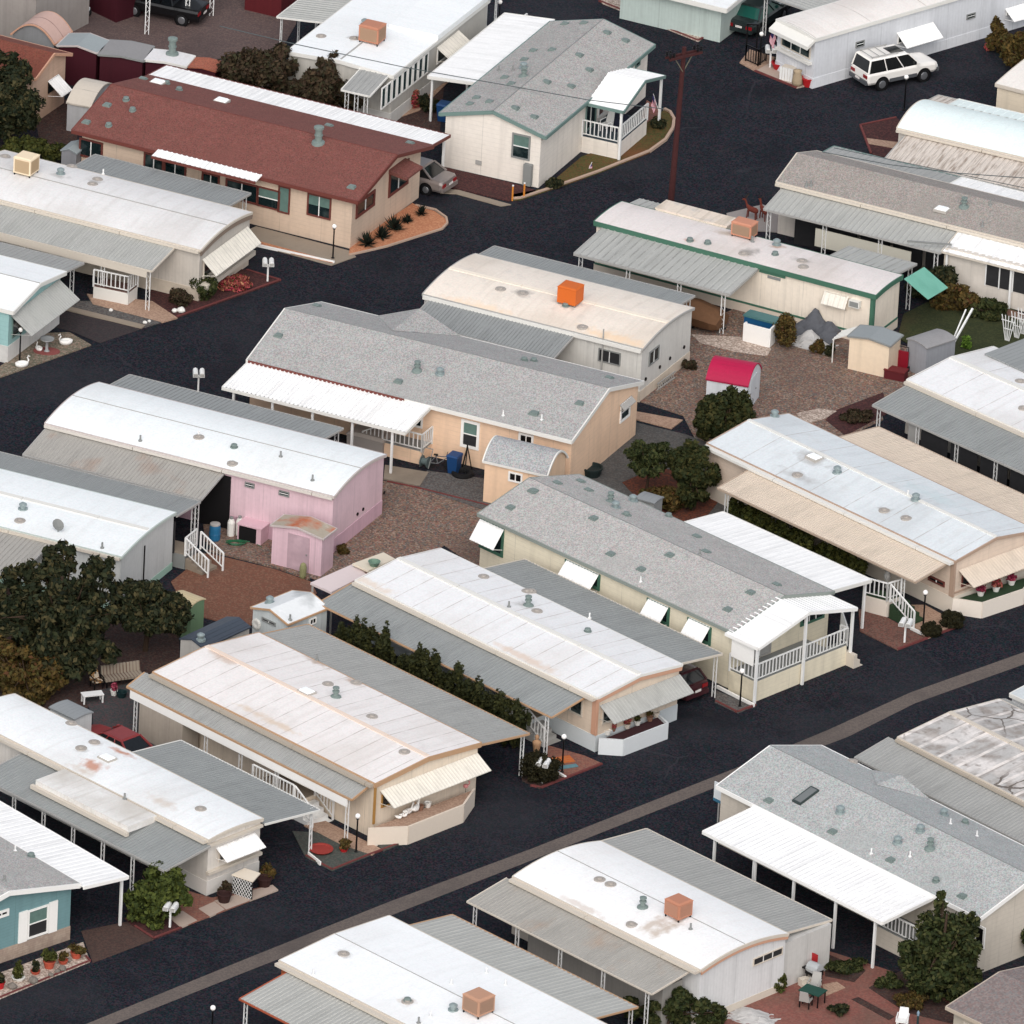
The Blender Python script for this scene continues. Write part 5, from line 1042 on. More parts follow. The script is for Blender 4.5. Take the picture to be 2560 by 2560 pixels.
h.vents([('sq', 'p', 175, 390), ('glass', 'p', 425, 362), ('mush', 'p', 665, 470), ('sq', 'p', 615, 605), ('mush', 'p', 1217, 600), ('mush', 'p', 1060, 680), ('flue', 'p', 1285, 720), ('pipe', 'p', 878, 755), ('pipe', 'p', 1145, 775), ('sq', 'p', 1015, 800), ('rnd', 'p', 1325, 945), ('sq', 'p', 1510, 1050), ('flat', 'p', 745, 122), ('mush', 'p', 1378, 490), ('pipe', 'p', 1425, 550), ('rnd', 'p', 1525, 545), ('pipe', 'p', 1607, 635)])

# 27 weathered roof right
h = Home('mobile_home', 'mobile home with badly weathered panel roof and wide grey awning at the right edge', 'mobile home', (2246, 1842), (2866, 2152), (3125, 2057), 3.0, .3, 'gable',
         roofm=mat('weathered_roof', C(198, 195, 192), .7, fine=(8, .15), stripes=[('x', 1.3, .2, C(232, 224, 218), .9)], stain=[(C(168, 158, 150), 1.3, .47, .9), (C(226, 220, 216), .5, .5, .8), (C(128, 116, 106), 2.2, .58, .9)], streak=('y', 3, C(160, 150, 142), .8), cracks=(.7, .03, C(110, 100, 92), .9)), wallm=m_wall('white_rib5', C(216, 216, 216), .2), trim=mFC, trimh=.14, ridge=(.24, mFC, .05), gutter=(.2, m_plain('dirty_gutter', C(196, 184, 168)))); H27 = h
h.awn('f', P('l', 765, 1695), (2755, 2206), 2.75, 2.35, aw('grey', sp=.22, am=.3), .22, 7, 'carport_roof', 'lattice', mFG)
h.awn('b', (2513, 1748), (3130, 2056), 2.85, 2.7, aw('grey', sp=.25, am=.3), .25, 4, 'carport_roof', 'lattice', mFG)
h = Home('mobile_home', 'pale grey flat roofed home peeking in at the right edge above the weathered roof', 'mobile home', P('l', 1840, 1250), (2830, 1880), (3000, 1800), 2.6, .15, 'bow', roofm=m_white('bluegrey', C(206, 212, 214), 0, .2), wallm=m_wall('white_rib5', C(216, 216, 216), .2), trim=mFW, trimh=.2)

# 28 bottom right corner
h = Home('manufactured_home', 'home with speckled brown-grey shingle roof at the bottom right corner', 'house', (2367, 2516), (2900, 2780), (3140, 2652), 2.5, .6, 'gable', ox=(.25, .2), oy=(.25, .2),
         roofm=mat('shingle_speckled', C(146, 134, 130), .9, speck=(11, [C(160, 146, 142), C(128, 116, 114), C(150, 126, 122), C(140, 138, 138)], .7), fine=(12, .12)), wallm=m_wall('bone_wall', C(206, 196, 180), .24), trim=m_plain('bone_trim', C(206, 190, 172)), trimh=.16)
h.win('f', None, None, mFC, .1, 'v', span=(.9, 2.4, .9, 2.0))

cr, ct, cg = C(214, 138, 100), C(206, 186, 166), C(166, 160, 154)
H25.spots([('o', 980, 1240, .5, 1.5, ct, .7), ('o', 1060, 1270, .5, 1.6, ct, .75), ('o', 480, 1120, 2.5, .3, ct, .5), ('o', 820, 1245, .4, .3, cg, .5)])
H24.spots([('n', 605, 1448, .7, .5, cg, .6), ('n', 1045, 1778, .6, .5, ct, .7)])
H13.spots([('c', 1640, 1740, .7, .7, cg, .8), ('c', 1480, 1610, .9, .5, ct, .8), ('d', 225, 1700, .6, .5, C(196, 150, 120), .8), ('h', 395, 30, .7, .4, cg, .6), ('c', 1230, 1660, .4, .3, C(206, 140, 110), .7)])
H6.spots([('g', 390, 330, .9, .7, cg, .75), ('f', 1842, 258, .7, .5, cg, .7), ('f', 1500, 350, 3.0, .8, C(240, 210, 176), .6), ('g', 700, 560, 3.0, .7, C(240, 206, 166), .6), ('g', 480, 495, .5, .3, cg, .6)])
H11.spots([('h', 480, 1400, 1.4, .8, cg, .55), ('h', 380, 1520, 2.2, .5, cg, .45), ('h', 1180, 1690, .5, .4, cg, .7), ('h', 970, 1755, .5, .4, cg, .7), ('h', 1300, 1650, 3, 1.0, C(196, 216, 218), .4)])
H20.spots([('j', 420, 1030, 1.2, .5, C(190, 160, 136), .7), ('j', 690, 1180, .8, .4, C(196, 160, 134), .7), ('i', 1560, 1010, 1.6, .5, C(214, 186, 166), .7), ('j', 100, 1440, 3, .35, C(222, 196, 166), .6)])
H21.spots([('j', 1850, 640, .7, .5, cg, .6), ('j', 780, 490, 2.5, .5, C(226, 204, 180), .6), ('k', 100, 1010, 3.5, .45, C(224, 196, 170), .6)])
H4.spots([('a', 35, 1080, .6, .4, cg, .7), ('a', 418, 1215, .7, .4, cg, .5), ('a', 660, 1250, .7, .4, cg, .5)])
H2.spots([('b', 690, 265, .7, .5, cg, .6)])
# ------------------------------------------------------------------ sheds
def shed_door(h, side, a0, a1, z1, m_, knob=True):
    mb = MB(); h.pbox(mb, side, a0, a1, .08, z1, .004, .04); d = mb.build('door', m_, h.root)
    mb = MB(); h.pbox(mb, side, a1 - .16, a1 - .1, z1 * .5, z1 * .5 + .07, .04, .08); mb.build('handle', mGreyTrim, d)
mShedW = m_wall('shed_white', C(206, 208, 208), .18)
mRustRoof = mat('rusty_roof', C(190, 178, 160), .7, fine=(8, .1), stain=[(C(206, 108, 66), .8, .46, .95), (C(224, 206, 190), 1.6, .6, .7)])
def shed(label, A, B, C_, he, rise, roofm, wallm, **k):
    kw = dict(prof='gable', axis='y', ox=(.06, .06), oy=(.06, .06), th=.07); kw.update(k)
    return Home('shed', label, 'shed', A, B, C_, he, rise, roofm=roofm, wallm=wallm, **kw)
s = shed('pink shed with rusty peaked roof beside the pink mobile home', P('j', 105, 88), P('j', 462, 182), P('j', 556, 112), 2.15, .26, mRustRoof, m_wall('pink_shed', C(226, 194, 204), .16), trim=m_plain('pinkish_trim', C(206, 194, 190)), trimh=.08)
shed_door(s, 'f', .95, 2.15, 1.95, m_wall('pink_door', C(216, 186, 196), .2))
s = shed('peach shed with grey shingle barn roof between the peach home and a grey roof', P('f', 1570, 1412), P('g', 243, 1512), P('g', 390, 1385), 2.3, .8, m_shingle('shed_grey', C(182, 184, 184)), m_wall('peach_shed', C(240, 206, 174), 0), prof='bow', axis='x', trim=mFW, trimh=.1)
s.win('f', P('f', 1745, 1482), P('f', 1838, 1572), mWhiteTrim, .09, 'v', mBlack)
s = shed('small arched shed with magenta red roof and white walls in the gravel yard', P('g', 1335, 848), P('g', 1637, 892), P('g', 1780, 775), 1.62, .72, mat('magenta_roof', C(192, 24, 76), .55, fine=(6, .1), stain=[(C(176, 44, 84), .6, .5, .6), (C(206, 70, 104), 1.6, .6, .5)], stripes=[('y', .75, .03, C(150, 30, 64), .6)]), m_wall('shed_pale', C(212, 216, 220), .2), prof='bow', axis='x')
shed_door(s, 'e', .5, 1.6, 1.75, m_wall('shed_pale', C(212, 216, 220), .2))
s = shed('cream shed with low grey roof at the edge of the brown gravel yard', P('h', 720, 550), P('h', 1012, 615), P('h', 1118, 545), 1.9, .16, mat('shed_roof_grey', C(160, 166, 168), .8, fine=(8, .06)), m_wall('cream_shed', C(234, 214, 188), 0), trim=mGreyTrim, trimh=.07)
mb = MB(); mb.sheet((-.05, .3, 1.85), (-.05, 1.5, 1.85), (-1.0, 1.5, 1.35), (-1.0, .3, 1.35), .3); mb.bar((-.95, .35, 0), (-.95, .35, 1.35), .05); mb.build('lean_to', mFW, s.root)
s = shed('dull silver metal shed behind the cream shed', P('h', 1120, 568), P('h', 1258, 640), P('h', 1460, 568), 1.75, .12, mat('silver_roof', C(166, 164, 164), .6, fine=(8, .08), stain=[(C(148, 144, 144), .6, .5, .6)]), m_wall('silver_wall', C(176, 178, 184), .22), prof='bow', axis='y')
s = shed('shed with dark ribbed roof and round steel vent behind the seamed cream-white roof', P('i', 1235, 872), P('i', 1420, 935), P('i', 1800, 808), 2.2, .25, mat('dark_ribbed', C(74, 82, 94), .5, fine=(8, .1), stripes=[('x', .24, .05, C(50, 56, 66), .7)], streak=('y', 3, C(58, 74, 84), .6)), m_wall('shed_bone', C(196, 192, 186), .3))
s.vents([('mush', 'i', 1385, 880)])
s = shed('green ribbed shed with straw coloured roof half hidden by the round tree', P('i', 1165, 590), P('i', 1320, 650), P('i', 1417, 597), 1.9, .12, mat('straw_roof', C(214, 196, 158), .7, fine=(8, .06), stripes=[('y', .2, .03, C(180, 160, 126), .6)]), m_wall('shed_green', C(122, 150, 116), .16), prof='bow', axis='x')
s = shed('low white ribbed shed with grey roof by the white plastic table', P('i', 335, 1345), P('i', 515, 1432), P('i', 642, 1378), 1.9, .06, mat('shed_roof_grey2', C(160, 164, 166), .7, fine=(8, .06), stripes=[('x', .25, .03, C(136, 140, 142), .5)]), mShedW, prof='bow', axis='x')
s = shed('small white outbuilding with patched white and grey gable roof and round fan on its wall', P('i', 1735, 655), P('j', 212, 775), P('j', 470, 650), 2.3, .35, mat('patched_roof', C(222, 224, 224), .6, fine=(7, .05), stain=[(C(170, 174, 174), .5, .5, .9), (C(240, 240, 240), 1.2, .6, .8)]), m_wall('shed_white2', C(206, 212, 212), .2), trim=mOrange, trimh=.09)
s.win('f', P('j', 45, 722), P('j', 137, 790), mGreyTrim, .06, 'v', mScreenShade); s.win('e', P('j', 368, 740), P('j', 412, 765), mWhiteTrim, .05, 'v', mBlack)
s.vents([('mush', 'j', 95, 625), ('dark', 'j', 235, 745)])
mb = MB(); a, z = s.wallpt('f', P('j', 0, 770)); mb.lathe([(.28, -.004), (.28, -.06), (.2, -.08), (.02, -.05)], s.on('f', .35, z, 0), 14, 'y'); mb.build('wall_fan', mFW, s.root)
# row of sheds at the top left: maroon sided
mMaroon = m_wall('maroon', C(74, 24, 36), .3)
s = shed('pinkish barn-roofed shed at the left end of the shed row', P('a', 80, 232), P('a', 372, 305), P('a', 468, 214), 2.1, .85, mat('pink_roof', C(212, 178, 166), .7, fine=(7, .06), stripes=[('y', 1.0, .06, C(120, 92, 90), .8)]), m_wall('shed_grey3', C(150, 152, 154), .3), prof='bow', axis='y', trim=mPeach, trimh=.08)
s = shed('maroon sided shed with pale blue-grey peaked roof in the shed row', P('a', 395, 312), P('a', 668, 366), P('a', 738, 280), 2.2, .22, mat('bluegrey_roof', C(166, 174, 176), .7, fine=(7, .06)), mMaroon, trim=m_plain('pinkish_trim', C(206, 194, 190)), trimh=.08)
s = shed('maroon sided shed with plain dull grey roof in the shed row', P('a', 682, 372), P('a', 988, 418), P('a', 1052, 318), 2.2, .1, mat('dullgrey_roof', C(158, 156, 156), .7, fine=(7, .08)), mMaroon, trim=mGreyTrim, trimh=.1)
s = shed('maroon sided shed with white roof and turbine vent in the shed row', P('a', 996, 408), P('a', 1282, 455), P('a', 1345, 384), 2.2, .08, m_white('shedwhite', C(222, 220, 220), 0, .2), mMaroon, trim=mFW, trimh=.12)
s.vents([('tall', 'a', 1188, 372)])
s = shed('shed with flat terracotta roof at the right end of the shed row', P('a', 1286, 462), P('a', 1490, 495), P('a', 1540, 425), 2.1, .1, m_shingle('terra', C(176, 106, 84)), mMaroon)
s = shed('round topped off-white shed behind the red-brown house', P('a', 455, 708), P('a', 620, 748), P('a', 745, 585), 1.65, .62, mat('bone_barrel', C(214, 204, 190), .6, fine=(7, .05), stripes=[('y', .95, .03, C(150, 142, 134), .7)]), m_wall('shed_white3', C(196, 196, 198), .2), prof='bow', axis='x')
s = shed('small grey peaked shed behind the left corner of the red-brown house', P('a', 415, 1035), P('a', 530, 1062), P('a', 600, 1000), 1.8, .2, mat('bluegrey_roof', C(150, 156, 164)), m_wall('shed_grey4', C(160, 160, 164), .2))
s = shed('low grey box shed behind the grey gable roof near the small trees', P('g', 850, 1668), P('g', 978, 1712), P('g', 1015, 1660), 1.35, .06, mat('shed_roof_grey2', C(160, 164, 166)), m_wall('shed_grey5', C(176, 178, 178), .2), prof='bow', axis='x')
# big grey building cut off at the top left corner
s = Home('outbuilding', 'bone grey building corner with white post at the top left corner of the photo', 'building', (-120, -70), P('a', 225, 0), (190, -80), 3.2, .1, 'bow', roofm=mat('dullgrey_roof', C(158, 156, 156)), wallm=m_wall('bone_grey', C(176, 168, 162), .4))
# flat pink and cream covers at the end of the seamed white roof
w0 = [G(P('j', *q), 2.3) for q in ((375, 490), (520, 555), (760, 430), (670, 360))]
r = thing('shade_shelter', 'flat pale pink shelter roof behind the long white seamed roof', 'shelter', (w0[0].x, w0[0].y, 0)); o = w0[0].copy(); o.z = 0
mb = MB(); mb.prism([((q - o).x, (q - o).y) for q in w0], 2.2, 2.32); mb.build('roof', m_plain('pale_pink', C(222, 206, 204)), r)
for q in w0: mb = MB(); c = sum((x for x in w0), Vector()) / 4; p_ = q.lerp(c, .08) - o; mb.box(p_.x - .05, p_.x + .05, p_.y - .05, p_.y + .05, 0, 2.2); mb.build('post', mFG, r)
w0 = [G(P('j', *q), 2.5) for q in ((665, 358), (775, 408), (960, 325), (880, 280))]
r = thing('shade_shelter', 'flat cream shelter roof with green tub on top, behind the long white seamed roof', 'shelter', (w0[0].x, w0[0].y, 0)); o = w0[0].copy(); o.z = 0
mb = MB(); mb.prism([((q - o).x, (q - o).y) for q in w0], 2.42, 2.52); mb.build('roof', m_plain('pale_cream', C(222, 210, 190)), r)
for q in w0: mb = MB(); c = sum((x for x in w0), Vector()) / 4; p_ = q.lerp(c, .08) - o; mb.box(p_.x - .05, p_.x + .05, p_.y - .05, p_.y + .05, 0, 2.42); mb.build('post', mFG, r)
q = G(P('j', 815, 370), 2.53); mb = MB(); mb.lathe([(.2, 0), (.3, .22), (.32, .24), (.27, .24), (.18, .04)], (0, 0, 0), 12); o = mb.build('tub', m_plain('tub_green', C(120, 150, 132))); o.location = q; tag(o, 'round grey-green tub on the flat cream shelter roof', 'tub')

# ------------------------------------------------------------------ trees and plants
def leafmat(n, cols):
    m = bpy.data.materials.new('leaf_' + n); m.use_nodes = True; nt = m.node_tree; b = nt.nodes['Principled BSDF']; b.inputs['Roughness'].default_value = .75; b.inputs['Specular IOR Level'].default_value = .15
    g = nt.nodes.new('ShaderNodeNewGeometry'); cr = nt.nodes.new('ShaderNodeValToRGB'); el = cr.color_ramp.elements
    while len(el) < len(cols): el.new(.5)
    for i, c in enumerate(cols): el[i].position = i / (len(cols) - 1); el[i].color = (*c, 1)
    nt.links.new(g.outputs['Random Per Island'], cr.inputs[0]); nt.links.new(cr.outputs[0], b.inputs['Base Color']); return m
lDark = leafmat('dark', [C(22, 28, 18), C(36, 44, 26), C(54, 58, 36), C(86, 78, 50), C(28, 38, 22), C(44, 48, 30)])
lGreen = leafmat('green', [C(34, 42, 24), C(48, 58, 30), C(62, 70, 36), C(78, 78, 44), C(40, 50, 28)])
lOlive = leafmat('olive', [C(58, 50, 28), C(84, 70, 36), C(104, 82, 40), C(74, 72, 36), C(92, 58, 36)])
lRed = leafmat('redbrown', [C(50, 44, 32), C(70, 52, 40), C(58, 60, 40), C(84, 66, 48), C(44, 46, 34)])
lHedge = leafmat('hedge', [C(44, 52, 24), C(66, 72, 32), C(88, 88, 40), C(56, 60, 30)])
lOrange = leafmat('citrus', [C(34, 44, 24), C(50, 58, 28), C(70, 66, 32), C(44, 52, 28), C(56, 60, 30), C(40, 48, 26), C(80, 74, 38)])
lBright = leafmat('bright', [C(70, 100, 36), C(96, 128, 48), C(120, 150, 60)])
lFlower = leafmat('flower', [C(170, 52, 74), C(196, 96, 96), C(70, 80, 40), C(150, 40, 60), C(206, 150, 110)])
lMaroon = leafmat('maroon', [C(120, 30, 60), C(160, 50, 80), C(190, 110, 120)])
def foliage(name, m_, parent, clumps, n, size, seed, sub=10, subr=.34, droop=0, solid=.5):
    n = int(n * 1.35); subr *= .98; size *= 1.35; sub = int(sub * 1.35)
    rg = np.random.default_rng(seed); cen = []; rad = []
    for (x, y, z, rx, ry, rz) in clumps:
        for _ in range(sub):
            d = rg.normal(size=3); d /= np.linalg.norm(d); k = solid + (1 - solid) * rg.random()
            cen.append((x + d[0] * rx * k * .8, y + d[1] * ry * k * .8, z + d[2] * rz * k * .8)); rad.append((rx * subr * rg.uniform(.7, 1.35), ry * subr * rg.uniform(.7, 1.35), rz * subr * rg.uniform(.7, 1.35)))
    cen = np.array(cen); rad = np.array(rad); w = rad.prod(1) ** (2 / 3); w /= w.sum()
    idx = rg.choice(len(cen), n, p=w); d = rg.normal(size=(n, 3)); d /= np.linalg.norm(d, axis=1)[:, None]
    rr = rg.random(n) ** .5; pos = cen[idx] + d * rad[idx] * rr[:, None]
    pos[:, 2] = np.maximum(pos[:, 2], .03)
    nm = d + rg.normal(size=(n, 3)) * .7 + np.array([0, 0, .35]); nm /= np.linalg.norm(nm, axis=1)[:, None]
    t = np.cross(nm, rg.normal(size=(n, 3))); t /= np.linalg.norm(t, axis=1)[:, None]; b = np.cross(nm, t)
    s = size * rg.uniform(.6, 1.4, n)[:, None]
    vs = np.stack([pos - t * s, pos - b * s * .55, pos + t * s, pos + b * s * .55 + nm * s * .12], 1).reshape(-1, 3)
    me = bpy.data.meshes.new(name); me.from_pydata(vs.tolist(), [], np.arange(4 * n).reshape(-1, 4).tolist()); me.materials.append(m_); me.update()
    o = bpy.data.objects.new(name, me); COL.objects.link(o); o.parent = parent; return o
def tree(name, label, cat, base, clumps, m_, n, size, seed, trunk=.14, sub=10, subr=.34, group=None, limbs=True, solid=.55):
    r = thing(name, label, cat, base, 0, group); rg = random.Random(seed); mb = MB()
    top = max(c[2] for c in clumps); x0 = sum(c[0] for c in clumps) / len(clumps); y0 = sum(c[1] for c in clumps) / len(clumps)
    if trunk:
        mb.tube([(0, 0, -.05), (x0 * .2 + .04, y0 * .2, top * .3), (x0 * .6, y0 * .6 + .05, top * .6), (x0, y0, top)], trunk, 7, trunk * .4)
        if limbs:
            for c in clumps:
                for _ in range(3):
                    e = (c[0] + rg.uniform(-.6, .6) * c[3], c[1] + rg.uniform(-.6, .6) * c[4], c[2] + rg.uniform(-.1, .6) * c[5]); h_ = top * rg.uniform(.3, .6)
                    mb.tube([(x0 * .4, y0 * .4, h_), (e[0] * .6 + x0 * .2, e[1] * .6 + y0 * .2, (h_ + e[2]) / 2 + .1), e], trunk * .45, 5, .015)
        mb.build('trunk', mBark, r)
    foliage('crown', m_, r, clumps, n, size, seed, sub, subr, solid=solid); return r
def T(px, py_, **k): return G((px, py_))
# photo-based placing: crown centre pixel and ground pixel
def crown_at(base, px, z): q = G(px, z) - base; return q.x, q.y
b = G(P('i', 420, 1130)); cs = []
for (u, v, z, rx, rz) in ((420, 650, 3.6, 2.0, 1.8), (180, 640, 3.0, 1.7, 1.6), (640, 480, 4.3, 1.1, 1.1), (300, 400, 4.4, 1.4, 1.1), (560, 850, 2.6, 1.6, 1.4), (60, 780, 2.4, 1.4, 1.4), (330, 960, 1.8, 1.8, 1.3), (690, 400, 4.6, .8, .9), (410, 330, 4.9, 1.1, .9), (520, 600, 3.6, 1.6, 1.4), (120, 480, 3.9, 1.3, 1.2), (700, 700, 2.6, 1.3, 1.2), (480, 1000, 1.6, 1.6, 1.1), (250, 800, 2.6, 1.8, 1.5), (640, 950, 1.8, 1.3, 1.0)):
    q = crown_at(b, P('i', u, v), z); cs.append((q[0], q[1], z, rx, rx, rz))
tree('broadleaf_tree', 'largest dark leafy tree standing at the left edge beside the mint trimmed home', 'tree', b, cs, lDark, 16000, .12, 3, .2, 12, .3)
b = G(P('i', 1000, 960)); cs = []
for (u, v, z, rx, rz) in ((1050, 620, 2.6, 1.7, 1.0), (880, 600, 2.6, 1.2, .9), (1200, 650, 2.4, 1.1, .8), (1040, 720, 2.0, 1.9, .9), (1190, 760, 1.9, 1.0, .7), (880, 720, 2.0, 1.2, .8), (1030, 560, 2.9, 1.3, .7)):
    q = crown_at(b, P('i', u, v), z); cs.append((q[0], q[1], z, rx, rx, rz))
tree('broadleaf_tree', 'round domed dark tree right of the largest tree, in front of a green shed', 'tree', b, cs, lDark, 9000, .1, 4, .16, 14, .3)
b = G(P('i', 200, 1300)); cs = []
for (u, v, z, rx, rz) in ((110, 1060, 1.4, 1.7, 1.1), (300, 1120, 1.1, 1.4, 1.0), (180, 1230, .7, 1.6, .7), (-60, 1000, 1.7, 1.5, 1.2)):
    q = crown_at(b, P('i', u, v), z); cs.append((q[0], q[1], z, rx, rx, rz))
tree('bush', 'sprawling olive and rust coloured bush under the largest dark tree at the left edge', 'bush', b, cs, lOlive, 9000, .1, 5, .1, 12, .34)
b = G(P('a', 60, 960)); cs = []
for (u, v, z, rx, rz) in ((60, 600, 3.2, 1.9, 1.5), (130, 740, 2.4, 1.5, 1.3), (20, 450, 4.0, 1.4, 1.2), (110, 840, 1.6, 1.4, 1.0), (-60, 700, 2.8, 1.6, 1.5)):
    q = crown_at(b, P('a', u, v), z); cs.append((q[0], q[1], z, rx, rx, rz))
tree('broadleaf_tree', 'dark green tree at the upper left edge in front of the peach house', 'tree', b, cs, lDark, 11000, .11, 6, .18, 12, .32)
b = G(P('a', 230, 1090)); q = crown_at(b, P('a', 230, 1000), .8)
tree('bush', 'low yellow-green shrubs beneath the tree at the upper left edge', 'bush', b, [(q[0] - 1, q[1], .7, 1.4, 1.2, .7), (q[0] + .8, q[1] - .1, .6, 1.2, 1.0, .6)], lHedge, 3500, .09, 7, .06)
b = G(P('b', 100, 760)); cs = []
for (u, v, z, rx, rz) in ((-60, 460, 2.4, 1.5, 1.4), (90, 520, 2.0, 1.4, 1.3), (180, 420, 2.6, .9, 1.1), (-150, 520, 1.6, 1.2, 1.2)):
    q = crown_at(b, P('b', u, v), z); cs.append((q[0], q[1], z, rx, rx, rz))
tree('leafy_shrub', 'tall red-brown and green shrub behind the white patio cover, left of its twin', 'shrub', b, cs, lRed, 8000, .1, 8, .1, 12, .34, group=None)
b = G(P('b', 470, 800)); cs = []
for (u, v, z, rx, rz) in ((470, 560, 2.0, 1.1, 1.2), (400, 650, 1.5, 1.2, 1.0), (500, 450, 2.7, .6, .9), (600, 660, 1.2, 1.3, .9), (300, 640, 1.5, .9, .9)):
    q = crown_at(b, P('b', u, v), z); cs.append((q[0], q[1], z, rx, rx, rz))
tree('leafy_shrub', 'tall red-brown shrub in front of the small grey porch roof at the top', 'shrub', b, cs, lRed, 8000, .1, 9, .1, 12, .34)
b = G(P('g', 1450, 1330)); cs = []
for (u, v, z, rx, rz) in ((1470, 1080, 1.6, 1.4, 1.25), (1380, 1150, 1.3, 1.1, 1.0), (1560, 1020, 1.9, 1.1, 1.0), (1500, 1200, .9, 1.3, .8), (1600, 1130, 1.3, .9, .9)):
    q = crown_at(b, P('g', u, v), z); cs.append((q[0], q[1], z, rx, rx, rz))
tree('citrus_tree', 'round citrus tree with orange fruit in front of the magenta roofed shed', 'tree', b, cs, lOrange, 10000, .09, 10, .12, 12, .32)
b = G(P('g', 925, 1630)); cs = []
for (u, v, z, rx, rz) in ((900, 1370, 2.0, .95, .7), (1000, 1360, 2.0, .9, .65), (950, 1450, 1.5, 1.0, .6)):
    q = crown_at(b, P('g', u, v), z); cs.append((q[0], q[1], z, rx, rx, rz))
tree('broadleaf_tree', 'small open crowned tree with bare leaning trunk left of the taller citrus', 'tree', b, cs, lGreen, 5500, .08, 11, .09, 12, .32)
b = G(P('g', 1240, 1760)); cs = []
for (u, v, z, rx, rz) in ((1250, 1380, 2.6, .9, .9), (1200, 1480, 2.0, 1.1, 1.0), (1310, 1490, 1.9, 1.0, 1.0), (1250, 1600, 1.2, 1.1, .9), (1140, 1400, 2.2, .7, .7)):
    q = crown_at(b, P('g', u, v), z); cs.append((q[0], q[1], z, rx, rx, rz))
tree('citrus_tree', 'taller citrus tree beside the pale blue-white roof', 'tree', b, cs, lOrange, 8500, .09, 12, .11, 12, .32)
b = G(P('g', 1080, 1740)); tree('bush', 'low green bush at the foot of the two small trees', 'bush', b, [(0, 0, .5, 1.2, .9, .6), (-.8, .4, .4, .8, .8, .5)], lOlive, 2500, .08, 13, .05)
b = G(P('m', 1070, 1215)); cs = []
for (u, v, z, rx, rz) in ((1080, 990, 1.5, 1.5, 1.1), (1000, 1080, 1.0, 1.1, .9), (1170, 1070, 1.1, 1.1, .9), (1120, 920, 1.9, 1.0, .8), (1060, 1150, .6, 1.3, .6)):
    q = crown_at(b, P('m', u, v), z); cs.append((q[0], q[1], z, rx, rx, rz))
tree('citrus_tree', 'rounded glossy green shrub tree beside the white carport of the blue house', 'tree', b, cs, leafmat('citrus2', [C(44, 54, 26), C(66, 78, 34), C(92, 100, 44), C(54, 64, 30)]), 9000, .09, 14, .1, 12, .32)
b = G(P('p', 1330, 1760)); cs = []
for (u, v, z, rx, rz) in ((1350, 1330, 2.6, 1.5, 1.3), (1250, 1480, 1.8, 1.4, 1.2), (1480, 1380, 2.4, 1.3, 1.2), (1400, 1560, 1.4, 1.6, 1.1), (1540, 1260, 3.0, .8, .8), (1290, 1240, 3.2, .7, .7), (1345, 1090, 4.0, .35, .85), (1500, 1560, 1.3, 1.3, .9), (1380, 1450, 1.8, 1.7, 1.3), (1260, 1600, 1.1, 1.3, .9), (1420, 1680, .7, 1.4, .6)):
    q = crown_at(b, P('p', u, v), z); cs.append((q[0], q[1], z, rx, rx, rz))
tree('citrus_tree', 'dense dark tree with one tall shoot in front of the large beige home', 'tree', b, cs, lGreen, 14000, .1, 15, .14, 12, .3)
b = G(P('p', 1960, 1470)); tree('bush', 'green bush cut by the right edge above the speckled brown roof', 'bush', b, [(-.4, .3, 1.0, 1.0, 1.0, .8), (.6, .4, 1.1, 1.2, 1, .9)], lGreen, 3500, .08, 16, .08)
b = G(P('o', 1060, 1960)); tree('bush', 'leafy green bush at the bottom edge under the tan ribbed carport', 'bush', b, [(-1.1, .3, .8, 1.1, .9, .8), (.6, .4, 1.0, 1.3, 1.0, .9), (2.0, .6, .6, .9, .8, .6)], lGreen, 6000, .09, 17, .08)
b = G(P('d', 1745, 355)); tree('conifer_shrub', 'pointed cypress shrub beside the white ribbed home at the top right', 'shrub', b, [(0, 0, .7, .65, .65, .8), (0, 0, 1.4, .4, .4, .8)], lOlive, 3500, .06, 18, .06, 10, .4)
b = G(P('d', 1880, 470)); tree('bush', 'wide olive green bush at the right edge below the cypress shrub', 'bush', b, [(0, .1, 1.0, 1.3, 1.1, 1.0), (.9, .6, 1.3, 1.1, 1, 1.0)], lOlive, 5500, .08, 19, .08)
# shrubs behind the green trimmed home
for i, (u, v, rx, rz, lab, lm) in enumerate(((1330, 300, 1.3, 1.2, 'dark shrub under the mint shade cloth', lDark), (1480, 370, 1.4, .9, 'rust tinted shrub left of the white enclosed porch wall', lOlive), (1690, 420, 1.2, .6, 'low green shrub at the foot of the white porch wall at the right', lGreen))):
    b = G(P('h', u, v)); tree('shrub', lab, 'shrub', b, [(0, 0, rz * .7, rx, rx * .8, rz), (-rx * .6, .3, rz * .6, rx * .7, rx * .6, rz * .8)], lm, 4500, .09, 30 + i, .06)
b = G(P('h', 1535, 640)); tree('shrub', 'small bright lime green plant on the dark lawn', 'plant', b, [(0, 0, .35, .3, .3, .4)], lBright, 260, .09, 36, 0)
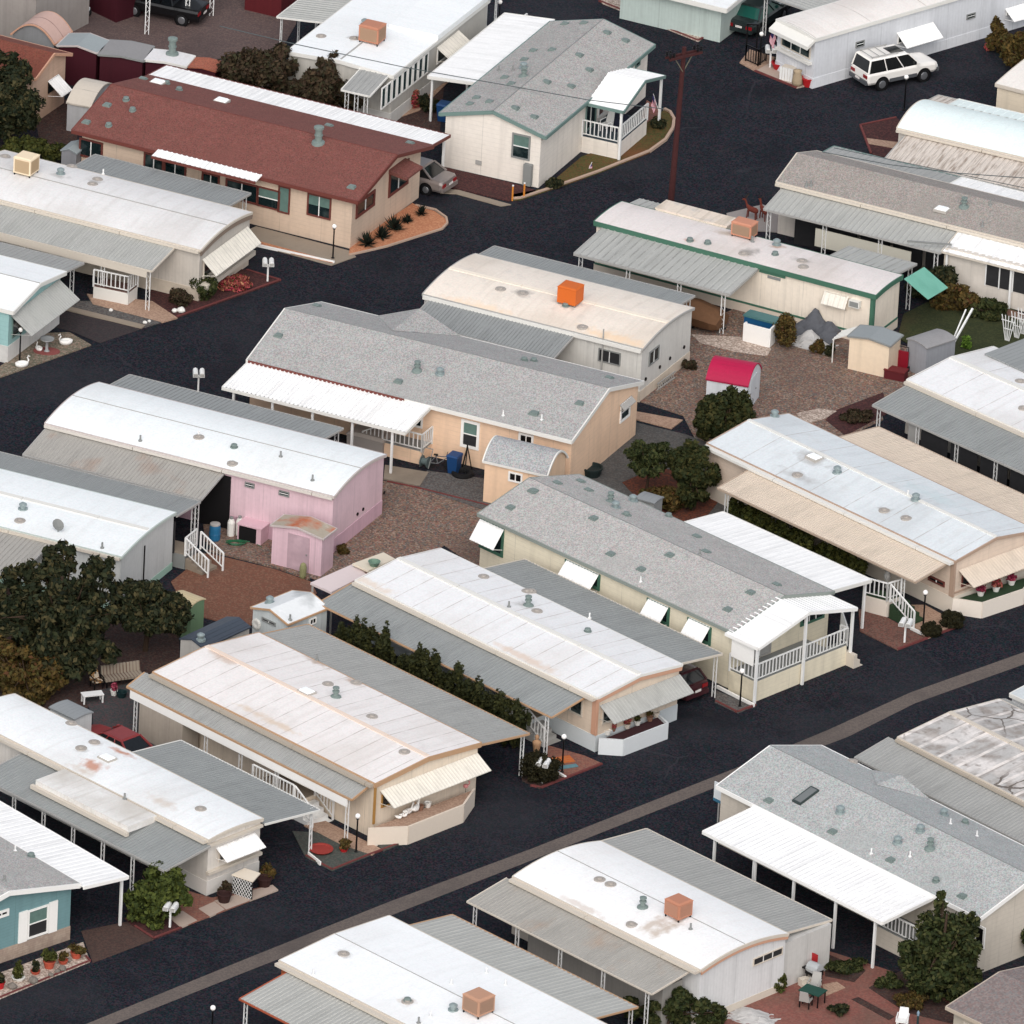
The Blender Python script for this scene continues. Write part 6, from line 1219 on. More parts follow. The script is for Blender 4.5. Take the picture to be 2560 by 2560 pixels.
# hedges
def hedge(label, p0, p1, n, w, hgt, lm, seed, ragged=.3):
    a, c = G(p0), G(p1); r = thing('hedge', label, 'hedge', a, math.atan2(c.y - a.y, c.x - a.x)); L_ = (c - a).length; rg = random.Random(seed); cl = []
    for i in range(int(L_ / .7)):
        hh = hgt * (1 + rg.uniform(-ragged, ragged)); cl.append((i * .7 + rg.uniform(-.2, .2), rg.uniform(-.2, .2), hh * .55, .7, w, hh * .55))
    foliage('foliage', lm, r, cl, n, .08, seed, 8, .36)
    mb = MB()
    for i in range(int(L_ / 1.4)): mb.tube([(i * 1.4 + .3, 0, 0), (i * 1.4 + .35, .05, hgt * .6)], .04, 5, .02)
    mb.build('trunk', mBark, r); return r
hedge('ragged dark juniper hedge between the two white seamed roofs on the lower street', P('j', 620, 1070), P('j', 1900, 1695), 16000, .45, 2.5, leafmat('juniper', [C(32, 38, 20), C(50, 54, 28), C(66, 66, 32), C(40, 44, 24)]), 41, .3)
hedge('clipped yellow-green hedge beneath the long tan awning', P('g', 1560, 1880), P('l', 840, 560), 13000, .55, 1.7, lHedge, 42, .06)
# clipped round shrubs and agaves
for i, (t, u, v, rr, lab) in enumerate((('l', 1432, 790, .62, 'ball shaped dark shrub by the planter wall, right of its twin'), ('l', 1288, 850, .52, 'ball shaped dark shrub by the black lamp post with white wire fence'), ('k', 185, 1840, 1.05, 'large dark dome shrub behind the white mailbox by the brick patio'))):
    b = G(P(t, u, v)); tree('round_shrub', lab, 'shrub', b, [(0, 0, rr * .6, rr, rr, rr * .75), (0, 0, rr * .5, rr * .9, rr * .9, rr * .6)], leafmat('box%d' % i, [C(30, 30, 18), C(44, 42, 24), C(54, 48, 28)]), 7000, .05, 50 + i, .04, 34, .3, 'clipped round shrubs', False, .85)
ag = None
for i, (u, v, s_) in enumerate(((765, 1690, 1.0), (865, 1640, .95), (955, 1585, 1.1), (1042, 1535, .7), (1143, 1480, .75))):
    b = G(P('b', u, v), .06); lab = ['dark spiky agave nearest the house corner in the orange gravel bed', 'dark spiky agave second from the house corner in the orange bed', 'largest dark spiky agave in the middle of the orange bed', 'small dark spiky agave fourth along the orange bed', 'small dark spiky agave at the far driveway end of the orange bed'][i]
    if ag is None:
        ag = thing('agave', lab, 'plant', b, 0, 'agaves in the orange bed'); mb = MB(); rg = random.Random(5)
        for k in range(70):
            a = rg.uniform(0, 2 * PI); e = rg.uniform(.15, 1.5); l_ = rg.uniform(.4, .62); d = Vector((math.cos(a) * math.cos(e), math.sin(a) * math.cos(e), math.sin(e))); sd_ = Vector((-math.sin(a), math.cos(a), 0)) * .045
            mid = d * l_ * .5; mb.add([Vector((0, 0, .03)) - sd_ * .6, Vector((0, 0, .03)) + sd_ * .6, mid + sd_, d * l_, mid - sd_], [(0, 1, 2, 3, 4)])
        mb.build('rosette', leafmat('agave', [C(24, 30, 26), C(38, 46, 38), C(52, 58, 46)]), ag); ag.scale = (s_ * 1.35,) * 3
    else: dup(ag, b, i * 1.3, lab, scale=s_ * 1.35)
# barrel cactus and ground plants
b = G(P('j', 322, 460)); r = thing('cactus', 'stubby columnar cactus at the corner of the red dirt yard', 'cactus', b); mb = MB()
mb.lathe([(.1, 0), (.17, .15), (.18, .6), (.13, .8), (.03, .88)], (0, 0, 0), 12); mb.build('stem', m_plain('cactus_green', C(150, 150, 108), .8, (12, .15)), r)
# flower bed planting
for i, (t, u, v, rx, rz, lm, lab) in enumerate((('e', 1410, 300, .75, .8, lGreen, 'upright green shrub beside the cream entry wall on the left'), ('e', 1240, 345, .7, .55, lRed, 'dark shrub with red flowers beside the patio post on the left'), ('e', 1600, 215, 1.0, .3, lFlower, 'low flowering ground cover in the red mulch bed'),
    ('m', 1545, 1060, .38, .5, lRed, 'bronze leafed plant in dark pot left of the lattice gate'), ('m', 1835, 960, .4, .55, lOlive, 'yellowish plant in dark pot right of the lattice gate'), ('h', 305, 620, .8, 1.1, lOlive, 'orange-brown bush beside the white storage enclosure'), ('h', 505, 670, .4, .5, lOlive, 'small orange fruited shrub in front of the collapsed tarp'), ('h', 590, 690, .3, .4, lDark, 'small dark shrub left of the cream shed'),
    ('o', 1400, 1935, .5, .35, lGreen, 'weedy tuft by the white wall at the bottom edge'), ('p', 240, 1700, .55, .45, lHedge, 'clump of garden greens at the corner of the white home'), ('p', 680, 1560, 1.1, .35, lGreen, 'low green planting beneath the white carport edge'), ('p', 1000, 1680, .7, .35, lGreen, 'leafy ground plant by the brick path at the lower right'), ('p', 1130, 1810, .9, .4, lOlive, 'tangled ground planting along the brick path under the dark tree'), ('p', 650, 1860, .55, .25, lDark, 'low grey-green patch in the red paved garden'),
    ('b', 1080, 740, .5, .6, lFlower, 'red flowering bush along the walk between two homes at the top'), ('b', 1180, 760, .6, .5, lDark, 'dark bush beside the blue bin at the top'), ('c', 1000, 880, .5, .35, lDark, 'dark plant at the foot of the far porch post on the corner bed'), ('c', 280, 1290, .5, .3, lDark, 'dark tuft at the tip of the corner bed'), ('l', 1520, 120, .0, .0, None, ''),
    ('g', 1220, 780, .5, .3, lRed, 'reddish plant at the back corner of the cream roofed home'), ('j', 600, 285, .35, .3, lOlive, 'dry tuft beside the pink shed'), ('j', 870, 250, .0, 0, None, ''), ('h', 780, 1130, .9, .2, lRed, 'low rust coloured ground plants in the bed behind the blue-white roof'), ('d', 1690, 345, .3, .25, lFlower, 'red flowering plant at the end of the picket skirting'))):
    if lm is None: continue
    b = G(P(t, u, v)); r = thing('plant', lab, 'plant', b); foliage('foliage', lm, r, [(0, 0, rz * .8, rx, rx, rz)], int(500 + 1500 * rx), .06, 60 + i, 9, .4)
    if rz > .45 and t != 'p': mb = MB(); mb.tube([(0, 0, 0), (.02, 0, rz)], .03, 5); mb.build('stem', mBark, r)

# ------------------------------------------------------------------ street furniture
mb0 = None
mailspots = [('e', 1845, 180, 'white twin mailbox on a post by the red kerb at the upper left'), ('e', 1366, 945, 'white twin mailbox beyond the arched white roof of the pink home'), ('k', 208, 1875, 'white twin mailbox in front of the dome shrub on the lower street'), ('l', 1107, 905, 'white twin mailbox in the brown bed near the ball shrubs'), ('d', 178, 470, 'white twin mailbox beside the black railing and flag at the top right'), ('m', 1172, 1270, 'white twin mailbox partly behind the shrub tree next to the blue house')]
for i, (t, u, v, lab) in enumerate(mailspots):
    b = G(P(t, u, v)); rz = R(-25 if t in 'ed' else -43) + .5
    if mb0 is None:
        mb0 = thing('mailbox', lab, 'mailbox', b, rz, 'twin mailboxes on posts'); mb = MB(); mb.box(-.045, .045, -.045, .045, 0, .95); mb.box(-.26, .26, -.05, .05, .93, 1.0); mb.build('post', mWhite, mb0)
        for x in (-.17, .17):
            mb = MB(); pr = [(-.13, 0), (.13, 0), (.13, .14), (.09, .23), (0, .27), (-.09, .23), (-.13, .14)]; vs = [(x + a, y, 1.003 + z) for y in (-.32, .32) for a, z in pr]; n = 7
            mb.add(vs, [tuple(range(n)), tuple(range(2 * n - 1, n - 1, -1))] + [(k, n + k, n + (k + 1) % n, (k + 1) % n) for k in range(n)]); bx = mb.build('box', mWhite, mb0)
            mb = MB(); mb.box(x - .11, x + .11, -.335, -.322, 1.03, 1.2); mb.build('door', mFG, bx)
    else: dup(mb0, b, rz, lab)
lamp0 = None
for i, (t, u, v, hh, lab) in enumerate((('b', 530, 1785, 1.9, 'black lamp post with white globe on the path by the long beige house'), ('d', 108, 450, 1.9, 'black lamp post with white globe by the black railing at the top right'), ('d', 1105, 760, 2.0, 'black lamp post with white globe in the road behind the rounded white roof'), ('k', 1572, 1345, 2.0, 'black lamp post with white globe in front of the white gabled porch'), ('k', 345, 1800, 2.0, 'black lamp post with white globe on the patchwork brick patio'), ('l', 1235, 800, 2.0, 'black lamp post with white globe between the two ball shrubs'), ('n', 690, 750, 2.0, 'black lamp post with white globe in the green gravel bed'), ('m', 1458, 2080, 2.0, 'black lamp post with white globe at the bottom edge'), ('b', 1672, 240, 2.0, 'lamp post with white globe beyond the bright white carport at the top'), ('e', 135, 735, 1.9, 'dark lamp post at the teal home in the mossy gravel'))):
    b = G(P(t, u, v)); s_ = hh / 2.0
    if lamp0 is None:
        lamp0 = thing('lamp_post', lab, 'lamp post', b, 0, 'garden lamp posts with globes'); mb = MB(); mb.lathe([(.11, 0), (.1, .06), (.045, .1), (.038, 1.75), (.08, 1.78), (.06, 1.83)], (0, 0, 0), 10); mb.build('post', mBlack, lamp0)
        mb = MB(); mb.ball((0, 0, 1.94), .13, 12, 8); mb.build('globe', mat('lamp_globe', C(248, 244, 240), .3), lamp0, True); lamp0.scale = (s_,) * 3
    else: dup(lamp0, b, 0, lab, scale=s_)
# utility pole
b = G((1670, 585)); top = None
r = thing('utility_pole', 'tall dark red-brown wooden utility pole standing in the road with twin crossarms', 'utility pole', b); mPole = m_plain('pole_wood', C(72, 36, 36), .9, (6, .25))
d = ray((1711, 118)); H_ = 11.0; q = G((1711, 118), H_) - b
mb = MB(); mb.tube([(0, 0, -.1), tuple(q)], .19, 10, .12); mb.build('pole', mPole, r)
a, c = G(P('c', 1075, 345), H_ - .6) - b, G(P('c', 1305, 230), H_ - .1) - b; ax = (c - a); 
for off in (-.16, .16):
    o_ = Vector((-ax.y, ax.x, 0)).normalized() * off; dl = ax.copy(); dl.z = 0; m_ = Vector((q.x, q.y, H_ - .45)); mb = MB(); mb.bar(m_ - dl * .5 + o_, m_ + dl * .5 + o_, .11, .13); arm = mb.build('crossarm', mPole, r)
    mi = MB()
    for t_ in (-.47, -.36, .36, .47): p_ = m_ + dl * t_ + o_; mi.lathe([(.03, .06), (.03, .16), (.09, .17), (.09, .22), (.05, .25), (.08, .27), (.07, .33), (.02, .36)], tuple(p_), 8)
    mi.build('insulator', mBlack, arm)
mb = MB(); [mb.bar(Vector((q.x, q.y, H_ - 1.4)), Vector((q.x, q.y, H_ - .5)) + Vector((ax.x, ax.y, 0)) * t_, .04) for t_ in (-.28, .28)]; mb.build('brace', m_plain('brace_steel', C(120, 116, 100), .6), r)
def cable(label, pts, rad=.025):
    w = [G(p, z) for p, z in pts]; o = w[0].copy(); n = 16; run = []
    for s_ in range(len(w) - 1):
        for k in range(n + (s_ == len(w) - 2)):
            t_ = k / n; p_ = w[s_].lerp(w[s_ + 1], t_); run.append(p_ - o)
    mb = MB(); mb.tube(run, rad, 5); c_ = mb.build('overhead_cable', m_plain('cable', C(84, 94, 96), .6)); c_.location = o; tag(c_, label, 'cable')
cable('thin grey overhead cable crossing the white roofs at the top to the corner porch', [(P('b', -250, 180), 5.0), (P('b', 275, 305), 4.7), (P('b', 1030, 465), 4.3), (P('c', 0, 595), 4.0), (P('c', 530, 690), 3.9), (P('c', 1050, 752), 3.9)])
cable('grey overhead cable above the warm grey shingle roof at the upper right', [(P('d', 540, 1048), 4.6), (P('d', 1000, 1135), 4.5), (P('d', 1480, 1195), 4.5), (P('d', 2000, 1232), 4.6)])
cable('second grey overhead cable running along the awning edge at the upper right', [(P('d', 620, 1020), 4.2), (P('d', 1200, 1140), 4.1), (P('d', 2000, 1310), 4.2)], .02)
# porch extra post and flags
def flag(label, base_px, z, length, ang, group='small american flags'):
    b = G(base_px, z); r = thing('flag', label, 'flag', b, ang, None); mb = MB(); mb.tube([(0, 0, -.15), (.45 * length, 0, .85 * length)], .015, 6); mb.build('pole', mWhite, r)
    mb = MB(); n = 13; Lf, Hf = length * 1.0, length * .62
    def pt(i, j): x = .45 * length * (1 - i * .0) ; u = i / 10; return Vector((.42 * length - j * Hf * .5 / 1, u * .0, .82 * length)) 
    for s_ in range(n):
        mb.cur = 0 if s_ % 2 == 0 else 1
        for k in range(6):
            q = []
            for (kk, ss) in ((k, s_), (k + 1, s_), (k + 1, s_ + 1), (k, s_ + 1)):
                u = kk / 6; v = ss / n; wv = .05 * length * math.sin(u * 7 + v)
                q.append((.43 * length * (1 - v * .62) + u * .12 * length, wv + .02, .82 * length * (1 - v * .62) - u * Lf * .75))
            if s_ < 7 and k < 3: mb.cur = 2
            else: mb.cur = 0 if s_ % 2 == 0 else 1
            mb.add(q, [(0, 1, 2, 3)])
    mb.build('cloth', [m_plain('flag_red', C(196, 44, 84)), m_plain('flag_white', C(238, 220, 226)), m_plain('flag_blue', C(60, 56, 110))], r); return r
flag('american flag hanging from the far post of the corner porch', P('c', 1012, 745), 1.2, .85, R(150))
flag('american flag on the white front of the home at the top right', P('d', 238, 290), 1.6, .95, R(190))
flag('small american flag stuck in the corner bed grass', P('c', 520, 1170), .0, .5, R(10))
flag('american flag under the grey carport with orange edge on the lower street', P('j', 1540, 1790), 1.3, .7, R(200))
# pots
def pot(label, px, rr, hh, m_, plant=None, pr=.3, pz=.35, z=0.0, n=350):
    b = G(px, z); r = thing('flower_pot', label, 'flower pot', b); mb = MB(); mb.lathe([(rr * .7, 0), (rr, hh * .9), (rr * 1.08, hh * .9), (rr * 1.08, hh), (rr * .9, hh), (rr * .85, hh * .8)], (0, 0, 0), 14); mb.build('pot', m_, r)
    if plant: foliage('plant', plant, r, [(0, 0, hh + pz * .6, pr, pr, pz)], n, .06, int(px[0]) % 999, 8, .45)
    return r
pRed = m_plain('red_pot', C(196, 40, 44), .5); pDark = m_plain('dark_pot', C(60, 36, 34), .7); pWhite = mFW
pot('large red tub with green plant by the white home at the top right', P('d', 245, 478), .45, .42, pRed, lDark, .35, .2)
pot('green tub with plant beside the red tub at the top right', P('d', 338, 510), .42, .45, m_plain('green_pot', C(52, 120, 84), .5), lDark, .35, .2)
pot('red tub at the corner of the pale patio at the top right', P('d', 440, 592), .36, .5, pRed)
pot('dark round pot left of the lattice gate', P('m', 1545, 1095), .34, .5, pDark); pot('dark round pot right of the lattice gate', P('m', 1822, 985), .36, .5, pDark)
pot('terracotta pot with tall palm-like plant against the brick skirting', P('m', 338, 1550), .28, .42, mTerra, lHedge, .38, .5)
pot('terracotta pot with drooping orange-green plant at the corner of the blue house', P('m', 525, 1480), .27, .35, mTerra, lOlive, .45, .25)
pot('small red pot with orange plant in the pale gravel bed', P('m', 435, 1520), .22, .24, mTerra, lOlive, .22, .28)
pot('red pot cut by the left edge in the pale gravel bed', P('m', -5, 1690), .26, .4, pRed, lDark, .3, .3)
pot('little red pot with dark figure-like plant in the pale gravel bed', P('m', 243, 1590), .22, .2, mTerra, lDark, .16, .35)
pot('pale bowl planter with yellowing palm ringed by red bricks', P('m', 125, 1635), .3, .22, pWhite, lHedge, .3, .5)
pot('orange-red ring planter in the green gravel bed', P('n', 447, 745), .55, .2, m_plain('ring_red', C(170, 66, 58), .8))
pot('small pot with reddish plant at the foot of the carport post', P('n', 605, 745), .2, .22, pRed, lOlive, .35, .35)
for i, (u, v, rr, lab) in enumerate(((1185, 435, .17, 'white pot on the round-nosed planter, right of the geese'), (1135, 455, .16, 'terracotta pot between the geese and the white pot on the planter'))):
    pot(lab, P('n', u, v), rr, .26, pWhite if i == 0 else m_plain('clay', C(150, 112, 92)), z=.88)
for i, (u, v, lab) in enumerate(((660, 1535, 'white pot at the near corner of the maroon planter'), (695, 1510, 'pot of red flowers second along the maroon planter'), (795, 1490, 'round pot of pink flowers in the middle of the maroon planter'), (865, 1468, 'pale bowl with plant on the maroon planter'), (950, 1440, 'tan pot with dry plant on the maroon planter'), (993, 1412, 'white pot at the far end of the maroon planter'))):
    pot(lab, P('k', u, v), .17, .24, [pWhite, m_plain('clay', C(150, 112, 92)), mFC][i % 3], [None, lFlower, lFlower, lHedge, lOlive, None][i], .18, .2, z=.72, n=120)
for i, (u, v, lab) in enumerate(((1632, 575, 'white pot of red flowers nearest the corner on the green turf planter'), (1738, 545, 'white pot of pink flowers in the middle of the green turf planter'), (1845, 500, 'white pot of dark red flowers farthest along the green turf planter'))):
    pot(lab, P('l', u, v), .2, .26, pWhite, [lMaroon, lFlower, lMaroon][i], .26, .26, z=.78, n=200)
pot('white pot beside the striped bench in the shady yard', P('i', 785, 1268), .18, .32, pWhite, lMaroon, .15, .2)
# garden rocks
mRock = m_plain('rock', C(132, 124, 116), .9, (6, .2))
rk = None
for i, (t, u, v, s_, lab) in enumerate((('m', 85, 1685, .22, 'dark grey rock by the kerb of the pale bed'), ('m', 228, 1645, .24, 'largest pale grey rock in the pale bed'), ('m', 395, 1575, .13, 'small dark rock in front of the terracotta pot'), ('m', 430, 1560, .2, 'grey rock right of the terracotta pot'), ('m', 475, 1500, .14, 'small rock near the corner of the blue house'), ('m', 350, 1600, .14, 'flat pinkish rock near the kerb'), ('e', 1205, 385, .16, 'white rock at the end of the red bed on the left'), ('e', 1250, 385, .22, 'larger white rock at the end of the red bed'), ('e', 765, 380, .12, 'white stone in the grey bed beside the patio'), ('e', 1000, 465, .12, 'pinkish stone at the tip of the grey bed'), ('e', 1030, 455, .1, 'small white stone at the tip of the grey bed'))):
    b = G(P(t, u, v), .06)
    if rk is None:
        mb = MB(); mb.ball((0, 0, .25), .5, 9, 6, .7); rgx = random.Random(3); mb.v = [tuple(c * rgx.uniform(.85, 1.12) for c in q) for q in mb.v]; rk = mb.build('rock', mRock); tag(rk, lab, 'rock', 'garden rocks'); rk.location = b; rk.scale = (s_ * 2,) * 3
    else:
        c_ = rk.copy(); COL.objects.link(c_); c_.location = b; c_.rotation_euler = (0, 0, i * 1.7); c_.scale = (s_ * 2,) * 3; c_['label'] = lab
        if t == 'e':
            if 'white_rock' not in bpy.data.meshes: wm = rk.data.copy(); wm.name = 'white_rock'; wm.materials[0] = mFW
            c_.data = bpy.data.meshes['white_rock']
# ------------------------------------------------------------------ vehicles
mTyre = m_plain('tyre', C(20, 20, 22), .85); mRim = mat('wheel_rim', C(150, 152, 156), .35, .6); mCarGlass = mat('car_glass', C(18, 22, 26), .08, spec=.6); mLampRed = mat('tail_lamp', C(150, 20, 28), .3); mLampClear = mat('head_lamp', C(210, 214, 216), .2); mPlate = m_plain('number_plate', C(220, 214, 210), .5); mDarkTrim = m_plain('dark_plastic', C(34, 36, 40), .6)
def loft(rings):
    n = len(rings[0]); vs = [v for r in rings for v in r]; fs = []
    for j in range(len(rings) - 1):
        for i in range(n): k = (i + 1) % n; fs.append((j * n + i, j * n + k, (j + 1) * n + k, (j + 1) * n + i))
    fs.append(tuple(range(n - 1, -1, -1))); fs.append(tuple((len(rings) - 1) * n + i for i in range(n))); return vs, fs
def car(name, label, base, ang, paint, prof, gh, wb, hw=.86, r=.33, cladding=None, glass=None, extras=None, tail=mLampRed):
    """prof: [(x, zbot, ztop, width factor)]; gh: (x rear base, x rear roof, x front roof, x front base, belt z, roof z, roof half width)"""
    t = thing(name, label, 'car', base, ang); mb = MB(); rings = []
    for x, zb, zt, wf in prof:
        w = hw * wf; rings.append([(x, -w * .9, zb), (x, -w, zb + .14), (x, -w, zt - .16), (x, -w * .93, zt - .04), (x, -w * .8, zt), (x, w * .8, zt), (x, w * .93, zt - .04), (x, w, zt - .16), (x, w, zb + .14), (x, w * .9, zb)])
    mb.add(*loft(rings)); mb.build('body', paint, t)
    x0, x1, x2, x3, zb, zr, rw = gh; bw = hw * .93; mb = MB()
    mb.hexa([(x0, -bw, zb - .03), (x3, -bw, zb - .03), (x3, bw, zb - .03), (x0, bw, zb - .03), (x1, -rw, zr - .04), (x2, -rw, zr - .04), (x2, rw, zr - .04), (x1, rw, zr - .04)]); mb.build('windows', glass or mCarGlass, t)
    mb = MB(); e = .03; mb.hexa([(x1 - e, -rw - e, zr - .05), (x2 + e, -rw - e, zr - .05), (x2 + e, rw + e, zr - .05), (x1 - e, rw + e, zr - .05), (x1 + .06, -rw + .05, zr + .03), (x2 - .1, -rw + .05, zr + .02), (x2 - .1, rw - .05, zr + .02), (x1 + .06, rw - .05, zr + .03)]); roof = mb.build('roof', paint, t)
    for s_ in (-1, 1):
        MB().bar((x0, s_ * bw, zb), (x1, s_ * rw, zr - .03), .09, .07).build('pillar', paint, t); MB().bar((x3, s_ * bw, zb), (x2, s_ * rw, zr - .03), .07, .06).build('pillar', paint, t)
        for f in (.36, .68): xa = x0 + (x3 - x0) * f; xb = x1 + (x2 - x1) * f; MB().bar((xa, s_ * (bw + .004), zb), (xb, s_ * (rw + .004), zr - .03), .05, .05).build('pillar', paint, t)
    for sx in (-wb / 2, wb / 2):
        for s_ in (-1, 1):
            mb = MB(); mb.lathe([(r + .07, 0), (r + .07, .012)], (sx, s_ * (hw + .004) - (.012 if s_ < 0 else 0), r + .02), 18, 'y'); mb.build('wheel_arch', mBlack, t)
            mb = MB(); y = s_ * (hw - .1); mb.lathe([(r * .9, -.11), (r, -.07), (r, .1), (r * .92, .13)] if s_ > 0 else [(r * .92, -.13), (r, -.1), (r, .07), (r * .9, .11)], (sx, y, r), 18, 'y'); w = mb.build('wheel', mTyre, t)
            mb = MB(); mb.lathe([(r * .62, 0), (r * .55, .02), (r * .15, .035)] if s_ > 0 else [(r * .15, -.035), (r * .55, -.02), (r * .62, 0)], (sx, y + s_ * .125, r), 14, 'y'); mb.build('rim', mRim, w)
    xr, xf = prof[0][0], prof[-1][0]; zt = prof[0][2]; zf = prof[-1][2]; w_ = hw * prof[0][3]
    for s_ in (-1, 1):
        mb = MB(); ys = sorted((s_ * w_ * .5, s_ * w_ * .96)); mb.box(xr - .03, xr + .08, ys[0], ys[1], zt - .3, zt - .12); mb.build('tail_light', tail, t)
        mb = MB(); ys = sorted((s_ * w_ * .5, s_ * w_ * .95)); mb.box(xf - .08, xf + .03, ys[0], ys[1], zf - .28, zf - .14); mb.build('headlight', mLampClear, t)
        mb = MB(); ys = sorted((s_ * (hw + .01), s_ * (hw + .17))); mb.box(x3 - .25, x3 - .15, ys[0], ys[1], zb + .02, zb + .16); mb.build('mirror', paint, t)
    for x, zq in ((xr, prof[0][1]), (xf, prof[-1][1])):
        mb = MB(); sg = -1 if x == xr else 1; xs = sorted((x - sg * .06, x + sg * .1)); mb.box(xs[0], xs[1], -hw * .92, hw * .92, zq - .02, zq + .2); mb.build('bumper', cladding or paint, t)
    mb = MB(); mb.box(xr - .125, xr - .105, -.2, .2, prof[0][1] + .24 if cladding is None else zt - .5, prof[0][1] + .36 if cladding is None else zt - .38); mb.build('number_plate', mPlate, t)
    if cladding: mb = MB(); [mb.box(-wb / 2 + r + .1, wb / 2 - r - .1, min(s_ * hw, s_ * (hw + .02)), max(s_ * hw, s_ * (hw + .02)), prof[1][1], prof[1][1] + .2) for s_ in (-1, 1)]; mb.build('side_cladding', cladding, t)
    return t, roof
a, b_ = G(P('d', 945, 622)), G(P('d', 1232, 562)); hd = (b_ - a).normalized(); lf = Vector((-hd.y, hd.x, 0)); c0 = (a + b_) / 2 + lf * .8
pWhiteCar = mat('car_white', C(236, 232, 226), .3, coat=.5, spec=.5)
t, roof = car('parked_car', 'white four-wheel-drive car with sunroof and roof rack beside the white ribbed home', c0, math.atan2(hd.y, hd.x), pWhiteCar, [(-2.3, .48, 1.1, .93), (-2.2, .42, 1.12, 1), (-1.0, .4, 1.12, 1), (.9, .4, 1.12, 1), (1.2, .42, 1.1, .98), (2.1, .45, 1.02, .95), (2.28, .48, .95, .88)], (-2.24, -2.08, .35, 1.08, 1.1, 1.82, .7), 2.72, .88, .37, m_plain('cladding_grey', C(92, 94, 98), .5))
mb = MB(); mb.box(-.55, .25, -.42, .42, 1.842, 1.858); mb.build('sunroof', mCarGlass, roof)
mb = MB(); [mb.bar((-1.95, s_ * .58, 1.93), (-.2, s_ * .58, 1.93), .04) for s_ in (-1, 1)]; [mb.bar((x, -.58, 1.93), (x, .58, 1.93), .03) for x in (-1.9, -1.45, -1.0)]; [mb.bar((x, s_ * .58, 1.83), (x, s_ * .58, 1.93), .03) for x in (-1.9, -.3) for s_ in (-1, 1)]; mb.build('roof_rack', mFG, roof)
SED = [(-2.25, .36, .86, .9), (-2.1, .3, .92, 1), (-1.3, .26, .95, 1), (1.0, .26, .93, 1), (1.9, .28, .82, .96), (2.25, .34, .7, .86)]
SGH = (-1.62, -.95, .3, 1.1, .93, 1.4, .6)
q = G(P('c', 1562, 258)); an = R(63)
car('parked_car', 'dark green-black sedan with red tail lights parked under the carport at the top', q + Vector((math.cos(an), math.sin(an), 0)) * 2.3, an, mat('car_dark', C(40, 50, 50), .3, coat=.5, spec=.5), SED, SGH, 2.7, .88, .32, None, mat('green_tint', C(34, 92, 82), .1, spec=.6))
q = G(P('b', 1335, 1340)); an = R(152)
car('parked_car', 'silver-beige sedan parked between the red-brown roofed house and the corner home', q + Vector((math.cos(an), math.sin(an), 0)) * 2.3, an, mat('car_silver', C(158, 148, 144), .35, .3, coat=.4), SED, SGH, 2.65, .85, .31)
q = G(P('k', 1278, 1318)); an = H21.ang + PI
car('parked_car', 'dark maroon hatchback parked under the grey carport on the lower street', q + Vector((math.cos(an), math.sin(an), 0)) * 2.1, an, mat('car_maroon', C(70, 34, 40), .35, coat=.5), [(-2.0, .36, .98, .92), (-1.9, .3, 1.0, 1), (-1.0, .26, .98, 1), (.9, .26, .95, 1), (1.7, .28, .84, .96), (2.0, .34, .72, .86)], (-1.9, -1.5, .2, 1.0, .97, 1.5, .62), 2.5, .85, .31)
q = G(P('i', 800, 1690)); an = H22.ang + PI
car('parked_car', 'dusty red sedan seen over the white roof in the lower left yard', q, an, mat('car_red', C(146, 56, 56), .5, coat=.2, fine=(6, .1)), SED, SGH, 2.65, .86, .31)
q = G(P('a', 1130, 110)); an = R(160)
car('parked_car', 'black car under the lattice post carport at the top left', q, an, mat('car_black', C(16, 17, 20), .4, coat=.3), [(-2.3, .42, 1.0, .93), (-2.2, .38, 1.02, 1), (-.5, .36, 1.02, 1), (.9, .36, 1.05, 1), (2.0, .38, .98, .95), (2.25, .42, .9, .88)], (-.8, -.6, .5, 1.1, 1.03, 1.7, .66), 2.8, .88, .35)
# carport frame and maroon walls at the top left
pts = [P('a', 1012, 240), P('a', 1290, 160), P('a', 1458, 112), P('a', 790, 132)]
o = G(pts[0]); r = thing('carport', 'carport on white lattice posts at the top edge, mostly out of the photo', 'carport', o)
for p_ in pts:
    w = G(p_) - o; mb = MB()
    for s_ in (-.1, .1): mb.bar((w.x + s_, w.y, 0), (w.x + s_, w.y, 2.7), .05)
    k = 1; z = .1
    while z < 2.4: mb.bar((w.x - .1 * k, w.y, z), (w.x + .1 * k, w.y, z + .28), .02); z += .28; k = -k
    mb.build('post', mWhite, r)
w1, w2, w3 = G(pts[0]) - o, G(pts[2]) - o, G(pts[3]) - o
mb = MB(); mb.sheet((w1.x - .6, w1.y - .2, 2.72), (w2.x + .8, w2.y, 2.72), (w2.x - 2, w2.y + 6, 2.9), (w3.x - 1.5, w3.y + 4, 2.9), .3); mb.build('roof', aw('grey'), r)
def block(name, label, cat, px, hgt, m_, top=None):
    w = [G(p_) for p_ in px]; o = w[0].copy(); r = thing(name, label, cat, o); mb = MB(); mb.prism([((q - o).x, (q - o).y) for q in w], 0, hgt); mb.build('wall', m_, r)
    c = sum((q - o for q in w), Vector()) / len(w)
    mb = MB(); mb.prism([(c.x + ((q - o).x - c.x) * 1.05, c.y + ((q - o).y - c.y) * 1.05) for q in w], hgt, hgt + .07); mb.build('roof', top or m_, r); return r
block('outbuilding', 'dark maroon outbuilding at the top edge left of the black car', 'outbuilding', [P('a', 570, 50), P('a', 800, 160), P('a', 985, 95), P('a', 760, -20)], 2.3, mMaroon)
block('outbuilding', 'dark red outbuilding at the top edge left of the bright white roof', 'outbuilding', [P('b', -80, 70), P('b', 170, 130), P('b', 300, 20), P('b', 80, -40)], 1.7, m_wall('dark_red', C(104, 34, 40), .3))
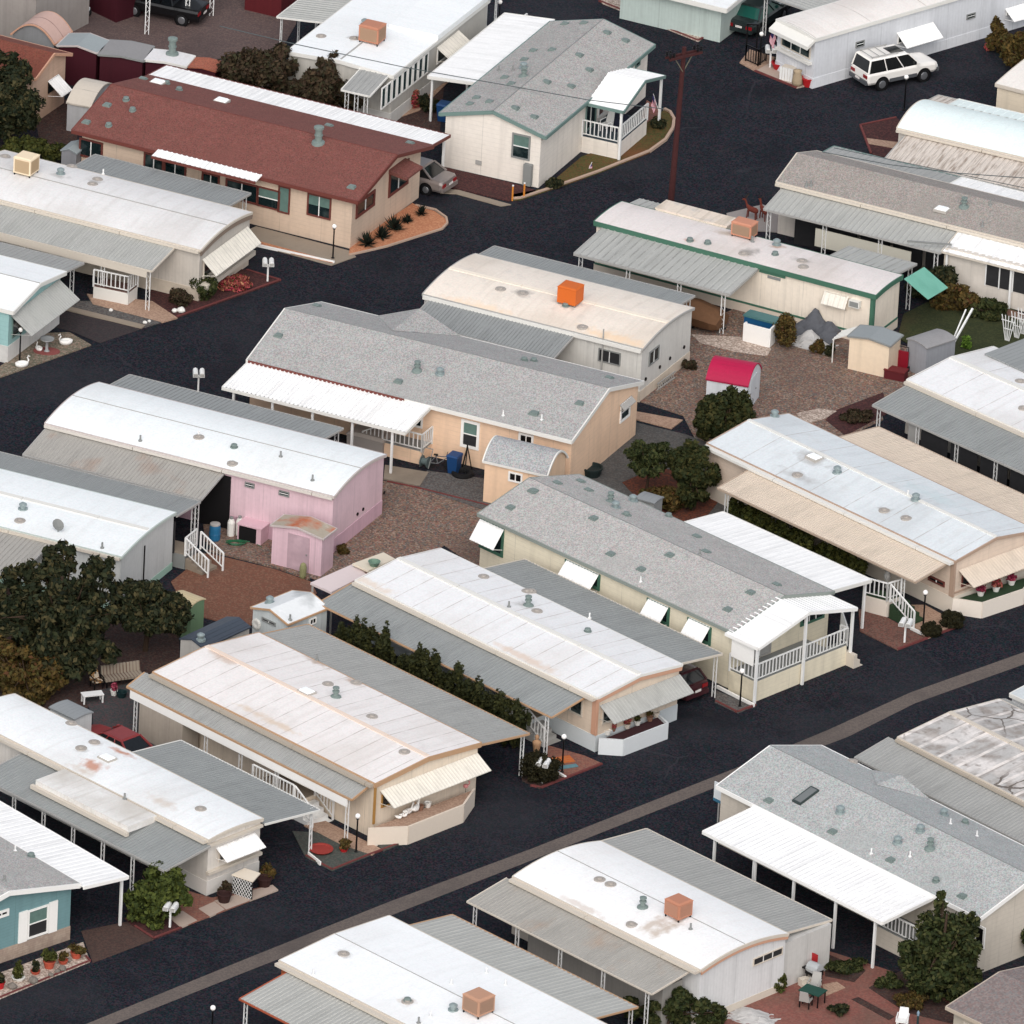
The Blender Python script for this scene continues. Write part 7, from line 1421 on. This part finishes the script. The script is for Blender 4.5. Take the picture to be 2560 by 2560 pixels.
q = G(P('a', 540, 90)); r = thing('ride_on_mower', 'small orange and white ride-on mower on the dusty lot at the top left', 'mower', q, R(120)); mb = MB(); mb.box(-.7, .5, -.35, .35, .2, .55); mb.box(.0, .5, -.28, .28, .55, .85); mb.build('body', m_plain('mower_white', C(206, 210, 214)), r); mb = MB(); mb.box(-.5, -.1, -.25, .25, .56, .66); mb.box(-.6, -.5, -.25, .25, .56, 1.0); mb.build('seat', m_plain('mower_orange', C(214, 120, 70)), r)
for x in (-.5, .45):
    for y in (-.36, .36): mb = MB(); mb.lathe([(.24, -.07), (.26, 0), (.24, .07)], (x, y, .25), 12, 'y'); mb.build('wheel', mTyre, r)

# ------------------------------------------------------------------ yard things
def table(label, px, l, w, h_, m_, ang=0, z=0, name='table'):
    r = thing(name, label, 'table', G(px, z), ang); mb = MB(); mb.box(-l / 2, l / 2, -w / 2, w / 2, h_ - .05, h_); mb.build('top', m_, r)
    for x in (-l / 2 + .06, l / 2 - .06):
        for y in (-w / 2 + .06, w / 2 - .06): mb = MB(); mb.box(x - .035, x + .035, y - .035, y + .035, 0, h_ - .05); mb.build('leg', m_, r)
    return r
def chair(label, px, m_, ang=0, z=0, arms=True, cloth=None, hi=.95):
    r = thing('garden_chair', label, 'chair', G(px, z), ang); mb = MB(); mb.box(-.26, .26, -.25, .25, .38, .43); mb.build('seat', cloth or m_, r)
    mb = MB(); mb.hexa([(-.25, .22, .43), (.25, .22, .43), (.25, .27, .43), (-.25, .27, .43), (-.2, .36, hi), (.2, .36, hi), (.2, .4, hi), (-.2, .4, hi)]); mb.build('backrest', cloth or m_, r)
    for x in (-.23, .23):
        for y in (-.22, .22): mb = MB(); mb.bar((x, y, 0), (x, y, .4), .05); mb.build('leg', m_, r)
        if arms: mb = MB(); mb.tube([(x * 1.15, -.24, .4), (x * 1.15, -.22, .62), (x * 1.15, .25, .66)], .03, 6); mb.build('armrest', m_, r)
    return r
def wheeled_bin(label, px, m_, ang=0, z=0):
    r = thing('wheeled_bin', label, 'bin', G(px, z), ang); mb = MB(); mb.hexa([(-.22, -.24, .05), (.22, -.24, .05), (.22, .24, .05), (-.22, .24, .05), (-.3, -.33, .98), (.3, -.33, .98), (.3, .33, .98), (-.3, .33, .98)]); mb.build('bin_body', m_, r)
    mb = MB(); mb.hexa([(-.32, -.36, .99), (.32, -.36, .99), (.32, .36, .99), (-.32, .36, .99), (-.28, -.3, 1.07), (.28, -.3, 1.07), (.28, .33, 1.07), (-.28, .33, 1.07)]); mb.build('lid', m_, r)
    for x in (-.22, .22): mb = MB(); mb.lathe([(.1, -.03), (.1, .03)], (x, .26, .1), 10, 'x'); mb.build('wheel', mTyre, r)
mBlueBin = m_plain('bin_blue', C(28, 72, 124), .5)
wheeled_bin('blue wheeled bin against the peach wall', P('f', 1365, 1498), mBlueBin, H7.ang); wheeled_bin('dark blue wheeled bin behind the white carport at the top', P('b', 1290, 835), mBlueBin, R(-20)); wheeled_bin('navy blue wheeled bin under the orange edged carport', P('i', 1270, 1590), m_plain('bin_navy', C(20, 34, 70), .5), R(-43))
q = G(P('i', 1480, 195)); r = thing('barrel', 'blue plastic barrel by the dark doorway of the pink home', 'barrel', q); mb = MB(); mb.lathe([(.24, 0), (.28, .1), (.28, .35), (.3, .38), (.28, .41), (.28, .7), (.25, .85), (.2, .86)], (0, 0, 0), 14); mb.build('drum', m_plain('barrel_blue', C(44, 116, 160), .5), r); mb = MB(); mb.lathe([(.26, .85), (.26, .92), (.1, .95)], (0, 0, 0), 14); mb.build('lid', mFG, r)
gas = None
for u, v, lab in ((1592, 165, 'white gas cylinder nearer the blue barrel'), (1650, 160, 'white gas cylinder nearer the pink open box')):
    q = G(P('i', u, v))
    if gas is None: gas = thing('gas_cylinder', lab, 'gas cylinder', q, 0, 'gas cylinders by the pink home'); mb = MB(); mb.lathe([(.17, 0), (.19, .06), (.19, .75), (.12, .92), (.06, .94)], (0, 0, 0), 12); mb.build('tank', mFW, gas); mb = MB(); mb.lathe([(.08, .94), (.09, 1.05), (.03, 1.06)], (0, 0, 0), 10); mb.build('valve', mGreyTrim, gas)
    else: dup(gas, q, 0, lab)
q = G(P('i', 1760, 225)); r = thing('animal_hutch', 'pink open fronted box with dark inside between the cylinders and pink shed', 'hutch', q, H8.ang); mb = MB(); mPk = m_plain('pink_box', C(226, 188, 198)); mb.box(-1.0, .1, .8, .86, 0, .85); mb.box(-1.0, -.94, 0, .8, 0, .85); mb.box(.04, .3, 0, .86, 0, .85); mb.build('walls', mPk, r); mb = MB(); mb.box(-1.04, .34, -.04, .9, .86, .93); mb.build('roof', mPk, r); mb = MB(); mb.box(-.93, .03, .02, .08, 0, .78); mb.build('opening', m_plain('opening_shade', C(18, 16, 18), .9), r)  # black panel paints the shade inside the open front
q = G(P('i', 1625, 225)); r = thing('hose', 'green garden hose heaped on the gravel by the pink home', 'hose', q); mb = MB(); mb.tube([(.3 * math.cos(t * .7) * (1 + .03 * t), .25 * math.sin(t * .7), .05 + .004 * t) for t in range(30)] + [(.9, .3, .04), (1.3, -.2, .04)], .025, 5); mb.build('coil', m_plain('hose_green', C(44, 108, 74), .5), r)
q = G(P('f', 1450, 1485)); r = thing('tripod', 'black tripod stand leaning against the peach wall', 'tripod', q); [MB().bar((0, 0, 1.4), (.3 * math.cos(a), .3 * math.sin(a), 0), .05).build('leg', mBlack, r) for a in (.3, 2.4, 4.5)]; mb = MB(); mb.bar((0, 0, 1.35), (0, 0, 1.5), .07); mb.build('head', mBlack, r)
q = G(P('f', 1425, 1515)); r = thing('tyre', 'black tyre lying on gravel below the tripod', 'tyre', q); mb = MB(); mb.lathe([(.3, .02), (.52, .02), (.58, .12), (.52, .24), (.34, .24), (.3, .14), (.3, .02)], (0, 0, 0), 18, cap=False); mb.build('ring', mTyre, r)
q = G(P('f', 1165, 1462)); r = thing('hose_reel_cart', 'grey-green wheeled reel cart at the foot of the peach porch', 'cart', q, H7.ang); mb = MB(); mb.lathe([(.3, -.2), (.3, -.16), (.18, -.15), (.18, .15), (.3, .16), (.3, .2)], (0, 0, .36), 14, 'x'); mb.build('reel', m_plain('reel_grey', C(96, 110, 110)), r); mb = MB(); [mb.bar((s_, -.1, .05), (s_, .35, .95), .035) for s_ in (-.24, .24)]; mb.bar((-.24, .35, .95), (.24, .35, .95), .035); mb.build('frame', mGreyTrim, r)
q = G(P('f', 1265, 1470)); r = thing('bicycle', 'small bicycle with grey wheels between reel cart and blue bin', 'bicycle', q, H7.ang + .3)
for x in (-.5, .5): mb = MB(); mb.lathe([(.27, -.015), (.3, -.02), (.3, .02), (.27, .015), (.27, -.015)], (x, 0, .3), 18, 'y', False); w = mb.build('wheel', mTyre, r)
mb = MB(); [mb.bar(a, b_, .04) for a, b_ in (((-.5, 0, .3), (-.1, 0, .3)), ((-.1, 0, .3), (-.2, 0, .75)), ((-.2, 0, .7), (.38, 0, .72)), ((-.1, 0, .3), (.36, 0, .66)), ((.5, 0, .3), (.36, 0, .85)), ((-.5, 0, .3), (-.2, 0, .7)))]; mb.build('frame', m_plain('bike_grey', C(110, 112, 116), .5), r); mb = MB(); mb.box(-.32, -.1, -.06, .06, .75, .8); mb.build('saddle', mBlack, r); mb = MB(); mb.bar((.36, -.25, .88), (.36, .25, .88), .03); mb.build('handlebar', mBlack, r)
q = G(P('f', 760, 1345)); r = thing('covered_spa', 'square spa under a pale crumpled cover below the white patio roof', 'spa', q, H7.ang); mb = MB(); mb.hexa([(-1.0, -.2, 0), (1.0, -.2, 0), (1.0, 1.5, 0), (-1.0, 1.5, 0), (-1.02, -.22, .8), (1.02, -.22, .8), (1.02, 1.52, .8), (-1.02, 1.52, .8)]); mb.build('cabinet', m_plain('spa_grey', C(176, 168, 162)), r); mb = MB(); mb.hexa([(-1.07, -.27, .8), (1.07, -.27, .8), (1.07, 1.57, .8), (-1.07, 1.57, .8), (-.9, -.1, .93), (.9, -.1, .93), (.9, 1.4, .93), (-.9, 1.4, .93)]); mb.build('cover', m_plain('spa_cover', C(196, 186, 178), .9, (5, .12)), r)
q = G(P('g', 550, 1515)); r = thing('planter_tub', 'round dark green planter tub behind the peach home corner', 'planter', q); mb = MB(); mb.lathe([(.42, 0), (.52, .4), (.56, .42), (.56, .5), (.48, .5), (.46, .36)], (0, 0, 0), 18); mb.build('tub', m_plain('tub_dark', C(34, 48, 48), .6), r)
q = G(P('g', 1000, 935)); r = thing('ladder', 'aluminium ladder resting on its side against the white skirting', 'ladder', q, R(62)); mb = MB(); [mb.bar((0, 0, z), (1.9, 0, z), .04, .07) for z in (.08, .42)]; mb.build('rails', mFG, r); mb = MB(); [mb.bar((.15 + .2 * i, 0, .08), (.15 + .2 * i, 0, .42), .03) for i in range(9)]; mb.build('rungs', mFG, r)
# boat under the carport
q = G(P('g', 1330, 500)); r = thing('covered_boat', 'boat under a brown tarpaulin beneath the pale ribbed carport', 'boat', q, H13.ang + PI); mTarp = m_plain('brown_tarp', C(112, 80, 56), .9, (4, .15)); rings = []
for x, w, z0, z1 in ((-1.0, .75, .35, 1.0), (-.6, .95, .3, 1.25), (.6, 1.0, .3, 1.45), (1.8, .9, .35, 1.35), (2.8, .6, .45, 1.1), (3.5, .12, .7, .95)): rings.append([(x, -w * .7, z0), (x, -w, (z0 + z1) * .52), (x, -w * .5, z1 - .1), (x, 0, z1), (x, w * .5, z1 - .1), (x, w, (z0 + z1) * .52), (x, w * .7, z0)])
mb = MB(); mb.add(*loft(rings)); mb.build('tarpaulin', mTarp, r); mb = MB(); mb.bar((-1.2, 0, .3), (4.2, 0, .3), .1); [mb.lathe([(.25, -.08), (.28, 0), (.25, .08)], (.6, y, .28), 14, 'y') for y in (-.85, .85)]; mb.build('trailer', mBlack, r)
# white enclosure with bins
pl = [P('g', 1595, 588), P('h', 172, 635), P('h', 208, 600)]
o = G(pl[0]); r = thing('screen_wall', 'low white screen wall round the blue storage bins', 'wall', o)
mb = MB(); w = [G(p_) - o for p_ in pl]; mb.bar((w[0].x, w[0].y, .52), (w[1].x, w[1].y, .52), .09, 1.04); mb.bar((w[1].x, w[1].y, .53), (w[2].x, w[2].y, .53), .09, 1.06); w4 = G(P('g', 1612, 575)) - o; mb.bar((w[0].x, w[0].y, .5), (w4.x, w4.y, .5), .09, 1.0); mb.build('wall', mWhiteTrim, r)
q = G(P('h', 130, 520)); r = thing('storage_chest', 'long teal grey storage chest with blue front behind the white screen wall', 'chest', q, H13.ang); mb = MB(); mb.box(-.95, .95, -.35, .35, 0, .75); mb.build('chest', m_plain('chest_blue', C(24, 92, 140), .5), r); mb = MB(); mb.box(-1.0, 1.0, -.4, .4, .75, .85); mb.build('lid', m_plain('chest_teal', C(84, 132, 134), .5), r)
# tarp heap
def heap(label, px, pts, m_, name='tarpaulin'):
    r = thing(name, label, 'tarp', G(px), H13.ang); n = 14; mb = MB(); rgx = random.Random(8); vs = []
    for i in range(n + 1):
        for j in range(n + 1):
            x = -1.2 + 2.4 * i / n; y = -.8 + 1.6 * j / n; z = .03
            for (a, b_, h_, s_) in pts: z = max(z, h_ - s_ * math.hypot(x - a, (y - b_) * 1.2))
            vs.append((x + rgx.uniform(-.05, .05), y + rgx.uniform(-.05, .05), z + rgx.uniform(-.02, .03)))
    fs = [(i * (n + 1) + j, (i + 1) * (n + 1) + j, (i + 1) * (n + 1) + j + 1, i * (n + 1) + j + 1) for i in range(n) for j in range(n)]; mb.add(vs, fs); o = mb.build('sheet', m_, r); sm = o.modifiers.new('thick', 'SOLIDIFY'); sm.thickness = .02; return r
heap('grey tarpaulin slumped over a frame below the cream home', P('h', 500, 555), [(-.3, .3, 1.5, 1.4), (.6, .2, 1.0, .9), (-.8, -.1, .8, 1.0)], m_plain('tarp_grey', C(96, 98, 104), .8, (5, .15)))
heap('pale crumpled plastic sheet in front of the grey tarpaulin', P('h', 470, 610), [(-.2, .1, .8, .9), (.5, -.1, .45, .7)], m_plain('tarp_white', C(196, 194, 192), .7, (5, .12)))
heap('crumpled white plastic sheet in the red paved garden at the bottom', P('o', 1650, 1890), [(-.1, .1, .35, .35), (.5, -.1, .25, .4)], m_plain('tarp_white', C(196, 194, 192)))
# leaning poles, trellises, lime plant
for (u0, v0, u1, v1, lab) in ((1450, 560, 1532, 368, 'thin white pole leaning beside the silver shed, left of the thicker one'), (1462, 572, 1578, 362, 'thicker white pole leaning beside the silver shed')):
    a = G(P('h', u0, v0), 1.0); b_ = G(P('h', u1, v1), 2.2); g = a + (a - b_) * (1.0 / 1.2); mb = MB(); mb.bar(Vector((0, 0, 0)), b_ - g, .06 if 'thin' in lab else .09); o = mb.build('pole', mWhite); o.location = g; tag(o, lab, 'pole', None)
tr = None
for u, v, lab in ((1815, 590, 'white fan trellis at the left of three in the bed on the right'), (1880, 570, 'white fan trellis in the middle of three on the right'), (1925, 545, 'white fan trellis nearest the right edge')):
    q = G(P('h', u, v))
    if tr is None:
        tr = thing('trellis', lab, 'trellis', q, R(-30), 'white fan trellises'); [MB().bar((x * .25, 0, 0), (x, 0, 1.45), .035).build('slat', mWhite, tr) for x in (-.4, -.2, 0, .2, .4)]; mb = MB(); mb.bar((-.42, .02, 1.15), (.42, .02, 1.15), .035); mb.bar((-.28, .02, .7), (.28, .02, .7), .035); mb.build('crossbar', mWhite, tr)
    else: dup(tr, q, R(-30), lab)
q = G(P('h', 1090, 790)); r = thing('hand_cart', 'red upright hand cart between the cream shed and silver shed', 'cart', q, R(-20)); mb = MB(); mb.box(-.3, .3, -.05, .05, .15, 1.1); mb.build('panel', m_plain('cart_red', C(150, 24, 44), .5), r); mb = MB(); mb.tube([(-.28, 0, 1.05), (-.24, .1, 1.3), (.24, .1, 1.3), (.28, 0, 1.05)], .025, 6); mb.build('handle', mBlack, r); [MB().lathe([(.15, -.04), (.15, .04)], (x, 0, .15), 12, 'x').build('wheel', mTyre, r) for x in (-.34, .34)]
q = G(P('h', 1050, 850)); r = thing('crate', 'dark red crate at the right corner of the cream shed', 'crate', q, R(-20)); mb = MB(); mb.box(-.6, .5, -.25, .35, 0, .5); mb.build('box', m_plain('crate_red', C(104, 34, 40), .7), r); mb = MB(); mb.box(-.63, .53, -.28, .38, .5, .55); mb.build('lid', m_plain('crate_red2', C(120, 44, 46), .7), r)
# shady yard, left
table('small white plastic table in the shady yard', P('i', 635, 1315), 1.05, .5, .5, mWhite, R(20))
q = G(P('i', 860, 1190)); r = thing('garden_bench', 'striped cushioned bench under the round dark tree', 'bench', q, R(24)); mStripe = mat('striped_cloth', C(166, 154, 138), .9, stripes=[('x', .17, .06, C(110, 84, 72), .9)]); mb = MB(); mb.box(-1.1, .9, -.3, .3, .4, .52); mb.build('seat', mStripe, r); mb = MB(); mb.hexa([(-1.1, .3, .5), (.9, .3, .5), (.9, .42, .5), (-1.1, .42, .5), (-1.1, .42, .95), (.9, .42, .95), (.9, .5, .95), (-1.1, .5, .95)]); mb.build('backrest', mStripe, r); [MB().box(x, x + .06, y, y + .06, 0, .4).build('leg', mBlack, r) for x in (-1.05, .8) for y in (-.25, .2)]  # cloth colour lowered to carry the shade under the tree
chair('garden chair with spotted cushion beside the striped bench', P('i', 665, 1215), mBlack, R(30), cloth=mat('spotted_cloth', C(196, 176, 146), .9, speck=(9, [C(220, 206, 186), C(120, 84, 56), C(180, 130, 70), C(60, 56, 50)], .9)))
q = G(P('i', 838, 1280)); r = thing('bucket', 'dark green bucket right of the white pot by the striped bench', 'bucket', q); mb = MB(); mb.lathe([(.2, 0), (.26, .3), (.28, .32), (.24, .32), (.2, .1)], (0, 0, 0), 14); mb.build('pail', m_plain('bucket_green', C(26, 52, 54), .5), r)
# lower right garden
q = G(P('p', 480, 1660)); r = thing('barbecue_grill', 'small gas barbecue grill with pale lid by the white home steps', 'grill', q, R(-40)); mb = MB(); mb.lathe([(.28, -.32), (.3, 0), (.28, .32)], (0, 0, .85), 12, 'x'); mb.build('lid', m_plain('grill_pale', C(186, 190, 192), .4), r); mb = MB(); mb.box(-.35, .35, -.25, .25, .55, .8); mb.box(-.7, -.36, -.2, .2, .72, .78); mb.build('firebox', mBlack, r); [MB().box(x, x + .05, y, y + .05, 0, .55).build('leg', mBlack, r) for x in (-.32, .28) for y in (-.2, .15)]
q = G(P('p', 462, 1612)); r = thing('notice_board', 'upright red board standing behind the barbecue grill', 'board', q, R(-40)); mb = MB(); mb.box(-.32, .32, -.02, .02, .55, 1.3); mb.build('panel', m_plain('board_red', C(176, 40, 44), .6), r); [MB().box(x, x + .05, -.02, .02, 0, .55).build('leg', mBlack, r) for x in (-.3, .25)]
q = G(P('p', 470, 1790)); r = thing('garden_table', 'dark green garden table among pale chairs in the lower right garden', 'table', q, R(-30)); mb = MB(); mb.box(-.55, .55, -.4, .4, .66, .71); mb.build('top', m_plain('table_green', C(30, 78, 66), .5), r); [MB().box(x, x + .05, y, y + .05, 0, .66).build('leg', mBlack, r) for x in (-.5, .45) for y in (-.36, .3)]
chair('pale cushioned chair pulled up before the dark green garden table', P('p', 425, 1815), mBlack, R(160), cloth=mFG); chair('curved back pale chair behind the dark green garden table', P('p', 480, 1720), mFG, R(-20))
chair('white plastic chair on the red paving at the bottom edge', P('p', 1090, 1960), mWhite, R(-10), hi=.9)
q = G(P('p', 1197, 1940)); r = thing('garden_light', 'small dark post with pale blue head at the bottom edge', 'garden light', q); mb = MB(); mb.lathe([(.05, 0), (.05, .5)], (0, 0, 0), 8); mb.build('post', m_plain('post_teal', C(40, 70, 72)), r); mb = MB(); mb.lathe([(.06, .5), (.07, .65), (.02, .75)], (0, 0, 0), 8); mb.build('head', m_plain('pale_blue', C(150, 176, 196)), r)
# figures and ornaments
goose = None
for i, (u, v, s_, lab) in enumerate(((985, 520, .7, 'smallest white goose figure at the left of the planter'), (1020, 508, .8, 'small white goose figure second from the left on the planter'), (1048, 488, 1.1, 'tall white goose figure third along the planter'), (1100, 470, 1.25, 'largest white goose figure beside the clay pot on the planter'))):
    q = G(P('n', u, v), .89)
    if goose is None:
        goose = thing('goose_figure', lab, 'figurine', q, R(-10), 'goose figures on the planter'); mb = MB(); rings = []
        for x, w, z0, z1 in ((-.3, .02, .22, .26), (-.18, .1, .1, .28), (0, .14, .04, .3), (.14, .1, .08, .28), (.2, .05, .16, .36), (.22, .045, .3, .46), (.24, .05, .44, .54), (.34, .015, .46, .5)): rings.append([(x + (z1 - z0) * 0, w * math.cos(a), (z0 + z1) / 2 + (z1 - z0) / 2 * math.sin(a)) for a in [2 * PI * k / 10 for k in range(10)]])
        mb.add(*loft(rings)); mb.build('body', mWhiteTrim, goose, True); mb = MB(); mb.bar((.33, 0, .48), (.4, 0, .46), .03); mb.build('beak', m_plain('beak_orange', C(214, 140, 60)), goose); goose.scale = (s_,) * 3
    else: dup(goose, q, R(-10 + 25 * i), lab, scale=s_)
q = G(P('n', 1445, 335), .89); r = thing('flamingo_figure', 'pink bird figure at the far corner of the round-nosed planter', 'figurine', q); mb = MB(); mb.ball((0, 0, .35), .13, 10, 6, .8); mb.tube([(.1, 0, .38), (.18, 0, .52), (.12, 0, .62), (.2, 0, .6)], .03, 6); mb.build('body', m_plain('flamingo', C(226, 150, 150)), r); mb = MB(); mb.bar((0, 0, 0), (0, 0, .25), .02); mb.build('leg', mBlack, r)
q = G(P('k', 165, 1705)); r = thing('statue', 'small tan standing statue beside the dome shrub under the carport', 'statue', q); mb = MB(); mb.lathe([(.2, 0), (.2, .3), (.13, .34), (.16, .5), (.2, .8), (.22, .95), (.1, 1.02), (.06, 1.06), (.11, 1.14), (.1, 1.25), (.02, 1.32)], (0, 0, 0), 10, sy=.8); mb.build('figure', m_plain('statue_tan', C(186, 146, 112), .8, (6, .15)), r, True)
q = G(P('l', 985, 520), .97); r = thing('urn', 'white figure-like urn on the railed deck of the tan awning home', 'urn', q); mb = MB(); mb.lathe([(.13, 0), (.08, .08), (.06, .3), (.16, .5), (.18, .68), (.1, .8), (.14, .84), (.02, .9)], (0, 0, 0), 12); mb.build('urn', mFG, r, True)
q = G(P('e', 322, 665)); r = thing('birdbath', 'pale stone birdbath on the red pad in the mossy gravel', 'birdbath', q); mb = MB(); mb.lathe([(.2, 0), (.16, .08), (.08, .15), (.07, .6), (.12, .66), (.34, .72), (.37, .8), (.3, .78), (.05, .74)], (0, 0, 0), 16); mb.build('basin', m_plain('stone_grey', C(170, 172, 172)), r, True); mb = MB(); mb.lathe([(.7, 0.04), (.7, .085)], (0, 0, 0), 14, sy=.7); mb.build('pad', m_plain('brick_pad', C(150, 84, 80), .9, (6, .2)), r)
sw = None
for t_, u, v, lab in (('e', 150, 765, 'white swan planter near the corner of the teal home'), ('e', 455, 610, 'white swan planter by the far end of the mossy gravel'), ('e', 268, 650, 'white swan planter beside the birdbath')):
    q = G(P(t_, u, v), .05)
    if sw is None:
        sw = thing('swan_planter', lab, 'planter', q, R(20), 'swan planters in the mossy gravel'); mb = MB(); mb.lathe([(.2, 0), (.34, .1), (.36, .24), (.28, .28), (.22, .2)], (0, 0, 0), 12, sy=.65); mb.build('bowl', mWhiteTrim, sw, True); mb = MB(); mb.tube([(.28, 0, .15), (.36, 0, .35), (.28, 0, .5), (.32, 0, .6), (.42, 0, .55)], .05, 7, .03); mb.build('neck', mWhiteTrim, sw, True)
    else: dup(sw, q, R(200 if 'far' in lab else 120), lab, scale=.7 if 'birdbath' in lab else 1)
dr = None
for u, v, lab in ((1648, 1505, 'red-brown deer figure on the grey patio, left one'), (1732, 1512, 'red-brown deer figure on the grey patio, nearer the ribbed awning')):
    q = G(P('c', u, v), .06)
    if dr is None:
        dr = thing('deer_figure', lab, 'figurine', q, R(150), 'deer figures on the patio'); mb = MB(); mb.add(*loft([[(x, w * math.cos(a), z + hh * math.sin(a)) for a in [2 * PI * k / 8 for k in range(8)]] for x, w, z, hh in ((-.4, .06, .5, .1), (-.25, .14, .5, .17), (.1, .13, .52, .16), (.25, .09, .62, .13), (.33, .06, .82, .1), (.4, .07, .98, .08), (.56, .03, .94, .04))])); [mb.bar((x, y, 0), (x * .85, y * .8, .45), .05) for x in (-.32, .22) for y in (-.08, .08)]; mb.build('body', m_plain('deer_brown', C(120, 56, 44), .8), dr); mb = MB(); [mb.bar((.38, s_ * .04, 1.03), (.3, s_ * .16, 1.28), .025) for s_ in (-1, 1)]; mb.build('antler', mBark, dr)
    else: dup(dr, q, R(120), lab)
# chairs on the corner porch and dark table
chair('white curved garden chair on the corner porch', (H3.root.location and P('c', 650, 905)), mWhite, R(-40), .96, hi=1.05)
q = G(P('c', 745, 890), .96); r = thing('porch_table', 'dark cloth covered table behind the white chair on the corner porch', 'table', q, R(-25)); mb = MB(); mb.lathe([(.5, 0), (.46, .5), (.44, .72), (.05, .73)], (0, 0, 0), 14); mb.build('cloth', m_plain('navy_cloth', C(36, 40, 60), .9), r)
# black railing and crates top right
pl = [P('d', 10, 425), P('d', 95, 462), P('d', 150, 425)]; o = G(pl[0]); r = thing('iron_railing', 'black iron railing and arch in front of the dark sedan', 'railing', o); w = [G(p_) - o for p_ in pl]
for a, b_ in zip(w[:-1], w[1:]): rail_(r, (a.x, a.y, 0), (b_.x, b_.y, 0), 1.0, mBlack, .2, .04)
mb = MB(); [mb.bar((w[0].x + x, w[0].y, 0), (w[0].x + x, w[0].y, 2.2), .08) for x in (0, .55)]; mb.bar((w[0].x - .05, w[0].y, 2.2), (w[0].x + .6, w[0].y, 2.2), .08); mb.build('arch', mBlack, r)
q = G(P('d', 305, 545), .06); r = thing('planter_box', 'white slatted planter box on the pale patio at the top right', 'planter', q, R(-25)); [MB().box(-.4 + k * .16, -.27 + k * .16, -.3, -.27, 0, .75).build('slat', mWhite, r) for k in range(5)]; mb = MB(); mb.box(-.38, .38, -.265, .3, 0, .7); mb.build('box', mFC, r)
q = G(P('d', 365, 590), .06); r = thing('sack', 'lumpy tan sack standing beside the white planter box', 'sack', q); mb = MB(); mb.lathe([(.24, 0), (.3, .2), (.26, .5), (.2, .75), (.24, .9), (.05, .95)], (0, 0, 0), 10, sy=.8); mb.build('bag', m_plain('sack_tan', C(186, 166, 138), .9, (5, .15)), r, True)
# lattice gate
q = G(P('m', 1600, 1030), .08); w = G(P('m', 1735, 1075), .08); an = math.atan2(w.y - q.y, w.x - q.x); L_ = (w - q).length; r = thing('lattice_screen', 'black and white lattice screen with cream top between two dark pots', 'screen', q, an)
mb = MB(); n = 8
for i in range(-5, n): 
    for sg in (1, -1):
        x0 = i * .16 if sg > 0 else (i + 5) * .16; pts = []
        for k in range(15):
            z = k * .065; x = x0 + sg * z * .7
            if 0 <= x <= L_: pts.append((x, 0.012 * sg, z))
        if len(pts) > 1: mb.bar(pts[0], pts[-1], .016, .02)
mb.build('lattice', mWhite, r); mb = MB(); mb.box(0, L_, .03, .06, 0, .92); mb.build('backing', mBlack, r); mb = MB(); mb.hexa([(-.05, -.03, .93), (L_ + .05, -.03, .93), (L_ - .1, .85, .98), (.1, .85, .98), (-.05, -.03, .98), (L_ + .05, -.03, .98), (L_ - .1, .85, 1.03), (.1, .85, 1.03)]); mb.build('top', mCream, r)
# rug, marker posts, sign
q = G(P('k', 345, 1712), .055); r = thing('doormat', 'bright orange striped mat on the patchwork brick patio', 'mat', q, R(25)); mb = MB(); mb.box(-.55, .55, -.35, .35, 0, .02); mb.build('mat', mat('mat_orange', C(214, 112, 60), .9, stripes=[('y', .2, .06, C(196, 150, 90), .8)], fine=(8, .1)), r)
q = G(P('k', 350, 1765), .055); r = thing('stepping_slab', 'teal painted slab beside the orange mat on the patio', 'slab', q, R(25)); mb = MB(); mb.box(-.65, .75, -.14, .14, 0, .05); mb.build('slab', m_plain('slab_teal', C(110, 150, 158), .9, (6, .15)), r)
mk = None
for u, v, lab in ((1768, 1385, 'orange marker post left of its twin by the white gable wall'), (1848, 1368, 'orange marker post nearer the meter box by the white gable wall')):
    q = G(P('b', u, v))
    if mk is None: mk = thing('marker_post', lab, 'post', q, 0, 'orange marker posts'); mb = MB(); mb.lathe([(.05, 0), (.05, .8), (.03, .84)], (0, 0, 0), 8); mb.build('post', m_plain('marker_orange', C(236, 150, 60), .6), mk); mb = MB(); mb.lathe([(.055, .84), (.055, .9)], (0, 0, 0), 8); mb.build('cap', mWhite, mk)
    else: dup(mk, q, 0, lab)

q = G(P('o', 1418, 560)); r = thing('hanging_sign', 'small pale sign panel with blue foot at the street corner of the beige home', 'sign', q, H26.ang); mb = MB(); mb.box(-.35, .35, -.03, .03, 1.35, 2.2); mb.build('panel', m_plain('sign_white', C(222, 226, 228), .5), r); mb = MB(); mb.box(-.37, .37, -.035, .035, 1.2, 1.349); mb.build('foot_panel', m_plain('sign_blue', C(70, 130, 160), .5), r); mb = MB(); mb.box(-.04, .04, -.02, .02, 0, 1.2); mb.build('post', mFG, r)
